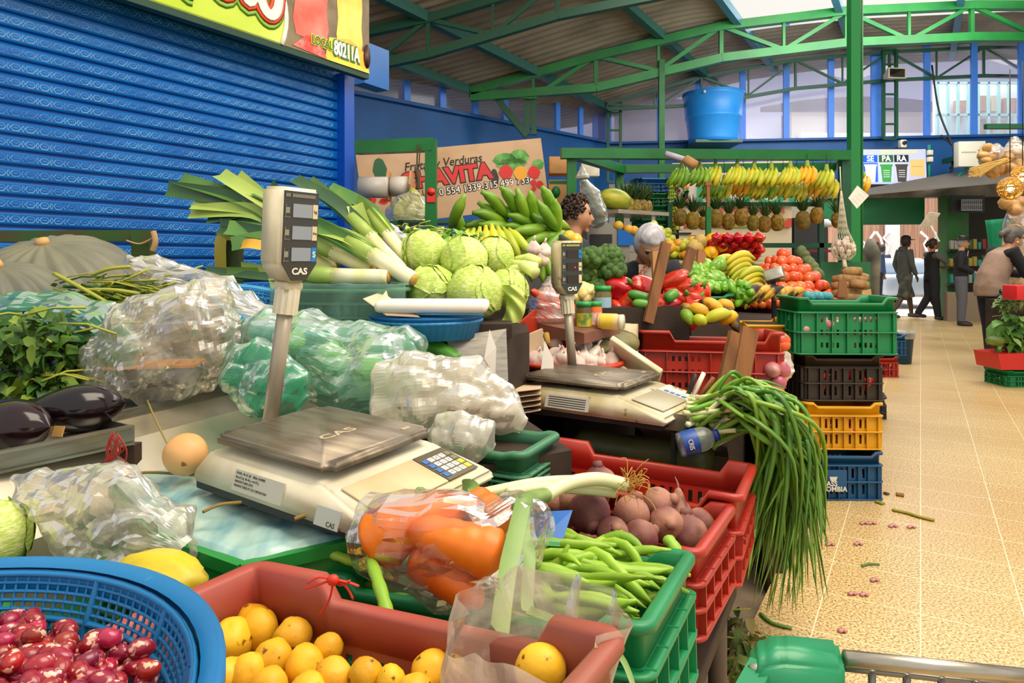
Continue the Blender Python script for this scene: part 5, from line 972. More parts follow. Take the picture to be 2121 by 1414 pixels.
for j, (dz, cc, lb) in enumerate([(0, CLB, 'light blue fluted dish at the bottom of the pair under the papers'), (.052, CB, 'dark blue fluted dish on top of the light one')]):
    k = MB(); n = 96; pr = [(.155, 0), (.165, .045), (.172, .048), (.172, .055)] if not j else [(.165, 0), (.172, .010), (.175, .014)]; vs = []
    for r, z in pr:
        for q in range(n): a = 2 * PI * q / n; rr = r * (1 + .02 * (q % 2)); vs.append((rr * math.cos(a), rr * math.sin(a), z))
    k.add(vs, [(i * n + q, i * n + (q + 1) % n, (i + 1) * n + (q + 1) % n, (i + 1) * n + q) for i in range(len(pr) - 1) for q in range(n)] + [tuple(range(n - 1, -1, -1)), tuple((len(pr) - 1) * n + q for q in range(n))]); solo('fluted_dish', k, cc, lb, 'dish', mx=T(*W(884, 696, 2.12)) @ T(0, 0, dz))
k = MB(); k.box((0, 0, .018), (.33, .15, .036), T(*W(898, 645, 2.05)) @ Rz(-.03), bev=.014); e = thing('paper_roll', 'folded stack of white paper lying on the blue fluted dish', 'paper', loc=W(898, 645, 2.05)); obj('folded_sheets', k, PAPER, e, world=True)
k = MB(); k.quad(W(752, 618, 2.05), W(800, 652, 1.98), W(870, 656, 1.98), W(790, 604, 2.2), .002); k.quad(W(780, 630, 2.04), W(800, 602, 2.1), W(812, 640, 2.05), W(800, 655, 2.0), .002); obj('loose_sheet', k, mat('paper_tan', '#dcc0a0', .7), e, world=True)
e = thing('steel_box', 'shiny open steel scoop tray below the lettuces', 'tray', loc=W(985, 760, 2.2)); k = MB(); k.quad(W(922, 700, 2.06), W(1048, 682, 2.1), W(1052, 790, 2.06), W(960, 790, 2.02), .006); k.quad(W(922, 700, 2.06), W(1048, 682, 2.1), W(1062, 664, 2.4), W(925, 680, 2.4), .006); obj('pan', k, STEEL, e, world=True); board('short dark block under the steel scoop tray', 'wood_block', [(-.2, 2.12), (.0, 2.14), (.0, 2.4), (-.2, 2.4)], .955, 1.0)
k = MB(); k.tube(curve([W(860, 735, 2.02), W(900, 722, 2.02), W(950, 752, 1.99)]), [.02] + [.027] * 11 + [.016], 12); solo('cucumber', k, mat('cucumber', '#4f9a22', .4, '#3a7a1c', 8), 'green cucumber poking out under the blue fluted dish', 'cucumber', world=True)
k = MB(); k.quad(W(1003, 742, 1.98), W(1026, 780, 1.97), W(1028, 720, 1.98), W(1014, 682, 2.0), .002); solo('paper_slip', k, PAPER, 'white pointed paper slip standing beside the steel tray', 'paper', world=True)
# red box with garlic, bucket, papers
e = thing('red_box', 'tall red plastic box behind the garlic', 'box', loc=W(1150, 800, 2.75)); k = MB()
k.quad(W(1048, 690, 2.6), W(1106, 640, 2.78), W(1106, 800, 2.78), W(1048, 805, 2.6), .01); k.quad(W(1106, 640, 2.78), W(1240, 650, 2.95), W(1240, 800, 2.95), W(1106, 800, 2.78), .01); obj('walls', k, mat('box_red', '#c23a24', .4), e, world=True)
k = MB(); k.quad(W(1055, 708, 2.6), W(1120, 680, 2.72), W(1120, 790, 2.72), W(1055, 800, 2.6), .012); k.quad(W(1050, 712, 2.58), W(1080, 690, 2.62), W(1084, 790, 2.62), W(1050, 800, 2.58), .01); solo('cardboard_sheets', k, mat('pale_card', '#e2c8a4', .7), 'pale cardboard sheets standing inside the red box', 'cardboard', world=True)
e = thing('red_bucket', 'small red bucket full of garlic behind the old scale', 'bucket', T(*W(1180, 830, 2.68))); k = MB(); k.lathe([(0, 0), (.16, 0), (.20, .15), (.215, .15), (.215, .165), (.195, .165), (.155, .01), (0, .01)], 40); obj('tub', k, mat('bucket_red', '#d6432c', .4), e)
GA = mat('garlic_skin', '#f4e8da', .55, '#e0c2b8', 6, stretch=(2, 2, .5), var=.05, bump=.1, bs=25)
def garlic(i):
    q = MB(); q.blob(1, lambda d: V((d.x, d.y, d.z * .8)) * (.032 * (1 + .06 * abs(math.cos(3.5 * math.atan2(d.y, d.x) + i)))) + V((0, 0, .02 * max(0, d.z - .8) * 4)), 24, 12); q.tube([(0, 0, .03), (.002, 0, .05), (.006, .003, .062)], [.008, .005, .004], 6); return q
gp = proto(garlic, GA, 'garlic_bulb', 'garlic', 3); R = random.Random(6); GS = [(1100, 745), (1117, 715), (1105, 722), (1150, 710), (1180, 735), (1200, 715), (1210, 742), (1232, 735), (1225, 705), (1195, 755), (1165, 742), (1250, 750), (1172, 690), (1205, 705), (1215, 722), (1240, 715), (1152, 735), (1265, 748)]
heap(gp, [W(x, y, 2.6 + .2 * (760 - y) / 60 + R.uniform(-.02, .02)) for x, y in GS] + [W(R.uniform(1110, 1250), R.uniform(740, 775), 2.66) for _ in range(22)], R, 'papery pale garlic bulb in the red bucket behind the old scale', 'garlic bulbs in the red bucket', .85, 1.05, .7)
k = MB(); k.quad(W(1116, 800, 2.42), W(1148, 800, 2.42), W(1146, 742, 2.44), W(1128, 705, 2.46), .002); solo('paper_slip', k, PAPER, 'white paper slip standing left of the old scale column', 'paper', world=True)
k = MB()
for i in range(5): k.quad(W(1070 + i * 3, 800 + i * 11, 2.3), W(1122, 796 + i * 11, 2.3), W(1120, 806 + i * 11, 2.2), W(1068 + i * 4, 812 + i * 11, 2.2), .002)
solo('paper_pile', k, mat('paper_tan', '#dcc0a0', .7), 'pile of crumpled tan papers left of the old scale', 'paper', world=True)
k = MB()
for i in range(6): k.tube(curve([W(1046 + i, 735 + i * 9, 2.5), W(1056, 740 + i * 9, 2.49), W(1048 + i, 748 + i * 8, 2.5)]), .004, 5)
solo('clip_bundle', k, STEEL, 'bundle of metal clips hung on the front of the red box', 'clips', world=True)
k = MB(); k.tube([W(1131, 690, 2.6), W(1135, 712, 2.58)], .012, 6); solo('twine_stub', k, mat('twine_yellow', '#d8a848', .7), 'short yellow twine bundle poking above the garlic', 'twine', world=True)
# shelf with jars and the radish bag
e = thing('jar_shelf', 'worn brown board shelf holding spice jars', 'shelf', loc=W(1200, 690, 2.85)); k = MB(); k.quad(W(1110, 668, 2.78), W(1210, 690, 2.62), W(1285, 672, 2.75), W(1180, 655, 3.0), .012); k.quad(W(1110, 668, 2.78), W(1110, 695, 2.78), W(1210, 712, 2.62), W(1210, 690, 2.62), .006); k.quad(W(1210, 690, 2.62), W(1210, 712, 2.62), W(1285, 690, 2.75), W(1285, 672, 2.75), .006); obj('board', k, mat('board_brown', '#8a5a48', .6, '#6f4a38', 6), e, world=True)
def jar(label, x, y, d, r, h, body, lidc, lab_c=None, mx=None):
    t = thing('spice_jar', label, 'jar', mx if mx else T(*W(x, y, d))); k = MB(); k.lathe([(0, 0), (r * .94, 0), (r, .006), (r, h * .72), (r * .86, h * .82), (r * .86, h * .86), (0, h * .86)], 28); obj('glass_body', k, body, t); k = MB(); k.lathe([(0, h * .84), (r * .92, h * .84), (r * .92, h), (0, h)], 28); obj('lid', k, lidc, t)
    if lab_c: k = MB(); vs = []; n = 10; [vs.append((r * 1.02 * math.cos(-PI / 2 + (i / n - .5) * 2.0), r * 1.02 * math.sin(-PI / 2 + (i / n - .5) * 2.0), z)) for z in (h * .15, h * .62) for i in range(n + 1)]; k.add(vs, [(i, i + 1, i + n + 2, i + n + 1) for i in range(n)]); obj('paper_label', k, lab_c, t)
    return t
lg = mat('lid_green', '#1f9a4a', .4); JB = [mat('jar_dark', '#5a4424', .2, '#7a6430', 8, coat=.5), mat('jar_orange', '#d8661c', .3, coat=.5), mat('jar_olive', '#6a5c2c', .2, coat=.5)]
jar('spice jar with green lid and yellow bordered label at the shelf front', 1210, 684, 2.74, .038, .115, JB[0], lg, mat('label_yellow', '#d8c23a', .5, '#5a8a3c', 30)); jar('orange spice jar with red label and white green lid', 1232, 680, 2.74, .03, .108, JB[1], lg, mat('label_red', '#d84a3a', .5, '#f0e6d8', 40)); jar('taller jar with bright green lid behind the other jars', 1248, 652, 2.95, .04, .125, JB[2], lg, mat('label_blue', '#8fb6c8', .5))
jar('small jar lying on its side with cream lid', 0, 0, 0, .032, .10, mat('jar_cream', '#e0bc78', .4), WHITE, mat('label_lemon', '#e8c83a', .5), T(*W(1240, 665, 2.7)) @ Rz(-.4) @ Ry(PI / 2))
bagpts('clear knotted bag full of red radishes beside the old scale display', 'radish_bag', [(1145, 575, 2.9, .02, .02), (1145, 600, 2.88, .05, .06), (1142, 630, 2.86, .09, .09), (1140, 655, 2.85, .10, .10), (1140, 680, 2.85, .05, .05)], film('radish_film', '#fbf2ea', .22, .1, .4, 10, .4, .8), seed=4, amp=.016)
R = random.Random(9); q = MB(); q.lathe([(0, -.05), (.012, -.04), (.016, 0), (.012, .03), (0, .035)], 12); rp = [solo('radish', q, mat('radish_red', '#d8462c', .4, var=.1), 'x', 'radish')]
heap(rp, [W(1142 + R.uniform(-38, 38), 640 + R.uniform(-26, 34), 2.86 + R.uniform(-.05, .05)) for _ in range(26)], R, 'red radish showing through the knotted clear bag', 'radishes in the clear bag', .9, 1.3)
# ---------------------------------------------------------------- fruit builders
BG = mat('plantain_green', '#7fa827', .4, '#5f8c1c', 5, var=.08, stretch=(1, 1, .5)); BY = mat('banana_yellow', '#eab41c', .42, '#d89a18', 6, var=.08, col3='#6b4416', ns3=22, lo3=.66, hi3=.72); BGY = mat('banana_green_yellow', '#a9bb2a', .42, '#d6c22c', 3, var=.10); BR = mat('plantain_ripe', '#d8a428', .5, '#2e2216', 7, lo=.46, hi=.56, var=.1); TIP = mat('banana_tip', '#4a3a1c', .7)
def finger(k, a, b, sag, r, up=(0, 0, -1), mi=0, n=7):      # one curved banana from a to b
    a, b = V(a), V(b); u = V(up); P = [a.lerp(b, t) + u * (sag * 4 * t * (1 - t)) for t in [i / 8 for i in range(9)]]; k.tube(P, [r * .38, r * .5, r * .9, r, r * 1.02, r, r * .9, r * .6, r * .28], n, mi)
def hand(name, label, cat, mx, n, L, r, m, group=None, spread=1.0, sag=.05, droop=1.0, seed=0, rows=2):
    e = thing(name, label, cat, mx, group); R = random.Random(seed)
    for row in range(rows):
        for i in range(n):
            t = (i - (n - 1) / 2) / max(1, n - 1); a = V((t * .075, .012 * row - .006, -.012 * row - .01 * abs(t))); d = V((t * spread - .35, -.25 - .35 * row + R.uniform(-.08, .08), -droop)).normalized(); k = MB()
            finger(k, a, a + d * L * R.uniform(.9, 1.05), sag, r, (.55, -.8, .1)); obj('finger', k, m, e)
    k = MB(); k.tube([(0, 0, .045), (0, 0, .01), (0, 0, -.015)], [.012, .018, .03], 8); obj('stem', k, mat('banana_stem', '#8fa03a', .6), e); return e
def pineapple_parts(e, s=1.0, seed=0, body='#b98a2c', b2='#7a6a20'):
    k = MB(); nu, nv = 40, 26
    def fn(u, v):
        a = 2 * PI * u; th = PI * (.02 + .96 * v); r = .062 * math.sin(th) ** .72; z = .085 * math.cos(th); p = 6 * u * 2; q = v * 11
        bump = .004 * (abs(math.sin(PI * (p + q * .5))) * abs(math.sin(PI * (p - q * .5)))) ** .6; return V(((r + bump) * math.cos(a) * s, (r + bump) * math.sin(a) * s, z * s))
    k.grid(fn, nu, nv, cu=True); obj('fruit', k, mat('pineapple_' + body[1:], body, .55, b2, 38, var=.15, lo=.42, hi=.58), e); k = MB(); R = random.Random(seed)
    for i in range(26):
        a = i * 2.4; t = i / 26; L = lerp(.13, .19, t) * s * R.uniform(.85, 1.1); o = lerp(.9, .12, t); d = V((math.cos(a) * o, math.sin(a) * o, 1)).normalized(); p = V((math.cos(a) * .012, math.sin(a) * .012, .08 * s)); k.leaf([p, p + d * L * .5, p + d * L + V((math.cos(a), math.sin(a), -.5)) * (L * .22 * o)], [.010 * s, .009 * s, .001], V((math.cos(a), math.sin(a), .2)), .35)
    obj('crown', k, mat('pineapple_crown', '#4a6a34', .5, '#2f5228', 8, var=.1), e); return e
# ---------------------------------------------------------------- plantain bunch, broccoli, cauliflower
e = thing('plantain_bunch', 'big bunch of green plantains lying on its side behind the lettuces', 'plantains', loc=W(1060, 540, 3.3)); R = random.Random(3)
st = W(1165, 520, 3.25); FB = [(955, 420, 940, 455), (1010, 410, 1040, 440), (1045, 400, 1070, 440), (1075, 405, 1090, 450), (1100, 415, 1105, 455), (1130, 405, 1145, 440), (1000, 425, 1045, 455), (1035, 440, 1085, 455), (1085, 430, 1120, 470), (1120, 425, 1150, 470), (1150, 425, 1155, 480), (990, 445, 1040, 465), (1000, 465, 1060, 470), (1060, 450, 1110, 480), (1050, 470, 1110, 490), (1110, 450, 1150, 490), (975, 470, 1030, 480), (1095, 500, 1140, 475), (1065, 480, 1130, 470), (1085, 510, 1150, 490), (1130, 530, 1160, 490), (1110, 525, 1150, 495), (1040, 495, 1090, 500), (1140, 495, 1170, 505), (945, 440, 960, 490), (965, 480, 1010, 500), (1120, 460, 1165, 470)]
for i, (x1, y1, x2, y2) in enumerate(FB):
    d = 3.2 + .012 * (i % 9); k = MB(); v = V((x2 - x1, y2 - y1, 0)); l = v.length; s = 78 / max(l, 30) if l < 78 else 1; xm, ym = (x1 + x2) / 2, (y1 + y2) / 2; finger(k, W(xm + (x1 - xm) * s, ym + (y1 - ym) * s, d), W(xm + (x2 - xm) * s, ym + (y2 - ym) * s, d + .10), .018, .028, (0, -.4, 1) if i % 3 else (0, -1, -.2), n=8); obj('finger', k, BG, e, world=True)
k = MB(); k.tube(curve([W(985, 470, 3.36), W(1080, 480, 3.36), W(1150, 492, 3.3), W(1182, 512, 3.22), W(1205, 532, 3.2)]), .028, 9); obj('stalk', k, mat('plantain_stalk', '#4a5a2a', .7, '#2e2a1c', 9), e, world=True)
for j, (x, y, lb, col) in enumerate([(1010, 470, 'hand of ripening plantains in front of the big green bunch', BGY), (1060, 500, 'drooping hand of green plantains left of the garlic', BG)]):
    e = thing('plantain_hand', lb, 'plantains', loc=W(x, y + 30, 3.0)); 
    for i in range(8):
        k = MB(); a = i / 7; finger(k, W(x - 40 + 12 * i + 30 * j, y - 5 + 3 * abs(i - 4) + 25 * j, 3.02 + .01 * i), W(x - 50 + 14 * i + (a - .3) * 60 + 20 * j, y + 55 + 18 * math.sin(a * 3) + 18 * j * a, 2.93 + .01 * i), .018, .023, (0, -1, .2)); obj('finger', k, col, e, world=True)
k = MB(); R = random.Random(2); YF = mat('yellow_pepper', '#f0b818', .35, '#e8a010', 6, coat=.3, var=.05)
for i, (x, y) in enumerate([(1165, 495), (1178, 492), (1192, 498)]): q = lump((.035, .034, .036), .1, 1.5, i, 14, 10); solo('yellow_fruit', q, YF, ['yellow fruit left of three under the plantain stalk', 'yellow fruit in the middle of three under the plantain stalk', 'yellow fruit right of three under the plantain stalk'][i], 'fruit', mx=T(*W(x, y, 3.35)))
BRO = mat('broccoli_head', '#4a6b2c', .75, '#37541f', 30, bump=.5, bs=120, var=.06); BRS = mat('broccoli_stem', '#a8b84a', .5)
def broc(e, r, seed, m, stem=True):
    R = random.Random(seed); k = MB()
    for i in range(26):
        z = 1 - 1.15 * i / 26; a = i * 2.4; q = math.sqrt(max(0, 1 - z * z)); k.blob((r * .36,) * 3, lambda d: 1 + .12 * nz(d, 5, i), 12, 8, T(q * math.cos(a) * r * .78, q * math.sin(a) * r * .78, z * r * .72))
    k.blob((r * .8, r * .8, r * .7), None, 12, 8); obj('florets', k, m, e)
    if stem: k = MB(); k.tube([(0, 0, -r * .3), (0, 0, -r * 1.3)], [r * .4, r * .3], 9); obj('stem', k, BRS, e)
BL_ = [(1228, 540), (1262, 535), (1215, 570), (1250, 572), (1240, 605), (1268, 600), (1222, 600), (1205, 545), (1268, 565)]; BLL = ['broccoli head at the top left beside the old scale display', 'broccoli head at the top right with pale stem showing', 'broccoli head on the left of the middle row', 'large broccoli head in the middle of the pile', 'broccoli head low behind the tall spice jar', 'broccoli head at the lower right next to the peppers', 'broccoli head low on the left above the cauliflower', 'broccoli head half hidden behind the display head', 'broccoli head at the right side against the dark jacket']
for i, (x, y) in enumerate(BL_):
    e = thing('broccoli', BLL[i], 'broccoli', T(*W(x, y, 3.15 + .02 * (i % 4))) @ Rz(i) @ Rx(.5 * math.sin(i * 2)), 'broccoli heads beside the old scale'); broc(e, .066, i, BRO)
e = thing('cauliflower', 'cream cauliflower between the radish bag and the broccoli', 'cauliflower', T(*W(1208, 618, 3.05))); broc(e, .072, 40, mat('cauliflower_cream', '#efe0a0', .6, '#d8c070', 25, bump=.4, bs=90), False); k = MB(); k.leaf(curve([(-.07, -.03, -.06), (-.08, -.05, .0), (-.06, -.05, .05)], 4), [.03] * 8 + [.01], (0, -1, 0), .3); obj('leaf', k, LETL, e)
board('dark stand behind the lettuces carrying broccoli and plantains', 'back_stand', [(-.45, 2.78), (.15, 2.85), (.78, 3.0), (.78, 3.7), (-.4, 3.7)], -.09, 1.0)
for i, (x, y) in enumerate([(1128, 520), (1122, 538), (1105, 515)]): o = gp[i].copy(); COL.objects.link(o); o.matrix_basis = T(*W(x, y, 2.95)) @ Rx(.5); o['label'] = ['single garlic bulb under the plantains beside the display', 'garlic bulb lying right of the celery stalks', 'garlic bulb half behind the drooping plantain hand'][i]; o['group'] = 'loose garlic by the celery'
for i, (x, y, d, r) in enumerate([(1268, 720, 2.85, .09), (1240, 735, 2.75, .07)]): k = MB(); k.blob((r * 1.3, r, r * .8), lambda dd: 1 + .06 * nz(dd, 3, i), 20, 12, T(*W(x, y, d)) @ Ry(-.3)); solo('dark_squash', k, mat('squash_dark', '#4a5030', .5, '#8a8050', 6, stretch=(1, 3, 3)), ['mottled dark squash right of the garlic bucket', 'smaller dark squash lying against the garlic bulbs'][i], 'squash', world=True)
k = MB(); k.grid(lambda u, v: W(lerp(1255, 1318, u), lerp(672, 800, v), 2.9 - .2 * v + .06 * math.sin(u * 7) * .5), 10, 10); o = solo('sack_edge', k, mat('sack_tan', '#cdb896', .8, bump=.3), 'tan woven sack edge right of the dark squash', 'sack', world=True); o.modifiers.new('s', 'SOLIDIFY').thickness = .01
# red peppers in a grey bin
e = thing('grey_bin', 'grey plastic bin full of red peppers', 'bin', loc=W(1340, 760, 3.1)); k = MB(); a = W(1285, 655, 3.0); b = W(1332, 660, 3.05); k.prism([(a.x, a.y), (b.x, b.y), (b.x + .1, b.y + .45), (a.x - .02, a.y + .45)], .45, a.z); k.bar(a, b, .03); obj('tub', k, mat('bin_grey', '#b5b0a2', .5), e, world=True)
PEP = mat('pepper_red', '#cc1f14', .22, '#b3170f', 5, var=.1, coat=.5); PEO = mat('pepper_orange_red', '#e2401c', .22, '#d02a14', 5, coat=.5); ST = mat('pepper_stem', '#5a8a2c', .5); ZU = mat('zucchini', '#5c9a34', .35, '#3f7f26', 8, stretch=(1, 1, .3)); CHI = mat('chili_green', '#6fae1c', .3, '#4f8f18', 5, var=.15, coat=.3)
def pepper(i, L=.085, r=.036, m=PEP, name='red_pepper'):
    k = MB(); k.blob(1, lambda d: V((d.x * r, d.y * r, d.z * L * .6)) * (1 + .10 * math.cos(4 * math.atan2(d.y, d.x) + i) * (1 - .5 * d.z ** 2) + .08 * nz(d, 1.6, i) - .25 * max(0, d.z - .75)), 24, 14)
    k.tube([(0, 0, L * .5), (.003, .002, L * .62), (.01, .004, L * .74)], [.012, .006, .005], 6, 1); return solo(name, k, [m, ST], 'x', 'pepper')
def place(protos, items, group, d0=None):         # items: (x, y, d, size factor, euler, label)
    for i, (x, y, d, s, eu, lb) in enumerate(items):
        pr = protos[i % len(protos)]; o = pr if i < len(protos) else pr.copy()
        if i >= len(protos): COL.objects.link(o)
        o.matrix_basis = T(*W(x, y, d)) @ Rz(eu[2]) @ Ry(eu[1]) @ Rx(eu[0]) @ S(s); o['label'] = lb; o['group'] = group
pr = [pepper(0), pepper(2, .10, .036), pepper(4, .09, .036, PEO)]; R = random.Random(5); it = []
PL = ['red pepper at the far left of the grey bin beside the broccoli', 'long red pepper standing left of the zucchinis', 'red pepper in front under the leaning plank', 'big red pepper with smooth shoulder at the top right', 'red pepper behind the plank at the top of the bin', 'red pepper lying at the right rim of the bin', 'orange red pepper at the lower right of the bin', 'red pepper in the front row centre', 'small red pepper at the left front with green stem', 'red pepper under the broad one at right', 'red pepper showing behind the zucchinis', 'red pepper low beside the ripe plantains']
for i, (x, y) in enumerate([(1285, 603), (1305, 632), (1350, 640), (1420, 608), (1398, 590), (1440, 630), (1425, 635), (1378, 636), (1278, 645), (1405, 622), (1335, 605), (1448, 615)]): it.append((x, y - 6, 3.06 + .05 * (650 - y) / 50, R.uniform(1.3, 1.6) * (.7 if i == 8 else 1), (R.uniform(.8, 2.2), R.uniform(-.6, .6), R.uniform(-1.5, 1.5)), PL[i]))
place(pr, it, 'red peppers in the grey bin')
for i in range(14): o = pr[i % 3].copy(); COL.objects.link(o); o.matrix_basis = T(*W(R.uniform(1290, 1440), R.uniform(640, 658), 3.12)) @ Rx(i) @ Rz(i) @ S(1.2); o['label'] = 'red pepper buried low in the grey bin'; o['group'] = 'red peppers in the grey bin'
for i, (a, b, r) in enumerate([((1300, 608, 3.0), (1356, 622, 2.98), .021), ((1310, 628, 2.97), (1358, 634, 2.95), .02), ((1378, 622, 2.98), (1404, 604, 3.0), .024), ((1265, 600, 3.15), (1300, 598, 3.15), .024)]):
    k = MB(); p, q = W(*a), W(*b); k.tube(curve([p, (p + q) / 2 + V((0, 0, .004)), q], 5), [r * .4, r * .8, r, r * 1.05, r * 1.05, r * 1.0, r, r * .95, r * .85, r * .7, r * .3], 10); solo('zucchini', k, ZU, ['upper green zucchini lying on the red peppers', 'lower green zucchini lying on the red peppers', 'short zucchini right of the leaning plank', 'dark zucchini behind the leftmost red pepper'][i], 'zucchini', world=True)
def plank(label, a, b, w, th=.02, m=WOOD): p, q = W(*a), W(*b); k = MB(); k.bar(p, q, w, th, up=(.3, -1, 0)); return solo('wooden_stake', k, m, label, 'stake', world=True)
plank('tall brown wooden stake leaning in front of the grey haired woman', (1342, 668, 2.93), (1380, 503, 3.0), .045); plank('shorter brown stake leaning right of the grey haired woman', (1406, 605, 3.5), (1434, 515, 3.55), .05); plank('pale cardboard like plank standing behind the tall stake', (1365, 600, 3.6), (1362, 520, 3.6), .07, .02, CARD); plank('small brown stake end behind the green chilies', (1450, 550, 3.9), (1452, 520, 3.95), .05)
plank('left plank of the pair standing before the back red crate', (1496, 805, 2.58), (1523, 688, 2.64), .05); plank('right broader plank of the pair tied with green twine', (1530, 800, 2.6), (1553, 680, 2.66), .075)
# the red crate behind, with plantains
MR = T(*W(1462, 682, 3.02)) @ Rz(-.16) @ Rx(-.05); crate('red_crate', 'tall red crate standing behind the scallions with plantains above it', MR, .60, .34, .27, REDC, .04, .22, .1, True, rows=3)
board('dark table under the tall red crate and grey bin', 'pepper_table', [(.2, 2.62), (.92, 2.72), (1.18, 3.4), (.5, 3.65), (.3, 3.3)], -.09, .58)
for i, (a, b, m, lb) in enumerate([((1425, 640, 2.95), (1470, 655, 2.9), BR, 'ripe black streaked plantain beside the red peppers'), ((1450, 625, 3.0), (1500, 650, 2.95), BR, 'yellow plantain with black spots leaning over the crate'), ((1500, 640, 3.05), (1530, 690, 2.95), BR, 'yellow plantain hanging at the right of the red crate'), ((1455, 668, 2.88), (1515, 650, 2.88), BGY, 'green yellow plantain lying along the crate rim'), ((1412, 650, 2.95), (1432, 672, 2.88), BG, 'short green banana standing end on in the red crate'), ((1435, 668, 2.9), (1462, 672, 2.86), BGY, 'light green plantain low at the front rim'), ((1480, 635, 3.1), (1520, 640, 3.08), BR, 'dark spotted plantain behind the yellow ones'), ((1405, 640, 3.02), (1440, 655, 3.0), BR, 'blackened plantain at the left over the crate'), ((1495, 672, 2.92), (1528, 655, 2.9), BY, 'bright yellow plantain tip at the right over the crate')]):
    k = MB(); finger(k, W(*a), W(*b), .02, .026, (0, -.3, .8), n=9); solo('plantain', k, m, lb, 'plantain', 'plantains over the tall red crate', world=True)
# chilies and their green crate, banana pile, tomatoes ...
board('long dark market table under the bananas and tomatoes', 'fruit_table', [(.95, 3.62), (1.75, 3.78), (2.32, 4.4), (2.4, 4.9), (1.9, 5.35), (.8, 5.0), (.75, 4.4)], -.05, .86)
crate('chili_crate', 'green crate tipped forward with green chilies', T(*W(1462, 600, 3.75)) @ Rz(.25) @ Rx(.25), .26, .2, .10, GRD, .012, .2, .2, True)
def chili(i):
    k = MB(); P = curve([(0, 0, -.05), (.006, 0, -.01), (0, .004, .03)], 5); k.tube(P, [.006, .012, .017, .020, .022, .023, .023, .022, .019, .015, .008], 9); k.tube([(0, .004, .03), (.004, .006, .05)], .004, 5); return solo('green_chili', k, CHI, 'x', 'chili')
cp = [chili(0)]; q = MB(); q.blob((.03, .028, .04), lambda d: 1 + .1 * math.cos(4 * math.atan2(d.y, d.x)), 14, 10); cp.append(solo('green_chili', q, mat('chili_pale', '#86b430', .3, '#6fa024', 5, coat=.3), 'x', 'chili'))
R = random.Random(12); heap(cp, [W(x, y, 3.7 + .3 * (610 - y) / 70) for x, y in [(R.uniform(1432, 1500), R.uniform(548, 598)) for _ in range(46)]], R, 'green chili in the heap above the tipped green crate', 'green chilies in the tipped crate', 1.0, 1.4)
heap([chili(1)], [W(R.uniform(1512, 1550), R.uniform(588, 628), 3.75) for _ in range(16)], R, 'light green chili in the heap under the green bananas', 'light green chilies under the bananas', 1.0, 1.3)
for i, (x, y, d, n, m, lb) in enumerate([(1535, 548, 4.15, 5, BGY, 'upper hand of pale green bananas on the table'), (1560, 580, 4.05, 6, BGY, 'lower hand of green bananas curving over the chilies'), (1500, 555, 4.2, 4, BGY, 'hand of green bananas behind the chili heap')]):
    e = thing('banana_hand', lb, 'bananas', loc=W(x, y, d), group='banana hands lying on the table')
    for j in range(n): k = MB(); finger(k, W(x + 28 - 2 * j, y - 12 + 9 * j, d + .05), W(x - 32 + 3 * j, y + 0 + 12 * j, d - .03), .045, .025, (0, -.2, 1)); obj('finger', k, m, e, world=True)
for i in range(9):
    x = 1560 + i * 11; k = MB(); finger(k, W(x - 22 + 10 * (i > 4), 632 - 2 * i, 3.75 + .03 * i), W(x + 18, 590 + 1.5 * i + 6 * (i % 2), 3.85 + .03 * i), .03, .026, (-.3, -.3, .6)); solo('ripe_plantain', k, BR, 'ripe black streaked plantain in the row before the tomatoes', 'plantain', 'ripe plantains before the tomatoes', world=True)
TM = mat('tomato_red', '#dd4a26', .25, '#e8762f', 2.5, var=.12, coat=.4); k = MB(); k.blob(1, lambda d: V((d.x, d.y, d.z * .85)) * (.037 * (1 + .025 * math.cos(5 * math.atan2(d.y, d.x)) - .10 * max(0, d.z - .8) * 4)), 18, 12); k.tube([(0, 0, .027), (0, 0, .034)], [.006, .004], 5, 1); tp = [solo('tomato', k, [TM, ST], 'x', 'tomato')]
R = random.Random(31); ts = []
c0 = W(1632, 600, 4.75)
for L_ in range(6):
    rx, ry = .38 * (1 - L_ / 6.5), .30 * (1 - L_ / 6.5); z = .925 + L_ * .056
    nn = int(42 * (1 - L_ / 6.3) ** 1.2) + 3
    for i in range(nn): a = 2 * PI * i / nn + L_; q = R.choice((1, 1, .75)); ts.append((c0.x - .03 + math.cos(a) * rx * q, c0.y + math.sin(a) * ry * q, z + R.uniform(-.006, .006)))
ts.append((c0.x - .03, c0.y, .925 + 6 * .055)); heap(tp, ts, R, lambda i: 'topmost tomato of the big heap' if i == len(ts) - 1 else 'orange red tomato in the big heap on the fruit table', 'tomatoes in the big heap', 1.08, 1.25)
k = MB(); k.lathe([(0, 0), (.33, 0), (.05, .26), (0, .26)], 24, T(c0.x - .03, c0.y, .862) @ S(1, .8, 1)); solo('tomato_mound', k, mat('mound_dark', '#5a2418', .7), 'dark mound under the loose tomatoes', 'heap', mx=M()).__setitem__('kind', 'stuff')
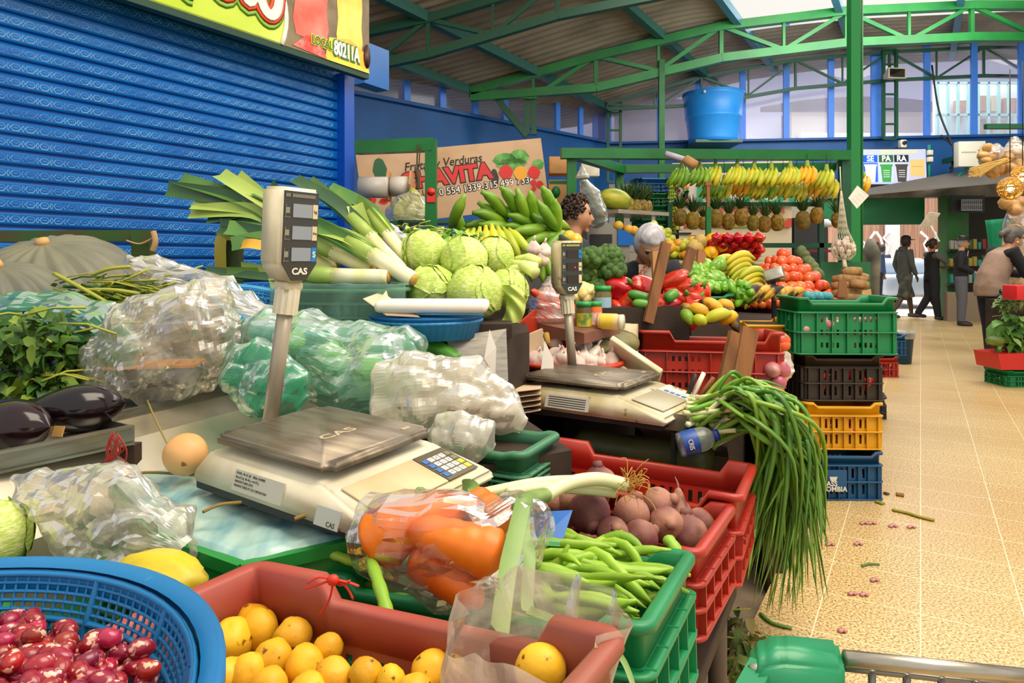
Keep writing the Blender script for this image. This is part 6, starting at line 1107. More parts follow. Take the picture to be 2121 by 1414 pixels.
# red and yellow peppers stacked behind
R = random.Random(17); pr2 = [pepper(6, .075, .036, PEP)]; sp = [(1475 + i * 22 + (j % 2) * 10, 528 - j * 12) for j in range(4) for i in range(5)]
place(pr2, [(x, y, 4.85 - .01 * j, 1.0, (-PI / 2 + R.uniform(-.3, .3), R.uniform(-.3, .3), R.uniform(-.3, .3)), 'shiny red pepper stacked end on beside the tomatoes') for j, (x, y) in enumerate(sp)], 'red peppers stacked end on')
pr3 = [pepper(7, .08, .045, YF, 'yellow_pepper')]; place(pr3, [(1478, 500, 4.8, 1.3, (.5, 1, 0), 'big yellow pepper at the top of the stack'), (1495, 510, 4.78, 1.0, (1, .5, 1), 'yellow pepper beside the red ones'), (1472, 522, 4.75, 1.1, (.4, .7, 2), 'low yellow pepper above the red pepper row'), (1498, 495, 4.85, 1.0, (.4, .7, 2), 'yellow pepper behind the biggest one')], 'yellow peppers beside the red stack')
board('dark ledge holding the stacked peppers and citrus', 'pepper_ledge', [(1.1, 4.75), (1.95, 4.95), (2.0, 5.35), (1.1, 5.3)], .86, 1.18)
OR = mat('citrus_orange', '#e8a028', .45, '#c8a428', 4, var=.15, bump=.1, bs=90); LM = mat('citrus_green', '#a8b42c', .42, '#d0c83a', 4, var=.15); k = MB(); k.blob(.038, None, 14, 10); o1 = solo('orange', k, OR, 'x', 'orange'); k = MB(); k.blob(.034, None, 14, 10); o2 = solo('green_orange', k, LM, 'x', 'citrus'); R = random.Random(19)
heap([o1, o2], [W(R.uniform(1385, 1455), R.uniform(498, 545), 4.9 + R.uniform(-.06, .06)) for _ in range(26)], R, 'citrus fruit in the mixed heap beside the yellow peppers', 'mixed citrus heap')
for i in range(16): o = o2.copy(); COL.objects.link(o); o.matrix_basis = T(*W(1345 + R.uniform(0, 48), 500 - 30 * (1 - i / 16) + R.uniform(-5, 5), 5.2)) @ S(1.0); o['label'] = 'green citrus in the sloping heap behind the grey haired woman'; o['group'] = 'green citrus heap behind the woman'
for i, (x, y, r) in enumerate([(1440, 512, .06), (1448, 538, .055), (1450, 500, .05)]): k = MB(); k.blob(r, lambda d: 1 + .04 * math.cos(9 * math.atan2(d.y, d.x)), 36, 12); solo('small_melon', k, mat('melon_tan', '#c8a85a', .6, '#a88a3c', 9), ['ribbed tan melon beside the yellow peppers', 'ribbed tan melon below the citrus heap', 'small tan melon at the back of the citrus heap'][i], 'melon', mx=T(*W(x, y, 4.75)) @ Rx(.6))
# cassava, green avocado, little price tags
CS = mat('cassava_bark', '#a8804e', .75, '#8a6538', 9, var=.1, bump=.3, bs=40, stretch=(4, 4, 1))
for i, (a, b, r) in enumerate([((1725, 608, 4.55), (1790, 606, 4.5), .034), ((1722, 592, 4.58), (1790, 594, 4.52), .034), ((1724, 578, 4.6), (1795, 580, 4.55), .033), ((1745, 565, 4.62), (1785, 560, 4.6), .034), ((1738, 618, 4.5), (1800, 618, 4.46), .03), ((1762, 572, 4.66), (1800, 574, 4.6), .03), ((1720, 602, 4.7), (1770, 600, 4.68), .03), ((1760, 588, 4.48), (1800, 590, 4.45), .032)]):
    k = MB(); k.tube([W(*a), W(*a).lerp(W(*b), .3) + V((0, 0, .004)), W(*a).lerp(W(*b), .7), W(*b)], [r * .7, r, r * .95, r * .6], 10); solo('cassava', k, CS, ['cassava root second from the bottom of the pile', 'cassava root in the middle row with pale cut end', 'long cassava root in the upper middle row', 'topmost short cassava root', 'lowest cassava root behind the green crate', 'short cassava root high on the right', 'cassava root at the back left of the pile', 'cassava root at the right with white cut face'][i], 'cassava', 'cassava roots piled behind the green crate', world=True)
k = MB(); k.quad(W(1735, 615, 4.4), W(1757, 615, 4.4), W(1752, 575, 4.42), W(1738, 580, 4.42), .01); solo('wooden_tag', k, WOOD, 'brown wooden tag standing before the cassava', 'tag', world=True); k = MB(); k.quad(W(1785, 618, 4.4), W(1806, 616, 4.4), W(1804, 598, 4.42), W(1786, 602, 4.42), .01); solo('card_tag', k, CARD, 'small cardboard tag at the right of the cassava', 'tag', world=True)
board('green box behind the cassava pile', 'green_box', [(2.08, 4.4), (2.34, 4.4), (2.4, 4.8), (2.1, 4.85)], .86, .955, GRD, 'box')
k = MB(); p = W(1700, 545, 5.4); q = W(1790, 620, 5.4); k.quad((p.x, 5.4, .6), (q.x, 5.3, .6), (q.x, 5.3, 1.2), (p.x, 5.4, 1.2), .03); solo('green_board', k, GRD, 'dark green board behind the cassava and garlic net', 'board', world=True)
R = random.Random(77)
for i in range(7): k = MB(); k.blob((.04, .035, .05), None, 12, 8, T(*W(1660 + i * 6, 522 + i * 8, 5.0 - .03 * i)) @ Rx(i)); solo('avocado', k, mat('avocado_dark', '#4a5a34', .6, '#6a7a44', 8), 'dark green avocado in the row behind the tomatoes', 'avocado', 'avocados behind the tomatoes', world=True)
k = MB(); k.blob(.026, None, 10, 8); tq_ = solo('wrapped_egg', k, mat('teal_wrap', '#4fb0b8', .4, '#2f8f98', 8), 'x', 'egg'); heap([tq_], [W(1672 + i * 9, 612 + 2 * (i % 2), 4.2) for i in range(6)], R, 'small teal wrapped ball in the row behind the green crate', 'teal balls behind the green crate', 1, 1.15)
# small steel price display
e = thing('price_display', 'small steel scale display on a black post before the tomatoes', 'scale display', loc=W(1602, 650, 4.0)); k = MB(); k.box((0, 0, 0), (.11, .06, .075), T(*W(1604, 570, 4.0)) @ Rz(-.5) @ Ry(-.3) @ Rx(-.4), bev=.008); obj('display_case', k, STEEL, e, world=True); k = MB(); k.bar(W(1602, 585, 4.02), W(1604, 680, 4.0), .022); obj('post', k, BLACK, e, world=True)
# ---------------------------------------------------------------- stall frame with bananas and pineapples
def beam(label, a, b, w=.075, m=GREEN, name='frame_beam', cat='beam'): k = MB(); k.bar(a, b, w, w); return solo(name, k, m, label, cat, world=True)
beam('long front top beam of the green banana stall frame', W(1162, 318, 5.05), W(1757, 322, 5.35)); beam('rear top beam of the green stall frame', W(1285, 350, 6.2), W(1742, 346, 6.2)); beam('left side top beam of the stall frame running to the back', W(1185, 318, 5.1), W(1290, 352, 6.2)); beam('right side top beam of the stall frame by the pillar', W(1748, 322, 5.35), W(1740, 346, 6.2))
def post(label, x, d, ytop, z0=0, w=.07, m=GREEN): p = W(x, ytop, d); k = MB(); k.bar((p.x, p.y, z0), p, w, w); return solo('frame_post', k, m, label, 'post', world=True)
post('left front post of the green banana stall frame', 1184, 5.1, 322); post('right front post of the green stall frame beside the pillar', 1749, 5.4, 326, m=DKGREEN); post('left rear post of the green stall frame', 1283, 6.2, 352)
post('green post with a brown wooden top in the middle of the pineapples', 1467, 5.0, 428, w=.035); k = MB(); k.bar(W(1467, 428, 5.0), W(1466, 380, 5.0), .022); k.bar(W(1460, 381, 5.0), W(1473, 379, 5.0), .03); solo('wooden_peg', k, WOOD, 'brown wooden peg on the middle green post', 'peg', world=True)
beam('dark green rail the pineapples hang from', W(1384, 423, 5.9), W(1700, 423, 5.9), .035, DKGREEN, 'pineapple_rail', 'rail'); post('thin green post at the left end of the pineapple rail', 1387, 5.9, 423, w=.04, m=DKGREEN); post('thin green post at the right end of the pineapple rail', 1700, 5.9, 423, w=.04, m=DKGREEN)
beam('dark green shelf rail behind the tomatoes', W(1575, 508, 5.9), W(1722, 508, 5.9), .04, DKGREEN, 'shelf_rail', 'rail')
HX = [(1412, 347, BG), (1450, 347, BG), (1482, 345, BGY), (1527, 345, BGY), (1562, 347, BGY), (1598, 348, BGY), (1637, 346, BGY), (1672, 344, BY), (1712, 352, BGY), (1480, 372, BG), (1500, 374, BGY), (1540, 367, BY), (1566, 372, BGY), (1590, 374, BG), (1622, 372, BGY), (1650, 374, BGY), (1684, 370, BY), (1720, 372, BGY), (1762, 358, BY), (1790, 365, BY)]
wire = MB()
for i, (x, y, m) in enumerate(HX):
    d = 5.25 + (.16 if 9 <= i < 18 else 0); lb = ['leftmost green banana hand hanging from the front beam', 'second green banana hand from the left on the front beam', 'third banana hand from the left, hanging right of the wooden peg', 'fourth hanging banana hand from the left, with tall stem', 'fifth hanging banana hand, in the middle of the upper row', 'sixth banana hand of the upper row, green and spread', 'seventh banana hand of the upper row with bright stem knob', 'only yellow banana hand of the upper hanging row', 'rightmost green banana hand of the upper row', 'lowest left banana hand behind the peg', 'green banana hand low behind the third one', 'yellow banana hand half hidden behind the fourth one', 'yellow spotted hand low in the middle', 'green hand low below the sixth one', 'green yellow hand low below the seventh one', 'green hand low left of the spotted yellow hand', 'spotted yellow banana hand low at the right', 'green yellow hand low at the right end', 'yellow banana hand half hidden behind the tall pillar', 'yellow banana hand right of the tall green pillar'][i]
    hand('banana_hand', lb, 'bananas', T(*W(x, y, d if i < 18 else 6.75)) @ Rz(-.5 + .25 * math.sin(i * 2.2)), 4 if i % 3 else 5, .165 if i < 18 else .2, .022 if i < 18 else .026, m, 'banana hands hanging from the stall frame', .5, .04, 1.0, i); p = W(x, y, d if i < 18 else 6.75) + V((0, 0, .04)); w = MB(); w.tube([p, (p.x, p.y, max(p.z + .06, 2.03))], .0022, 4, cap=False); s_ = solo('hanging_wire', w, BLACK, 'thin wire holding up the %s' % lb.split(',')[0][:60], 'wire', 'banana wires', world=True)
for o in [o for o in sc.objects if o.name.startswith('hanging_wire')]: o['label'] = 'thin dark wire holding a banana hand up to the stall frame'
PX = [(1409, 450, 1), (1435, 457, 1), (1457, 462, .75), (1483, 452, 1.05), (1509, 459, .95), (1535, 450, 1.0), (1560, 462, .9), (1584, 464, .95), (1610, 461, .95), (1663, 456, 1.05), (1692, 446, .95), (1735, 456, .9)]; ORD = ['first', 'second', 'third', 'fourth', 'fifth', 'sixth', 'seventh', 'eighth', 'ninth', 'tenth', 'eleventh', 'twelfth']
for i, (x, y, s) in enumerate(PX): pineapple_parts(thing('pineapple', '%s pineapple from the left hanging under the bananas' % ORD[i], 'pineapple', T(*W(x, y, 5.85)) @ Rz(i) @ Rx(.08 * math.sin(i * 3)), 'pineapples hanging from the rail'), s * .9, i, ['#a8842c', '#b8862a', '#c0892c'][i % 3])
k = MB(); k.tube([W(1420, 330, 5.0), W(1440, 342, 4.95)], .035, 14); k.tube([W(1378, 318, 5.0), W(1425, 333, 5.0)], .022, 10, mi=1); solo('tape_roll', k, [CARD, mat('roll_lilac', '#a8a0b8', .4)], 'cardboard tube and lilac roll hung on the front beam', 'roll', world=True)
# garlic net
e = thing('garlic_net', 'white net of garlic hanging beside the tall green pillar', 'net', loc=W(1748, 400, 5.2)); k = MB(); top = W(1742, 395, 5.2); c = W(1748, 512, 5.2); n = 22
for j in range(n):
    for s in (-1, 1):
        P = []
        for i in range(13): t = i / 12; a = 2 * PI * (j / n + s * .25 * t); r = interp([(0, .006), (.55, .035), (.78, .085), (.9, .09), (1, .04)], t); P.append(top.lerp(c + V((0, 0, -.10)), t) + V((math.cos(a) * r, math.sin(a) * r, 0)))
        k.tube(P, .0014, 3, cap=False)
k.tube([top, W(1740, 345, 5.25)], .004, 5); k.tube([c + V((0, 0, -.09)), c + V((.005, 0, -.15))], [.012, .02], 6); obj('netting', k, mat('net_cream', '#e8e0c4', .7), e, world=True)
R = random.Random(23); gm = gp[0]
for i in range(44):
    d = V((R.gauss(0, 1), R.gauss(0, 1), R.gauss(0, 1))).normalized() * R.uniform(.6, 1); o = gm.copy(); COL.objects.link(o); o.matrix_basis = T(*(c + V((d.x * .078, d.y * .078, d.z * .075)))) @ Rx(i) @ Rz(i * 2) @ S(.55); o['label'] = 'small white garlic bulb in the hanging net'; o['group'] = 'garlic bulbs in the net'
k = MB(); k.quad(W(1757, 410, 5.15), W(1775, 432, 5.15), W(1800, 405, 5.15), W(1776, 384, 5.15), .002); e = thing('paper_note', 'tilted white paper note pinned by the tall pillar', 'note', loc=W(1778, 432, 5.15)); obj('sheet', k, PAPER, e, world=True); k = MB(); [k.bar(W(1766 + i * 6, 411 - i * 6, 5.14), W(1778 + i * 6, 423 - i * 6, 5.14), .003, .001) for i in range(4)]; obj('print_lines', k, mat('pale_print', '#b8b8c8', .6), e, world=True)
# ---------------------------------------------------------------- left back stall with banner
beam('top beam of the green frame in front of the fruit banner', W(740, 306, 4.05), W(897, 300, 4.0), .075); k = MB(); p = W(893, 300, 4.0); k.bar((p.x, p.y, .9), (p.x, p.y, p.z + .03), .065, .065); solo('frame_post', k, GREEN, 'green post with a red sticker in front of the fruit banner', 'post', world=True)
k = MB(); c = W(893, 408, 3.96); k.box((c.x, c.y, c.z), (.05, .002, .06)); k.lathe([(0, 0), (.025, 0), (.025, .002), (0, .002)], 16, T(c.x, c.y + .001, c.z + .03) @ Rx(PI / 2)); solo('red_sticker', k, mat('sticker_red', '#d8281e', .5), 'round topped red sticker on the green post', 'sticker', world=True)
k = MB(); k.tube(curve([W(866, 296, 3.95), W(864, 340, 3.95), W(867, 385, 3.95)]), .005, 5); k.tube(curve([W(870, 302, 3.96), W(868, 345, 3.95)]), .004, 5); k.tube(curve([W(862, 352, 3.94), W(866, 370, 3.94), W(866, 392, 3.94)]), .012, 6); solo('cord_and_stalks', k, mat('cord_brown', '#4a4028', .8), 'brown cord and dried stalks hung on the green beam', 'cord', world=True)  # hanging brown cord together with dried stalks
MBN = frame(W(757, 470, 5.1), (W(1138, 402, 5.45) - W(757, 445, 5.1)), (0, 0, 1)); e = thing('fruit_banner', 'beige fruit and vegetable banner with red stall name and phone numbers', 'banner', MBN); Lb = (W(1138, 402, 5.45) - W(757, 445, 5.1)).length
k = MB(); k.box((Lb / 2, .27, -.004), (Lb, .54, .006)); obj('cloth', k, mat('banner_beige', '#c9a684', .7, '#b8926c', 3), e)
def bt_(x, y): # local position on the banner of a photo point
    a = onplane(MBN, x, y, .003); return MBN.inverted() @ a
def btext(s, x, y, size, m, ext=.001, sx=1, bold=0, shear=0, z=0.0): p = bt_(x, y); text('lettering', s, size, m, e, T(p.x, p.y, .001 + z) @ Rz(.03), ext, sx, bold, shear)
blk = mat('ink_black', '#1a1616', .6); rdd = mat('ink_red', '#d01f1c', .5); whi = mat('ink_white', '#f4ece0', .6)
btext('Frutas y Verduras', 918, 337, .092, blk, .001, .92, .001, .25); btext('CHAVITA', 925, 366, .165, blk, .001, 1.02, .016, 0); btext('CHAVITA', 925, 366, .165, rdd, .001, 1.02, .008, 0, .002); btext('310 554 1339-315 499 7336', 1000, 386, .075, blk, .001, .98, .006); btext('310 554 1339-315 499 7336', 1000, 386, .075, whi, .001, .98, .0, 0, .002); btext('ILL', 872, 400, .06, blk)
def bdisc(x, y, rx, ry, m, z=.002, n=18): p = bt_(x, y); q = MB(); q.prism([(p.x + rx * math.cos(2 * PI * i / n) * (1 + .08 * math.cos(6 * PI * i / n * 2)), p.y + ry * math.sin(2 * PI * i / n)) for i in range(n)], z, z + .001); return obj('printed_vegetable', q, m, e)
bdisc(902, 392, .022, .022, mat('ink_green', '#1f9a6a', .5)); gN = mat('ink_leaf', '#3f8a3a', .6, '#7ab45a', 20); 
for x, y, rx, ry in ((1045, 330, .09, .05), (1075, 325, .08, .06), (1060, 340, .12, .045), (1115, 340, .05, .04)): bdisc(x, y, rx, ry, gN)
for x, y, r, c in ((1048, 356, .055, rdd), (1078, 358, .055, mat('ink_yellow', '#e8a020', .5)), (1106, 357, .05, rdd), (1105, 378, .024, rdd), (1118, 382, .03, rdd), (1106, 390, .02, rdd)): bdisc(x, y, r, r, c, .004)
bdisc(1025, 368, .03, .07, mat('ink_purple', '#2e2026', .5)); bdisc(787, 352, .05, .09, mat('ink_pine', '#1f5a34', .6)); bdisc(765, 415, .05, .04, rdd); bdisc(795, 415, .03, .02, rdd)
for x, y in ((760, 415), (795, 417)): bdisc(x, y, .035, .02, rdd)
def rollp(label, x1, x2, y, d, r): k = MB(); k.tube([W(x1, y, d), W(x2, y, d)], r, 24); return k
e = thing('bag_roll', 'white plastic bag roll between cardboard ends before the banner', 'roll', loc=W(832, 405, 4.7)); obj('film_roll', rollp('', 810, 851, 386, 4.7, .07), mat('roll_white', '#cfc8c0', .4), e, world=True); k = MB()
for x in (806, 853):
    c = W(x, 386, 4.7); k.prism([(.09 * math.cos(PI / 3 * i + .5) * 1.3, .09 * math.sin(PI / 3 * i + .5) * 1.3) for i in range(6)], -.006, .006, T(*c) @ Ry(PI / 2))
    obj('cardboard_end', k, CARD, e, world=True); k = MB()
e = thing('bag_roll', 'larger grey white plastic roll at the edge of the blue rail', 'roll', loc=W(780, 405, 4.6)); obj('film_roll', rollp('', 745, 803, 388, 4.6, .072), mat('roll_grey', '#b8b0a8', .4), e, world=True)
e = thing('green_stand', 'small green metal table carrying the pear bag', 'table', loc=W(870, 520, 4.6)); k = MB(); a, b = W(818, 460, 4.55), W(1010, 462, 4.9); k.bar(a, b, .30, .02); obj('table_top', k, DKGREEN, e, world=True)
for p in (a, b): k = MB(); k.bar((p.x + .02, p.y - .1, -.09), (p.x + .02, p.y - .1, p.z), .03); obj('leg', k, GREEN, e, world=True); k = MB(); k.bar((p.x + .02, p.y + .1, -.09), (p.x + .02, p.y + .1, p.z), .03); obj('leg', k, GREEN, e, world=True)
PE = mat('pear_green', '#b8bc4a', .45, '#a0a838', 5, var=.08); k = MB(); k.lathe([(0, -.05), (.035, -.04), (.045, -.01), (.036, .025), (.02, .055), (.006, .07), (0, .07)], 16); pe = [solo('pear', k, PE, 'x', 'pear')]; R = random.Random(41)
heap(pe, [W(x, y, 4.55 + R.uniform(-.04, .04)) for x, y in ((825, 440), (850, 445), (875, 448), (838, 420), (862, 425), (850, 450), (880, 440), (830, 450), (860, 410))], R, 'pale green pear inside the clear bag on the green table', 'pears in the clear bag', .95, 1.2, .5)
bagpts('clear bag of pears standing on the green metal table', 'pear_bag', [(855, 400, 4.55, .03, .03), (853, 420, 4.53, .13, .12), (850, 445, 4.52, .17, .13), (850, 458, 4.52, .14, .12)], CLEAR, seed=3, amp=.012, nu=36, nv=16)
for i, (x, y, w_, h_, lb) in enumerate([(1155, 400, .16, .20, 'lower cardboard box with a green avocado print'), (1156, 345, .16, .14, 'upper cardboard box on the avocado box')]):
    e = thing('cardboard_box', lb, 'box', loc=W(x, y + 20, 5.75)); k = MB(); c = W(x, y, 5.75); k.box((c.x, c.y, c.z), (w_, .2, h_), bev=.003); obj('carton', k, CARD, e, world=True)
    if not i: k = MB(); k.lathe([(0, 0), (.045, 0), (.045, .002), (0, .002)], 16, T(c.x - .02, c.y - .1, c.z) @ Rx(PI / 2) @ S(.8, 1.1, 1)); obj('avocado_print', k, GREEN, e, world=True); k = MB(); k.box((c.x, c.y - .1, c.z + .08), (.15, .003, .03)); obj('green_band', k, GREEN, e, world=True)
board('tall cabinet behind the box pile', 'back_cabinet', [(.05, 5.65), (.62, 5.65), (.62, 6.0), (.05, 6.0)], -.09, W(1155, 425, 5.75).z - .0, mat('cabinet_grey', '#6f6a66', .6), 'cabinet')
# plastic bag hanging from the left front post, electric box, shelf with melon and pineapples
bagpts('clear striped bag of plastic bags hanging beside the young man', 'hanging_bag', [(1205, 345, 4.75, .012, .012), (1208, 372, 4.75, .05, .03), (1222, 405, 4.76, .10, .06), (1232, 440, 4.77, .12, .07), (1240, 462, 4.78, .10, .05), (1244, 470, 4.78, .03, .02)], film('hang_film', '#b5b8a8', .5, .15, .4, 9, .4, .8), seed=7, amp=.02, crease=.004)
k = MB(); c = W(1222, 347, 9.0); k.box((c.x, 9.0, c.z), (.24, .12, .24), bev=.01); solo('electric_box', k, WHITE, 'white electric box on the blue wall behind the stall', 'box', world=True)
e = thing('steel_shelf', 'grey steel rack with pineapples on its upper shelf', 'shelf', loc=W(1260, 560, 5.4)); k = MB(); a, b = W(1240, 440, 5.3), W(1345, 446, 5.7); k.bar(a, b, .4, .03); k.bar(a + V((-.06, 0, -.29)), b + V((-.0, 0, -.29)), .4, .03); obj('shelf_board', k, STEEL, e, world=True)
for p in (a, b): k = MB(); k.bar((p.x, p.y - .15, -.09), (p.x, p.y - .15, p.z), .03); obj('upright', k, STEEL, e, world=True)
e = thing('watermelon', 'yellow green striped melon lying on the steel rack', 'melon', T(*W(1273, 413, 5.3)) @ Rz(.1) @ Ry(.18)); k = MB(); k.blob((.135, .085, .085), None, 28, 16); obj('rind', k, mat('melon_stripe', '#b8b02a', .4, '#5a8022', 3.5, stretch=(.8, 4, 4)), e)
for i, (x, y) in enumerate([(1300, 432), (1315, 436), (1328, 436), (1290, 434), (1338, 438)]): pineapple_parts(thing('pineapple', ['pineapple lying second from the left on the steel rack', 'pineapple in the middle of the steel rack', 'pineapple second from the right on the steel rack', 'pineapple lying against the striped melon', 'pineapple at the right end of the steel rack'][i], 'pineapple', T(*W(x, y - 6, 5.45 + .05 * i)) @ Rx(.25) @ Rz(i), 'pineapples on the steel rack'), .85, i + 20, '#b8943c')
k = MB(); a = W(1215, 470, 5.0); b = W(1302, 500, 5.0); k.prism([(a.x, a.z), (W(1250, 455, 5.0).x, W(0, 455, 5.0).z), (b.x, b.z), (b.x, W(0, 545, 5).z), (a.x, W(0, 545, 5).z)], -.2, .2, T(0, 5.15, 0) @ Rx(PI / 2)); solo('display_case', k, mat('case_grey', '#8a867c', .4, metal=.3), 'grey metal display case behind the broccoli', 'case', world=True)
k = MB(); k.quad(W(1222, 510, 4.93), W(1268, 510, 4.93), W(1268, 485, 4.93), W(1222, 485, 4.93), .01); k.quad(W(1280, 508, 4.93), W(1340, 508, 4.93), W(1300, 480, 4.93), W(1280, 472, 4.93), .01, 1); solo('case_front', k, [mat('case_dark', '#1c1612', .4), BLUE], 'dark and blue front opening of the grey display case', 'panel', world=True)
for i, (x, y) in enumerate([(1281, 468), (1302, 476), (1313, 478)]): o = o1.copy(); COL.objects.link(o); o.matrix_basis = T(*W(x, y, 5.0)); o['label'] = ['single orange on top of the grey display case', 'orange left of the pair beside the display case', 'orange right of the pair beside the display case'][i]; o['group'] = 'oranges by the display case'
for i, (x, y, c, lb) in enumerate([(1345, 385, mat('crate_navy', '#0d4f86', .45), 'dark blue crate at the top of the stack behind the rack'), (1345, 415, GRD, 'green crate second from the top of the stack'), (1345, 440, GRD, 'green crate third from the top of the stack'), (1345, 468, GRD, 'green crate low in the stack behind the rack'), (1376, 400, mat('crate_lime', '#a8b82c', .45), 'lime crate at the top of the right hand stack'), (1376, 435, mat('crate_lime', '#a8b82c', .45), 'lime crate in the middle of the right hand stack'), (1376, 470, mat('crate_lime', '#a8b82c', .45), 'lime crate low in the right hand stack')]): crate('stacked_crate', lb, T(*W(x, y - 14, 6.05 if i < 4 else 6.3)) @ Rz(.1), .30 if i < 4 else .16, .26, .125, c, .006, .1, .1, group='crates stacked behind the steel rack')
# ---------------------------------------------------------------- crate stack by the aisle
YEL = mat('crate_yellow', '#d9a012', .42, '#c8900e', 4); NAV = mat('crate_blue', '#0f4f7c', .42, '#0c4068', 4); BRN = mat('crate_black_brown', '#3a2c20', .5, '#2a2018', 4); GR2 = mat('crate_emerald', '#0c7a44', .4)
def cst(lb, x0, x1, yb, d, z0, h, m, dip=.02, rows=2): c = W((x0 + x1) / 2, 600, d + .15); w = (x1 - x0) / F * d; return crate('stacked_crate', lb, T(c.x, c.y, z0 + h) @ Rz(-.03), w, .30, h, m, dip, .12, .12, True, 'crates stacked by the aisle', rows=rows)
bz = cst('blue crate at the bottom of the aisle stack with white lettering', 1657, 1805, 1037, 3.42, 0, .243, NAV); cst('yellow crate second from the bottom of the aisle stack', 1640, 1806, 937, 3.45, .245, .24, YEL); cst('dark brown crate third from the bottom of the aisle stack', 1637, 1807, 837, 3.47, .487, .24, BRN); cst('big green crate on top of the aisle stack', 1622, 1836, 735, 3.42, .73, .29, GR2, .03, 3)
k = MB(); c = W(1722, 988, 3.39); k.box((c.x, 3.41, c.z - .02), (.17, .01, .10)); pl = obj('plain_panel', k, NAV, bz, world=True); kk = mat('crate_print', '#cfd0c4', .6); iv = bz.matrix_basis.inverted()
for s_, y in (('HASS', 1002), ('COLOMBIA', 1013)): text('lettering', s_, .034, kk, pl, iv @ frame(W(1718, y, 3.40), (1, -.03, 0), (0, 0, 1)), .001, 1.0, .001)
k = MB(); c = W(1726, 992, 3.40); k.prism([(-.02, .012), (.02, .012), (.013, -.01), (-.013, -.01)], 0, .002, frame(c, (1, 0, 0), (0, 0, 1))); obj('crest', k, kk, pl, world=True)
ON = mat('onion_red', '#b05a6a', .35, '#d8a49a', 6, var=.12); k = MB(); k.blob(1, lambda d: V((d.x, d.y, d.z * .95)) * .034 + V((0, 0, .012 * max(0, d.z - .8) * 4)), 14, 10); op = [solo('red_onion', k, ON, 'x', 'onion')]; R = random.Random(3); c = W(1729, 600, 3.57)
heap(op, [(c.x + R.uniform(-.21, .21), c.y + R.uniform(-.11, .05), .77 + R.uniform(0, .13)) for _ in range(46)], R, 'red onion seen through the slots of the top green crate', 'red onions in the top green crate'); c = W(1722, 600, 3.6)
for i in range(22): o = pr2[0].copy(); COL.objects.link(o); o.matrix_basis = T(c.x + R.uniform(-.16, .16), c.y + R.uniform(-.1, .08), .55 + R.uniform(0, .1)) @ Rx(i) @ Rz(i * 3) @ S(.9); o['label'] = 'red pepper inside the dark brown crate of the aisle stack'; o['group'] = 'red peppers in the dark brown crate'
for i in range(14): o = pr2[0].copy(); COL.objects.link(o); o.matrix_basis = T(c.x + R.uniform(-.15, .15), c.y + R.uniform(-.1, .08), .31 + R.uniform(0, .08)) @ Rx(i) @ Rz(i * 3) @ S(.9); o['label'] = 'red pepper inside the yellow crate of the aisle stack'; o['group'] = 'red peppers in the yellow crate'
crate('floor_crate', 'low black crate on the floor behind the aisle stack', T(*G(1818, 866, 0)) @ T(0, .1, .17) @ Rz(-.4), .2, .26, .17, BLACK, .02, .2, .2)
crate('floor_crate', 'red crate on the floor beyond the aisle stack', T(*G(1830, 780, 0)) @ T(0, .1, .22) @ Rz(-.05), .30, .3, .22, REDC, .02, .15, .15, rows=2); crate('floor_crate', 'blue crate standing on the red one beyond the aisle stack', T(*G(1842, 780, 0)) @ T(0.02, .1, .445) @ Rz(-.05), .30, .3, .22, NAV, .02, .15, .15)
e = thing('waste_bin', 'dark blue waste bin with clear liner beside the aisle', 'bin', T(*G(1866, 752, 0))); k = MB(); k.lathe([(0, 0), (.11, 0), (.14, .36), (.145, .36), (.145, .37), (.13, .37), (.105, .01), (0, .01)], 28); obj('tub', k, mat('bin_blue', '#0d3f6a', .4), e); k = MB(); k.lathe([(.146, .30), (.15, .36), (.148, .385), (.125, .385), (.12, .3)], 28, cap=False); obj('liner', k, MILKY, e)
crate('yellow_crate', 'yellow crate behind the two planks beside the aisle', T(*W(1572, 660, 3.75)) @ Rz(-.1), .30, .3, .22, YEL, .02, .1, .1)
# onions and white bag behind scallions
R = random.Random(29)
board('dark wooden tray table of onions behind the scallions', 'onion_table', [(.98, 2.62), (1.05, 2.62), (1.2, 3.1), (1.08, 3.2)], -.09, .62)
for i in range(18): o = op[0].copy(); COL.objects.link(o); o.matrix_basis = T(*W(1604 + R.uniform(-8, 18), 745 + R.uniform(0, 60), 2.85 + R.uniform(-.05, .15))) @ Rx(i); o['label'] = 'pink onion in the little heap behind the scallions'; o['group'] = 'pink onions behind the scallions'
for i in range(7): o = tp[0].copy(); COL.objects.link(o); o.matrix_basis = T(*W(1608 + R.uniform(-6, 14), 705 + R.uniform(-4, 12), 3.3)) @ Rx(i) @ S(1); o['label'] = 'tomato low in the gap beside the tall red crate'; o['group'] = 'tomatoes in the gap beside the red crate'
bagpts('small white bag on the onions behind the scallions', 'white_bag', [(1600, 735, 2.95, .01, .02), (1608, 745, 2.94, .05, .06), (1622, 770, 2.93, .05, .05), (1628, 785, 2.93, .01, .02)], MILKY, seed=5, amp=.012, nu=30, nv=18)
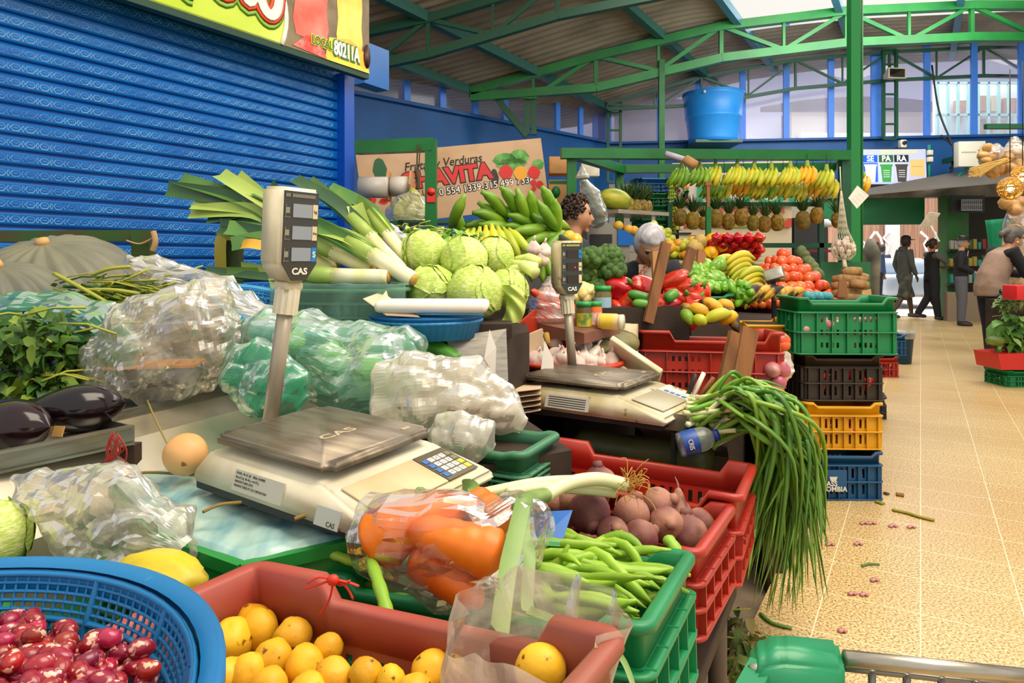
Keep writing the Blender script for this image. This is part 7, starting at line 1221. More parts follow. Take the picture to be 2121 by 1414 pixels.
# ---------------------------------------------------------------- scallions hanging over the counter edge
R = random.Random(50); board('dark wooden block under the scallions', 'scallion_bench', [(.46, 2.12), (.66, 2.08), (.72, 2.3), (.64, 2.6), (.45, 2.5)], -.09, .60)
k = MB(); GNS = []
SG = mat('scallion_leaf_green', '#5f8f26', .38, '#3f741c', 5, var=.22, coat=.15); SG2 = mat('scallion_leaf_light', '#86ac3c', .38, '#6a9a2a', 5, var=.15)
for i in range(150):
    t = R.random(); u = R.random(); a = W(R.uniform(1415, 1480), R.uniform(845, 925), R.uniform(2.02, 2.24)); a.z = .63 + .13 * R.random()
    ex = 1545 + 82 * t + R.uniform(-25, 25); top = W(ex, R.uniform(800, 900) + 30 * t, 2.1 + R.uniform(-.22, .22)); top.z = min(max(top.z, .60), .80)
    hx = lerp(1530, 1722, R.random() ** .9); hy = R.uniform(1060, 1290) - abs(hx - 1620) * .5; d = 2.0 + R.uniform(-.16, .2); b = W(hx, hy, d); b.z = max(b.z, .03)
    m_ = top.lerp(b, .45) + V((.035 + R.uniform(-.03, .025), -.03, .06)); P = curve([a, a.lerp(top, .55) + V((0, 0, .03)), top + V((0, 0, .02)), m_, b], 5); n = len(P) - 1; w = R.uniform(.008, .0135)
    q = MB(); sp = int(n * .3); q.tube(P[:sp + 1], [.0075 if j else .009 for j in range(sp + 1)], 6, 0); q.tube(P[sp:], [w * (1 - .92 * ((j) / (n - sp)) ** 3) for j in range(n - sp + 1)], 5, 1, flat=.55)
    o = solo('scallion', q, [SCW if u < .5 else SG2, SG if R.random() < .7 else SG2], 'long green scallion hanging over the table edge toward the floor', 'scallion', 'scallions hanging over the table edge', world=True)
for i in range(36):
    a = W(R.uniform(1440, 1500), R.uniform(830, 900), R.uniform(2.1, 2.25)); b = W(R.uniform(1550, 1665), R.uniform(800, 980), R.uniform(2.0, 2.3)); b.z = max(b.z, .52); q = MB(); P = curve([a, a.lerp(b, .5) + V((0, -.02, .08)), b], 7); n = len(P) - 1; q.tube(P, [.0115 * (1 - .9 * (j / n) ** 4) for j in range(n + 1)], 5, flat=.6); solo('scallion', q, SG2 if i % 2 else SG, 'scallion leaf lying over the top of the hanging bunch', 'scallion', 'scallion leaves on top of the bunch', world=True)
k = MB(); p = W(1405, 922, 2.0); q_ = W(1488, 900, 2.0); e = thing('water_bottle', 'clear water bottle with blue label and cap lying on the scallions', 'bottle', frame(p, q_ - p, (0, 0, 1))); L = (q_ - p).length
k.lathe([(0, 0), (.034, .002), (.036, .02), (.035, L * .62), (.03, L * .75), (.014, L * .88), (.014, L * .9), (0, L * .9)], 24, Ry(PI / 2)); obj('bottle_body', k, film('bottle_clear', '#e8f0f4', .14, .06, .2, 6, .35, .1), e); k = MB(); k.lathe([(.0362, .012), (.0366, .014), (.0366, L * .46), (.0362, L * .47)], 28, Ry(PI / 2), cap=False); lb = obj('label_band', k, mat('label_navy', '#1f4a9a', .4), e); k = MB(); k.lathe([(0, L * .86), (.017, L * .86), (.017, L), (0, L)], 20, Ry(PI / 2)); obj('cap', k, mat('cap_navy', '#1a3a8a', .4), e)
text('lettering', 'CRIS', .02, KEY, lb, frame((L * .25, .004, .0372), (0, -1, 0), (1, 0, 0)), .0012, .75)
k = MB(); k.tube(curve([W(1190, 920, 2.3), W(1320, 938, 2.22), W(1420, 945, 2.12), W(1470, 962, 2.06)]), [.03] + [.055] * 14 + [.05, .045, .04, .022], 16); solo('long_gourd', k, mat('gourd_grey_green', '#5a5a34', .5, '#3a4024', 6), 'long grey green gourd lying under the steel tray', 'gourd', world=True)
board('dark counter under the steel tray and gourd', 'gourd_counter', [(.1, 2.18), (.5, 2.06), (.62, 2.35), (.3, 2.62), (.1, 2.6)], -.09, .50)
# floor litter
def scrap(label, name, pts, r, m, cat='scrap'): k = MB(); k.tube(curve([G(x, y, .006) for x, y in pts], 4), r, 5, flat=.5); return solo(name, k, m, label, cat, world=True)
ylw = mat('stalk_yellow', '#8f8a24', .6); scrap('long yellow green stalk lying on the aisle floor', 'stalk', [(1848, 1055), (1880, 1062), (1905, 1070), (1935, 1077)], .012, ylw); scrap('short green stub on the floor before the blue crate', 'stub', [(1815, 1038), (1830, 1043)], .014, ylw); scrap('brown curled leaf on the floor near the crates', 'dry_leaf', [(1856, 1023), (1872, 1025)], .018, mat('leaf_brown', '#8a6428', .7)); scrap('small dark husk on the floor near the crates', 'husk', [(1832, 1020), (1840, 1023)], .012, mat('husk_dark', '#5a4030', .7))
pk = mat('onion_peel', '#c88a8a', .6)
for i, (x, y) in enumerate([(1790, 1082), (1806, 1082), (1850, 1088), (1778, 1125), (1812, 1200), (1766, 1228), (1790, 1230), (1745, 1305), (1720, 1126), (1888, 1090)]): scrap('pink onion peel scrap on the cream floor', 'onion_peel', [(x - 7, y + 2), (x, y - 1), (x + 8, y + 2)], .009, pk, 'peel').__setitem__('group', 'onion peels on the floor')
scrap('dark green leaf strip on the floor under the scallions', 'leaf_strip_scrap', [(1575, 1270), (1600, 1290), (1640, 1300)], .008, SG); scrap('thin green leaf on the aisle floor', 'leaf_scrap', [(1785, 1172), (1800, 1167), (1822, 1168)], .006, SG)
herbs('leaf litter and husks on the ground beside the table legs', 'leaf_litter', W(1530, 1340, 2.05), .10, .25, .03, 130, .05, [mat('litter_green', '#4f6a24', .7, '#7a7a34', 9), mat('litter_pale', '#a89a5a', .7), HB[2]], 8, 14)
# ---------------------------------------------------------------- people
def remesh(mb, voxel, smooth=4):
    o = bpy.data.objects.new('tmp', mb.mesh('tmp', SKIN)); COL.objects.link(o); m = o.modifiers.new('r', 'REMESH'); m.mode = 'VOXEL'; m.voxel_size = voxel; s = o.modifiers.new('s', 'SMOOTH'); s.iterations = smooth; s.factor = .5
    dg = bpy.context.evaluated_depsgraph_get(); dg.update(); me = bpy.data.meshes.new_from_object(o.evaluated_get(dg)); r = MB(); r.v = [tuple(v.co) for v in me.vertices]; r.f = [list(p.vertices) for p in me.polygons]; r.mi = [0] * len(r.f); r.sm = [True] * len(r.f); bpy.data.objects.remove(o); bpy.data.meshes.remove(me); return r
SKIN = mat('skin_warm', '#b5764f', .5, '#a0653f', 6, sss=.05); SKIN2 = mat('skin_light', '#c9946f', .5, '#b57a55', 8, sss=.05); SHOE = mat('shoe_dark', '#2a2420', .6)
def headmesh(k, mx, s=1.0):
    def fn(d):
        x, y, z = d; r = V((x * .074, y * .092, z * .112)); 
        if z < 0: r.x *= 1 - .28 * (-z) ** 1.5; r.y += .012 * max(0, -z) * (y > 0) 
        if y > 0: r.y -= .010 * math.exp(-((z - .16) / .13) ** 2) * (abs(x) > .12) * 1.0; r.y += .006 * math.exp(-((z - .33) / .12) ** 2)
        return r * s
    k.blob(1, fn, 28, 20, mx)
    k.tube([mx @ (V(p) * s) for p in ((0, .084, .028), (0, .098, .002), (0, .110, -.022), (0, .098, -.034))], [.008 * s, .011 * s, .015 * s, .010 * s], 8)
    k.tube([mx @ (V(p) * s) for p in ((-.02, .088, -.058), (0, .095, -.056), (.02, .088, -.058))], .0085 * s, 6); k.blob((.022 * s, .018 * s, .018 * s), None, 10, 8, mx @ T(0, .076 * s, -.098 * s))
    for sx in (-1, 1): k.blob((.008 * s, .018 * s, .03 * s), None, 10, 8, mx @ T(sx * .074 * s, -.005 * s, -.005 * s) @ Rz(sx * .3))
def fingers(k, w, d, s=1.0, curl=.5, side=1):          # palm at wrist w pointing along d, with five fingers
    d = V(d).normalized(); up = V((0, 0, 1)) if abs(d.z) < .8 else V((0, 1, 0)); sd = d.cross(up).normalized(); nn = sd.cross(d)
    k.tube([w, w + d * .04 * s, w + d * .085 * s], [.022 * s, .034 * s, .034 * s], 8, flat=.5)
    for i, L in enumerate((.062, .072, .068, .052)):
        b = w + d * .08 * s + sd * ((i - 1.5) * .019 * s); a = b + d * L * .55 * s - nn * curl * .012 * s; c = a + (d * (1 - curl) - nn * curl).normalized() * L * .5 * s; k.tube([b, a, c], [.0095 * s, .009 * s, .007 * s], 6)
    b = w + d * .03 * s + sd * (-side * .032 * s); k.tube([b, b + (d * .6 - sd * side * .7) * .035 * s, b + (d * 1.0 - sd * side * .6) * .06 * s], [.012 * s, .010 * s, .008 * s], 6)
def figure(label, mx, J, top, legs, hair, skin=SKIN, shoes=SHOE, sleeve=1.0, vest=None, belly=1.0, short=False, hat=None, extra=None, vox=.014, female=False, headrot=None, hoodie=False, hair_style='short', curl=.5):
    e = thing('person', label, 'person', mx); g = lambda n: V(J[n])
    hm = T(*g('head')) @ (headrot or M()); b = MB(); headmesh(b, hm); nk = g('neck'); b.tube([nk + V((0, -.005, -.05)), nk + (g('head') - nk) * .6], [.055, .05], 10)
    b.tube([g('pelvis') + V((0, 0, -.06)), g('pelvis'), g('waist'), g('chest'), nk + V((0, 0, -.04))], [.11, .135, .125, .14, .07], 16, flat=.72, up=(0, 1, 0))
    for s in ('l', 'r'):
        b.tube([g('chest').lerp(g('sh' + s), .5), g('sh' + s), g('sh' + s).lerp(g('el' + s), .5), g('el' + s), g('el' + s).lerp(g('wr' + s), .35), g('wr' + s)], [.06, .056, .046, .038, .038, .026], 10); fingers(b, g('wr' + s), g('wr' + s) - g('el' + s), 1, curl, 1 if s == 'r' else -1)
        b.tube([g('hip' + s), g('hip' + s).lerp(g('kn' + s), .5), g('kn' + s), g('kn' + s).lerp(g('an' + s), .35), g('an' + s)], [.09, .075, .055, .056, .036], 12); an = g('an' + s); td = V(J.get('toe' + s, (0, 1, 0))).normalized(); b.tube([an + V((0, 0, -.03)) - td * .04, an + V((0, 0, -.04)) + td * .06, an + V((0, 0, -.05)) + td * .15], [.035, .036, .026], 8)
    body = obj('body', remesh(b, vox), skin, e)
    t = MB(); k1 = 1.0 * belly; t.tube([g('pelvis') + V((0, 0, -.06 if not hoodie else -.14)), g('pelvis') + V((0, 0, .02)), g('waist'), g('chest'), nk + V((0, 0, -.05)), nk + V((0, 0, -.015))], [.150 * k1, .155 * k1, .148 * k1, .160, .10, .068], 18, flat=.8, up=(0, 1, 0))
    for s in ('l', 'r'):
        P = [g('chest').lerp(g('sh' + s), .4), g('sh' + s), g('sh' + s).lerp(g('el' + s), .5)] + ([g('el' + s), g('el' + s).lerp(g('wr' + s), .5), g('wr' + s).lerp(g('el' + s), .06)] if sleeve >= 1 else [g('sh' + s).lerp(g('el' + s), .85)]); t.tube(P, [.075, .075, .062, .055, .052, .044][:len(P)], 12)
    if hoodie: t.blob((.085, .07, .06), None, 14, 10, T(*(nk + V((0, -.06, -.01)))))
    if vest: 
        v = MB(); v.tube([g('pelvis') + V((0, 0, -.08)), g('pelvis') + V((0, 0, .02)), g('waist'), g('chest'), nk + V((0, 0, -.05)), nk + V((0, 0, -.01))], [.168 * k1, .172 * k1, .163 * k1, .172, .125, .072], 18, flat=.8, up=(0, 1, 0)); obj('vest', remesh(v, vox, 3), vest, e)
    obj('jacket' if not female else 'top', remesh(t, vox, 3), top, e); l = MB(); l.tube([g('waist') + V((0, 0, -.04)), g('pelvis'), g('pelvis') + V((0, 0, -.1))], [.13 * k1, .155 * k1, .12], 16, flat=.8, up=(0, 1, 0))
    for s in ('l', 'r'): h, kn, an = g('hip' + s), g('kn' + s), g('an' + s); P = [h + V((0, 0, .04)), h.lerp(kn, .5), kn] + ([kn.lerp(an, .5), an + V((0, 0, .0))] if not short else [kn.lerp(an, .15)]); l.tube(P, ([.11, .10, .085, .075, .065] if not short else [.115, .115, .11, .11])[:len(P)], 12)
    obj('trousers' if not short else 'shorts', remesh(l, vox, 3), legs, e)
    for s in ('l', 'r'): an = g('an' + s); td = V(J.get('toe' + s, (0, 1, 0))).normalized(); q = MB(); q.tube([an + V((0, 0, -.025)) - td * .055, an + V((0, 0, -.035)) + td * .05, an + V((0, 0, -.05)) + td * .15, an + V((0, 0, -.055)) + td * .185], [.045, .047, .038, .02], 10); obj('shoe', q, shoes, e)
    hq = MB()
    if hair_style == 'curly':
        R = random.Random(1)
        for i in range(420):
            z = 1 - 1.5 * R.random(); a = R.uniform(0, 6.28); q = math.sqrt(max(0, 1 - z * z)); d = V((q * math.cos(a), q * math.sin(a), z))
            if d.y > .45 and d.z < .55: continue
            if d.z < -.1 and d.y > -.05: continue
            rr = R.uniform(.008, .014); hq.blob(rr, lambda dd: 1 + .25 * nz(dd, 3, i), 6, 5, hm @ T(*(V((d.x * .09, d.y * .098 - .008, d.z * .114 + .022)) * R.uniform(.86, 1.07))))
    else:
        def hf(d):
            w = 1.0 if not (d.y > .35 and d.z < .42) and not (d.z < -.25 and d.y > -.2) else .80
            return V((d.x * .088, d.y * .102 - .006, d.z * .126 + .012)) * w * (1 + .03 * nz(d, 4, 3))
        hq.blob(1, hf, 36, 24, hm)
        if hair_style == 'bun': hq.blob((.05, .045, .05), lambda d: 1 + .15 * nz(d, 4, 1), 16, 10, hm @ T(0, -.10, .03)); hq.tube([hm @ V(p) for p in ((0, -.11, .03), (0, -.15, -.01), (0, -.14, -.06))], [.035, .035, .015], 8)
    obj('hair', hq, hair, e)
    for sx in (-1, 1): q = MB(); q.blob(.010, None, 10, 8, hm @ T(sx * .030, .078, .018)); obj('eye', q, mat('eye_dark', '#1c1410', .2), body); q = MB(); q.tube([hm @ V(p) for p in ((sx * .016, .091, .036), (sx * .03, .089, .041), (sx * .046, .080, .036))], .0035, 5); obj('eyebrow', q, hair, body)
    q = MB(); q.tube([hm @ V(p) for p in ((-.022, .0935, -.058), (0, .1015, -.0565), (.022, .0935, -.058))], [.003, .0055, .003], 6); obj('lips', q, mat('lips', '#9a5044', .5), body)
    if hat: hat(e, hm)
    if extra: extra(e, hm, g)
    return e
def J0(**k):
    j = dict(pelvis=(0, 0, .93), waist=(0, 0, 1.08), chest=(0, 0, 1.30), neck=(0, .01, 1.46), head=(0, .035, 1.60), shl=(-.18, 0, 1.39), shr=(.18, 0, 1.39), ell=(-.22, -.02, 1.12), elr=(.22, -.02, 1.12), wrl=(-.22, .06, .89), wrr=(.22, .06, .89), hipl=(-.09, 0, .90), hipr=(.09, 0, .90), knl=(-.09, .02, .49), knr=(.09, .02, .49), anl=(-.09, 0, .08), anr=(.09, 0, .08)); j.update(k); return j
def stand(x, y, z=0): return G(x, y, z)
NAVY = mat('jacket_navy', '#20222c', .8, '#181a22', 8); GREYH = mat('hair_silver', '#c9c6cc', .5, '#9a98a0', 14, stretch=(1, 4, 1)); DKH = mat('hair_dark', '#2a1a10', .6, '#3a2616', 12)
# right hand woman in beige vest
def ear(e, hm, g): q = MB(); q.box((0, 0, 0), (.004, .10, .05), hm @ T(.078, .045, -.055)); obj('face_mask', q, mat('mask_white', '#e8ecf0', .7), e)
def wtrim(e, hm, g):
    for s in ('r',): an = g('an' + s); kn = g('kn' + s); q = MB(); q.tube([kn + V((.07, -.06, .14)), kn + V((.09, .03, .13))], .008, 5); obj('red_zip', q, mat('zip_red', '#d81f2c', .5), e); q = MB(); q.tube([an + V((.06, -.07, .06)), an + V((.075, .0, .16)), an + V((.07, .06, .04))], .009, 5); obj('red_trim', q, mat('zip_red', '#d81f2c', .5), e)
    q = MB(); q.lathe([(.002, -.012), (.016, 0), (.002, .012)], 8, hm @ T(.085, 0, -.06)); obj('earring', q, WHITE, e)
c = stand(2055, 765)
figure('woman in beige vest with grey ponytail bending over the vegetables at right', T(c.x, c.y, 0) @ Rz(-PI / 2) @ S(.98), J0(pelvis=(0, -.02, .92), waist=(0, .0, 1.06), chest=(0, .10, 1.27), neck=(0, .18, 1.40), head=(0, .25, 1.51), shl=(-.18, .13, 1.35), shr=(.18, .12, 1.34), ell=(-.21, .24, 1.12), elr=(.22, .22, 1.09), wrl=(-.16, .46, 1.08), wrr=(.17, .46, 1.05), knl=(-.10, .05, .49), knr=(.09, -.02, .48), anl=(-.1, .07, .08), anr=(.1, -.08, .08)), mat('sweater_black', '#15161a', .85), mat('trousers_navy', '#141828', .8), mat('hair_grey_dark', '#4a4440', .6, '#6a625a', 10), SKIN2, vest=mat('vest_beige', '#a08470', .85, '#8f7462', 10), belly=1.12, female=True, hair_style='bun', headrot=Rx(-.35), extra=wtrim)
# man with hat, dark woman behind, capped man walking
def hat_fn(e, hm): q = MB(); q.lathe([(.0, .10), (.07, .105), (.088, .09), (.092, .05), (.135, .045), (.135, .04), (.09, .04)], 28, hm @ T(0, 0, .015) @ Rx(-.05)); obj('hat', q, mat('hat_black', '#15120f', .7), e)
def shirt(e, hm, g): q = MB(); n = g('neck'); q.prism([(-.05, .0), (.05, .0), (.02, -.26), (-.02, -.26)], 0, .01, frame(n + V((0, .115, -.02)), (1, 0, 0), (0, .12, 1))); obj('pink_shirt', q, mat('shirt_pink', '#d8a8a8', .7), e)
def glasses(e, hm): 
    hat_fn(e, hm); q = MB()
    for sx in (-1, 1): q.tube([hm @ V((sx * .03 + .018 * math.cos(a), .093, .018 + .016 * math.sin(a))) for a in [i * .7 for i in range(9)]], .0025, 4, closed=True)
    obj('glasses', q, BLACK, e)
c = stand(1990, 674); figure('older man in dark blazer and black hat standing by the passage', T(c.x, c.y, 0) @ Rz(-2.1) @ S(.99), J0(ell=(-.23, -.02, 1.14), elr=(.23, -.02, 1.14), wrl=(-.08, .20, 1.05), wrr=(.07, .21, 1.03)), mat('blazer_black', '#17171c', .85), mat('trousers_grey', '#55555a', .85), mat('hair_grey', '#8a8680', .7), SKIN2, hat=glasses, extra=shirt)
def cap_fn(e, hm): q = MB(); q.lathe([(.096, .035), (.098, .06), (.085, .11), (.04, .138), (0, .142)], 24, hm, cap=False); q.tube([hm @ V(p) for p in ((-.05, .085, .05), (0, .15, .045), (.05, .085, .05))], [.02, .03, .02], 8, flat=.3); q.box((0, .12, .05), (.12, .10, .008), hm, bev=.003); obj('cap', q, mat('cap_black', '#17151a', .7), e)
c = stand(1873, 660); figure('man in grey hooded jacket, cap and camouflage shorts walking in the entrance', T(c.x, c.y, 0) @ Rz(-1.5) @ S(1.03), J0(knl=(-.09, .16, .50), knr=(.09, -.08, .50), anl=(-.09, .22, .10), anr=(.09, -.34, .10), ell=(-.23, -.05, 1.13), elr=(.22, .02, 1.12), wrl=(-.22, .05, .88), wrr=(.2, .12, .9)), mat('hoodie_grey', '#4f4f47', .9, '#43433c', 5), mat('camo', '#5a5848', .9, '#33352c', 9), DKH, mat('skin_dark', '#4a3428', .6), mat('shoe_brown', '#4a3f38', .7), short=True, hat=cap_fn, hoodie=True)
c = stand(1930, 662); figure('woman in black apron reaching out behind the man with the hat', T(c.x, c.y, 0) @ Rz(-1.6) @ S(.99), J0(elr=(.2, .24, 1.18), wrr=(.16, .46, 1.06), ell=(-.2, .2, 1.15), wrl=(-.15, .42, 1.08), knl=(-.09, -.02, .49), anl=(-.09, -.25, .12), anr=(.09, .08, .08)), mat('tshirt_grey', '#5a5650', .9), mat('trousers_black', '#141416', .9), DKH, SKIN, vest=mat('apron_black', '#131210', .9), sleeve=.5, female=True, hair_style='bun')
# distant passers by in the street
k0 = [mat('coat_dark', '#3a3f52', .9), mat('coat_blue', '#5a6f94', .9)]
for i, (x, y, lb) in enumerate([(1828, 602, 'far person in dark jacket on the bright street'), (1812, 606, 'far person in blue jacket closer on the bright street')]):
    d = 20 - 3 * i; c = W(x, y, d); figure(lb, T(c.x, c.y, 0.01) @ Rz(PI * (i == 1) * 1.0), J0(), k0[i], mat('trousers_far', '#2f3444', .9), DKH, SKIN, vox=.03)
# grey haired woman looking down
def collar(e, hm, g): q = MB(); n = g('neck'); q.prism([(-.06, .02), (.06, .02), (.035, -.24), (-.035, -.24)], 0, .012, frame(n + V((0, .11, -.06)), (1, 0, 0), (0, .35, 1))); obj('patterned_blouse', q, mat('blouse_coral', '#d8866a', .8, '#f0d8c8', 40, lo=.45, hi=.5), e); q = MB(); w = g('wrr'); q.lathe([(.034, -.012), (.038, 0), (.034, .012)], 14, T(*w) @ Rx(PI / 2 - .3), cap=False); obj('watch', q, STEEL, e)
    
c = W(1324, 545, 4.05); figure('grey haired woman in navy blazer bending her head over the vegetables', T(c.x, c.y, -.15) @ Rz(PI + .08), J0(pelvis=(0, -.10, .93), waist=(0, -.06, 1.06), chest=(0, .02, 1.24), neck=(0, .10, 1.37), head=(0, .21, 1.44), shl=(-.19, .04, 1.30), shr=(.19, .04, 1.30), ell=(-.27, .14, 1.10), elr=(.27, .14, 1.10), wrl=(-.10, .34, 1.08), wrr=(.20, .36, 1.13)), NAVY, NAVY, GREYH, SKIN2, headrot=Rx(-.75), extra=collar, belly=1.08, vox=.012)
# young man in profile
c = W(1190, 545, 4.4); figure('young man with dark curly hair in profile behind the plantains', T(c.x - .02, c.y, -.10) @ Rz(-1.42), J0(), mat('hoodie_slate', '#3a424e', .9), mat('jeans', '#2a3448', .9), DKH, SKIN2, hair_style='curly', vox=.010, headrot=Rx(-.08))
# ---------------------------------------------------------------- far hall fittings
e = thing('water_tank', 'big bright blue water tank on top of the back wall', 'tank', T(*W(1477, 297, 15.0))); k = MB(); k.lathe([(0, 0), (.52, 0), (.53, .08), (.585, .5), (.605, .52), (.61, .56), (.60, .58), (.64, .98), (.655, 1.0), (.655, 1.06)], 48); obj('barrel', k, mat('tank_blue', '#2a9df8', .4, '#2390ee', 2), e); k = MB(); k.lathe([(.66, 1.04), (.665, 1.08), (.4, 1.14), (.1, 1.19), (0, 1.19)], 48, cap=False); obj('lid', k, mat('tank_lid', '#2f96e8', .4), e); k = MB(); k.blob(.035, None, 10, 8, T(-.35, -.56, 1.0)); obj('valve', k, WHITE, e); k = MB(); k.box((0, .05, -.02), (1.0, 1.0, .06)); obj('platform', k, DKGREEN, e)
e = thing('loudspeaker', 'beige horn loudspeaker on the lattice post near the back window', 'speaker', T(*W(1849, 155, 14.5)) @ Rz(.1)); k = MB(); a = [(-.2, -.11), (.2, -.11), (.2, .11), (-.2, .11)]; vs = [(x, -.15, z) for x, z in a] + [(x * .4, .2, z * .4) for x, z in a] + [(x * .85, -.15, z * .8) for x, z in a] + [(x * .35, .1, z * .35) for x, z in a]; k.add(vs, [(0, 1, 5, 4), (1, 2, 6, 5), (2, 3, 7, 6), (3, 0, 4, 7), (4, 5, 6, 7), (0, 8, 9, 1), (1, 9, 10, 2), (2, 10, 11, 3), (3, 11, 8, 0)], 0, False); obj('horn', k, mat('horn_beige', '#b8ad8e', .5), e); k = MB(); k.add(vs, [(8, 12, 13, 9), (9, 13, 14, 10), (10, 14, 15, 11), (11, 15, 12, 8), (12, 15, 14, 13)], 0, False); obj('throat', k, mat('throat_dark', '#3a3a36', .6), e)
e = thing('security_camera', 'small beige camera on the blue wall above the screen', 'camera', T(*W(1869, 298, 14.3))); k = MB(); k.box((0, 0, 0), (.12, .12, .16), bev=.01); obj('housing', k, WHITE, e); k = MB(); k.lathe([(0, 0), (.04, 0), (.04, .04), (0, .04)], 16, T(0, -.06, .01) @ Rx(PI / 2)); obj('lens', k, BLACK, e); k = MB(); k.bar((0, .02, -.05), (0, .55, -.05), .03); obj('arm', k, DKGREEN, e)
ms = frame(W(1852, 345, 14.2), (1, -.05, 0), (0, .06, 1)); e = thing('wall_screen', 'wall screen showing three recycling bins in blue, green and black', 'screen', ms); k = MB(); k.box((0, 0, -.04), (1.34, .78, .06), bev=.01); obj('bezel', k, BLACK, e); k = MB(); k.box((0, 0, -.005), (1.30, .73, .01)); sc_ = obj('screen_image', k, mat('screen_lilac', '#a9b0d4', .5, spec=.1, emit=.4), e)
def srect(x, y, w, h, c, em=.5, z=.002): k = MB(); k.box((x, y, z), (w, h, .003)); return obj('screen_block', k, mat('screen_' + c[1:], c, .5, spec=.1, emit=em * .6), sc_)
for i, (x, c, c2, t_) in enumerate([(-.48, '#1f55c8', '#c9d2f2', 'SE'), (-.16, '#2f5a30', '#2f8a3a', 'PA'), (.15, '#252a28', '#3a3432', 'RA')]):
    srect(x, .17, .29, .15, c); srect(x, -.12, .29, .40, ['#2a62d0', '#b9c2e0', '#b9bcd4'][i], .5, .0015); text('lettering', t_, .17, mat('screen_white', '#f2f4fb', .4, emit=.4), sc_, T(x, .165, .006), .0005, .9, .004)
    k = MB(); k.prism([(-.115, .08), (.115, .08), (.085, -.26), (-.085, -.26)], .003, .005, T(x, -.06, 0)); k.box((x, .03, .004), (.26, .04, .003)); obj('bin_icon', k, mat('screen_' + c2[1:], c2, .4, emit=.4), sc_)
    for j in range(4): srect(x, -.08 - .045 * j, .13, .008, '#f2f4fb', .6, .007)
srect(.47, -.03, .29, .36, '#eab070', .5); srect(.47, .0, .22, .01, '#b8804a', .4, .005); text('lettering', 'SEPARA LOS RESIDUOS', .075, mat('screen_yellow', '#d8c82c', .4, emit=.5), sc_, T(.1, .305, .004), .0005, .95, .002)
e = thing('control_box', 'large white cabinet box on the blue wall at right', 'box', T(*W(2008, 320, 13.6)) @ Rz(-.1)); k = MB(); k.box((0, 0, 0), (.50, .2, .50), bev=.01); obj('case', k, mat('box_cream', '#dcd8c4', .5), e); [obj('print_mark', MB().box((-.19 + i * .028, -.101, .03), (.02, .002, .03)), mat('text_grey', '#9a968a', .6), e) for i in range(10)]; k = MB(); k.bar((0, .1, 0), (0, .95, 0), .1); obj('bracket', k, DKGREEN, e)
k = MB(); k.tube(curve([W(1930, 135, 14.6), W(1945, 230, 14.5), W(1975, 310, 14.3), W(1968, 350, 14.3)]), .02, 5); k.tube(curve([W(1948, 280, 14.4), W(1980, 315, 14.3), W(1960, 380, 14.2)]), .025, 5); solo('wall_cables', k, BLACK, 'loose black cables hanging on the wall beside the white cabinet', 'cable', world=True)
k = MB(); k.tube(curve([W(2035, 312, 13.6), W(2070, 320, 13.6), W(2100, 316, 13.7)]), .03, 6); k.tube(curve([W(1985, 365, 13.8), W(2000, 350, 13.7), W(2003, 343, 13.6)]), .03, 6); k.tube([W(1925, 300, 14.2), W(1924, 380, 14.2)], .03, 6); solo('teal_hose', k, mat('hose_teal', '#1f8f7a', .5), 'teal cable tube around the white cabinet', 'tube', world=True)
k = MB()
for y in (316, 330): c = W(1926, y, 14.1); k.box((c.x, c.y, c.z), (.10, .08, .10), bev=.008)
solo('junction_box', k, WHITE, 'pair of small white junction boxes right of the screen', 'box', world=True)
k = MB(); k.quad(W(1690, 410, 13.9), W(2120, 372, 12.6), W(2120, 330, 14.3), W(1930, 385, 14.6), .03); solo('canopy_edge', k, mat('canopy_grey', '#6a655c', .7), 'grey sloping canopy edge over the dark passage', 'canopy', world=True)
k = MB(); k.quad(W(1905, 470, 13.6), W(1930, 470, 13.6), W(1948, 442, 13.4), W(1925, 440, 13.4), .02); k.bar(W(1928, 468, 13.5), W(1945, 500, 13.5), .03); solo('white_bracket', k, WHITE, 'white metal shelf bracket beside the street entrance', 'bracket', world=True)
# dark shop at the back right
e = thing('shop_shelving', 'dark shop shelves with small goods behind the man with the hat', 'shelf', loc=W(2010, 660, 14.0)); k = MB(); a, b = W(1962, 640, 14.3), W(2125, 640, 13.9)
for y in (520, 555, 590, 618): p, q = W(1962, y, 14.3), W(2125, y, 13.9); k.bar(p, q, .3, .03)
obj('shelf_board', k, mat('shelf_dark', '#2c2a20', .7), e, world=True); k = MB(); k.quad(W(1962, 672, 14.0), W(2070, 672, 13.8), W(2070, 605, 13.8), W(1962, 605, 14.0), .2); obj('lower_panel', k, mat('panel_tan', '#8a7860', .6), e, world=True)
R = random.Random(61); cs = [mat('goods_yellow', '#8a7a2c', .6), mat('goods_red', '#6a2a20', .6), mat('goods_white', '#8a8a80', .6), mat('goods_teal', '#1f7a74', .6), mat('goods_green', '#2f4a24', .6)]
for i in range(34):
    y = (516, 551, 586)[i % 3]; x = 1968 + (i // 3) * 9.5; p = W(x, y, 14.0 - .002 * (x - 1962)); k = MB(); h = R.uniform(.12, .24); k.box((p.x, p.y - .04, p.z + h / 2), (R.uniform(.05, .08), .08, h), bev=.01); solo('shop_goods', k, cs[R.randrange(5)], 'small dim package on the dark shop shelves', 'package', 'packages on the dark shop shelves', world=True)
e = thing('unread_sign', 'dim sign panel with unread white lettering over the dark shop', 'rack', loc=W(2010, 430, 13.9)); k = MB(); k.quad(W(1970, 440, 13.9), W(2040, 440, 13.9), W(2040, 405, 13.9), W(1970, 405, 13.9), .03); sp_ = obj('sign_panel', k, mat('sign_black', '#1c2224', .6), e, world=True)  # sign panel; the bars below stand in for its unread lettering
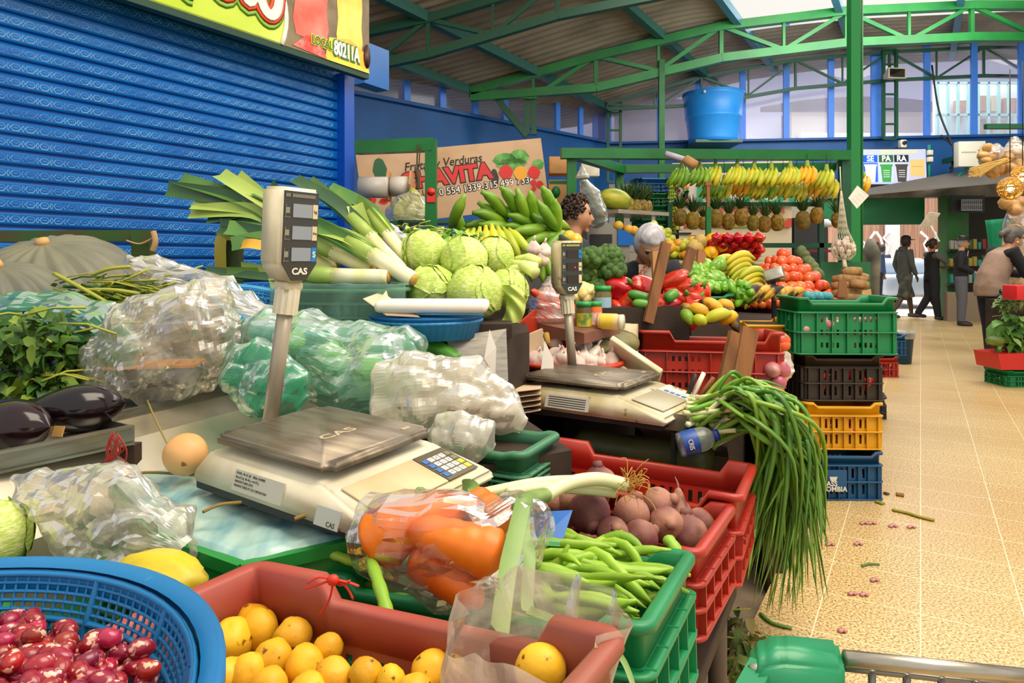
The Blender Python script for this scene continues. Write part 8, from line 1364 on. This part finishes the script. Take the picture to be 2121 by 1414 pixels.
for i in range(11): k = MB(); k.bar(W(1992 + i * 4, 414, 13.8), W(1992 + i * 4, 435, 13.8), .02); obj('wire', k, mat('sign_mark_white', '#8a9196', .6), sp_, world=True)
for y in (414, 424, 435): k = MB(); k.bar(W(1991, y, 13.8), W(2034, y, 13.8), .025); obj('wire', k, mat('sign_mark_white', '#8a9196', .6), sp_, world=True)
# ---------------------------------------------------------------- right hand stall
GC = mat('snack_tan', '#d8a868', .5, '#c08f50', 5, var=.08); q = MB(); q.blob((.045, .04, .055), lambda d: 1 + .12 * nz(d, 2, 1), 12, 9); gs = [solo('garlic_bulb', q, GC, 'x', 'garlic')]; R = random.Random(71); pts = []
for cx_, cy_, rx, ry, n in ((2050, 320, 22, 16, 22), (2105, 325, 22, 26, 34), (2065, 352, 26, 12, 16), (2108, 440, 14, 30, 26), (2098, 500, 16, 30, 26), (2110, 560, 14, 40, 30), (2112, 620, 10, 25, 12), (2092, 420, 16, 10, 8)):
    for i in range(n): a = R.uniform(0, 6.28); r = math.sqrt(R.random()); pts.append(W(cx_ + rx * r * math.cos(a), cy_ + ry * r * math.sin(a), 8.4 + R.uniform(-.12, .12)))
heap(gs, pts, R, 'tan garlic head in the hanging clear bags at right', 'garlic heads in the hanging bags', 1.1, 1.5)
for i, st in enumerate([[(2030, 305, 8.40, 0.04, 0.04), (2050, 320, 8.37, 0.17, 0.14), (2072, 330, 8.37, 0.07, 0.08)], [(2100, 285, 8.40, 0.04, 0.04), (2104, 320, 8.36, 0.18, 0.17), (2108, 358, 8.36, 0.13, 0.08)], [(2105, 410, 8.40, 0.06, 0.06), (2104, 470, 8.36, 0.13, 0.13), (2108, 560, 8.36, 0.14, 0.14), (2114, 645, 8.37, 0.07, 0.07)]]): bagpts(['clear bag of garlic hanging left of the round lamps', 'clear bag of garlic hanging above the round lamps', 'long clear string of garlic bags at the right edge'][i], 'garlic_bag', st, CLEAR, seed=i, amp=.02, nu=30, nv=24)
k = MB(); R = random.Random(81)
for i in range(70): a = W(2086, 332, 8.2) + V((R.uniform(-.03, .03), R.uniform(-.03, .03), R.uniform(-.03, .03))); b = W(2030 - R.uniform(0, 25), 355 + R.uniform(-6, 12), 8.15); k.tube([a, a.lerp(b, .5) + V((0, 0, .02)), b], .006, 4, cap=False)
solo('dry_wheat', k, mat('straw', '#c8a050', .7), 'sheaf of dry straw stems among the garlic bags', 'straw', world=True)
for i, (x, y, r) in enumerate([(2092, 390, .095), (2118, 368, .10)]):
    e = thing('wicker_lamp', ['round glowing wicker lamp hanging left in front', 'round glowing wicker lamp behind at the right edge'][i], 'lamp', T(*W(x, y, 5.75 + .12 * i))); R = random.Random(i); k = MB()
    for j in range(34):
        mxj = Rz(R.uniform(0, 6.28)) @ Rx(R.uniform(0, 3.14)); k.tube([mxj @ V((r * math.cos(a), r * math.sin(a), 0)) for a in [q * 2 * PI / 22 for q in range(22)]], .003, 4, closed=True)
    obj('wicker_ball', k, mat('wicker_tan', '#b88a3c', .6), e); k = MB(); k.blob(.035, None, 12, 8); obj('bulb', k, mat('bulb_glow', '#ffd890', .4, emit=14), e); k = MB(); k.tube([(0, 0, r), (0, 0, 1.0)], .004, 5); obj('cord', k, BLACK, e)
    l = bpy.data.lights.new('lamp_glow', 'POINT'); l.energy = 5; l.color = (1, .75, .4); l.shadow_soft_size = .04; o = bpy.data.objects.new('lamp_glow', l); COL.objects.link(o); o.location = W(x, y, 5.75 + .12 * i)
k = MB(); a = W(2125, 262, 8.4); k.bar(a + V((-.5, 0, 0)), a + V((1.4, 0, 0)), .06); k.bar(a + V((.9, .0, 0)), V((a.x + .9, a.y, 0)), .08); solo('hanging_rail', k, DKGREEN, 'rail above the right hand stall carrying the garlic bags', 'rail', world=True)
k = MB(); k2 = MB(); k2.grid(lambda u, v: W(lerp(2040 + 30 * v, 2130, u), lerp(456 - 8 * u, 660, v), 8.8 + .05 * math.sin(u * 12 + v * 3)), 30, 20); o = solo('green_cloth', k2, mat('cloth_mint', '#1f9a6c', .7), 'mint green cloth hanging behind the woman in the beige vest', 'cloth', world=True); o.modifiers.new('s', 'SOLIDIFY').thickness = .006
e = thing('produce_stand', 'low dark stand of the right hand stall', 'stand', loc=W(2140, 770, 6.9)); k = MB(); a = G(2140, 740, 0.25); k.box((5.75, 7.1, .40), (1.1, .8, .8)); obj('box_body', k, DARKWOOD, e, world=True)
crate('floor_crate', 'green crate on the floor under the red tub at right', T(5.0, 6.72, .16) @ Rz(0), .5, .35, .16, GR2, .01, .1, .1); e = thing('red_tub', 'red plastic tub of leafy greens at the right edge', 'tub', loc=W(2090, 750, 6.7)); k = MB(); a = W(2048, 752, 6.65); b = W(2140, 718, 6.65); k.prism([(a.x + .03, 0), (b.x, 0), (b.x, .17), (a.x, .15)], -.15, .2, T(0, 6.72, .172) @ Rx(PI / 2)); obj('tub', k, mat('tub_red', '#c8201c', .35), e, world=True)
herbs('big leafy greens over the red tub at right', 'leafy_greens', W(2100, 690, 6.65), .16, .15, .18, 130, .13, [mat('greens_mid', '#5f8f3a', .5, '#3f742c', 8), mat('greens_light', '#8fae5a', .5), HB[2]], 12, 8)
herbs('wrapped herb bunches standing on the right hand stall', 'herb_bunches', W(2095, 620, 6.75), .12, .12, .14, 110, .08, [mat('herbs_grey', '#5a7a44', .5, '#7f8f5a', 8), mat('greens_light', '#8fae5a', .5), HB[2]], 14, 16)
k = MB(); c = W(2112, 605, 6.55); k.box((c.x, c.y, c.z), (.2, .2, .14), bev=.01); solo('red_box', k, mat('box_bright_red', '#d8242c', .4), 'small bright red box on the right hand stall', 'box', world=True)
k = MB(); k.blob((.09, .07, .05), None, 16, 10, T(*W(2062, 705, 6.6))); solo('cut_pumpkin', k, mat('pumpkin_cut', '#8a9a2c', .5, '#3f5a24', 4), 'cut green pumpkin in front of the red tub', 'pumpkin', world=True)
# ---------------------------------------------------------------- cream shop front behind the pineapples
e = thing('cream_shopfront', 'cream shop front with fruit print and green letters behind the pineapples', 'shop front', loc=W(1510, 560, 8.5)); a, b = W(1392, 520, 8.6), W(1640, 520, 8.4); k = MB(); k.quad((a.x, a.y, 0), (b.x, b.y, 0), (b.x, b.y, 2.45), (a.x, a.y, 2.45), .1); obj('front_wall', k, mat('cream_wall', '#d6c8a8', .6), e, world=True); k = MB()
for i in range(22): z = .5 + i * .05; k.bar((a.x + .05, a.y - .02, z), (b.x - .35, b.y - .02, z), .03, .012)
obj('shutter_slats', k, mat('cream_slat', '#e0d4b8', .5), e, world=True); k = MB(); k.quad(W(1392, 428, 8.55), W(1640, 428, 8.35), W(1640, 350, 8.35), W(1392, 350, 8.55), .04); ban = obj('fruit_print_panel', k, mat('print_cream', '#e0d4c4', .6), e, world=True); k = MB(); k.quad(W(1392, 470, 8.55), W(1640, 470, 8.35), W(1640, 452, 8.35), W(1392, 452, 8.55), .04, 0); obj('fruit_strip', k, mat('strip_fruit', '#8aa04a', .6, '#c8442c', 4, lo=.45, hi=.5), e, world=True)
bi = T(*(-W(1510, 560, 8.5))); text('lettering', 'KOOR', .5, mat('letters_teal', '#1f9a6a', .5), ban, bi @ frame(W(1560, 400, 8.36), (b - a), (0, 0, 1)), .004, .95, .012); [obj('print_mark', MB().bar(W(1448 + i * 9, 437, 8.36), W(1454 + i * 9, 437, 8.36), .004, .05), mat('letters_red', '#c84a34', .5), ban, world=True) for i in range(20)]
R = random.Random(91)
for i in range(26):
    x, y = R.uniform(1394, 1424), R.uniform(360, 420); k = MB(); k.lathe([(0, 0), (.04, 0), (.04, .004), (0, .004)], 12, T(*W(x, y, 8.5)) @ Rx(PI / 2) @ Rz(R.random() * 3) @ S(1, .55, 1)); obj('printed_fruit', k, [mat('pf_red', '#c8503c', .6), mat('pf_green', '#3f9a54', .6), mat('pf_orange', '#d88a3c', .6), mat('pf_purple', '#4a3a44', .6)][i % 4], ban, world=True)
k = MB(); R = random.Random(92)
e = thing('snack_rack', 'rack of colourful snack packets left of the cream shop front', 'rack', loc=W(1400, 520, 7.2)); 
for i in range(12): k = MB(); c = W(1393 + (i % 3) * 9, 432 + (i // 3) * 13, 7.2); k.box((c.x, c.y, c.z), (.04, .05, .055), bev=.005); obj('packet', k, [mat('pk_red', '#c83a2c', .5), mat('pk_yellow', '#d8b03a', .5), mat('pk_white', '#d8d0c0', .5)][i % 3], e, world=True)
k = MB(); c = W(1405, 490, 7.2); k.bar((c.x, 7.25, 0), (c.x, 7.25, 2.0), .03); k.bar(W(1385, 484, 7.2), W(1428, 484, 7.2), .15, .02); obj('rack_frame', k, BLACK, e, world=True)
e = thing('dark_stall', 'dim stall with bottles right of the cream shop front', 'stall', loc=W(1680, 580, 8.0)); k = MB(); a, b = W(1645, 560, 8.4), W(1715, 560, 8.4); k.quad((a.x, 8.4, 0), (b.x, 8.4, 0), (b.x, 8.4, 1.75), (a.x, 8.4, 1.75), .1); obj('back_panel', k, mat('stall_dark', '#2a2a2c', .7), e, world=True); k = MB(); k.bar(W(1655, 520, 8.2), W(1712, 520, 8.2), .25, .03); obj('shelf_board', k, mat('stall_red', '#6a2020', .6), e, world=True)
k = MB(); k.lathe([(0, 0), (.06, 0), (.075, .03), (.02, .09), (0, .09)], 18, T(*W(1711, 470, 7.6))); solo('white_lamp', k, mat('lamp_grey', '#c8ccd0', .4), 'small white lamp shade right of the hanging pineapples', 'lamp', world=True)
k = MB(); c = W(1805, 560, 7.2); k.tube([(c.x, c.y, .45), (c.x, c.y, 1.3), (c.x - .01, c.y, 1.45)], [.10, .14, .06], 12, flat=.5); solo('hanging_jacket', k, mat('jacket_olive', '#9a9684', .9, '#1c1c1c', 2), 'beige and black jacket hanging behind the tall pillar', 'jacket', world=True)
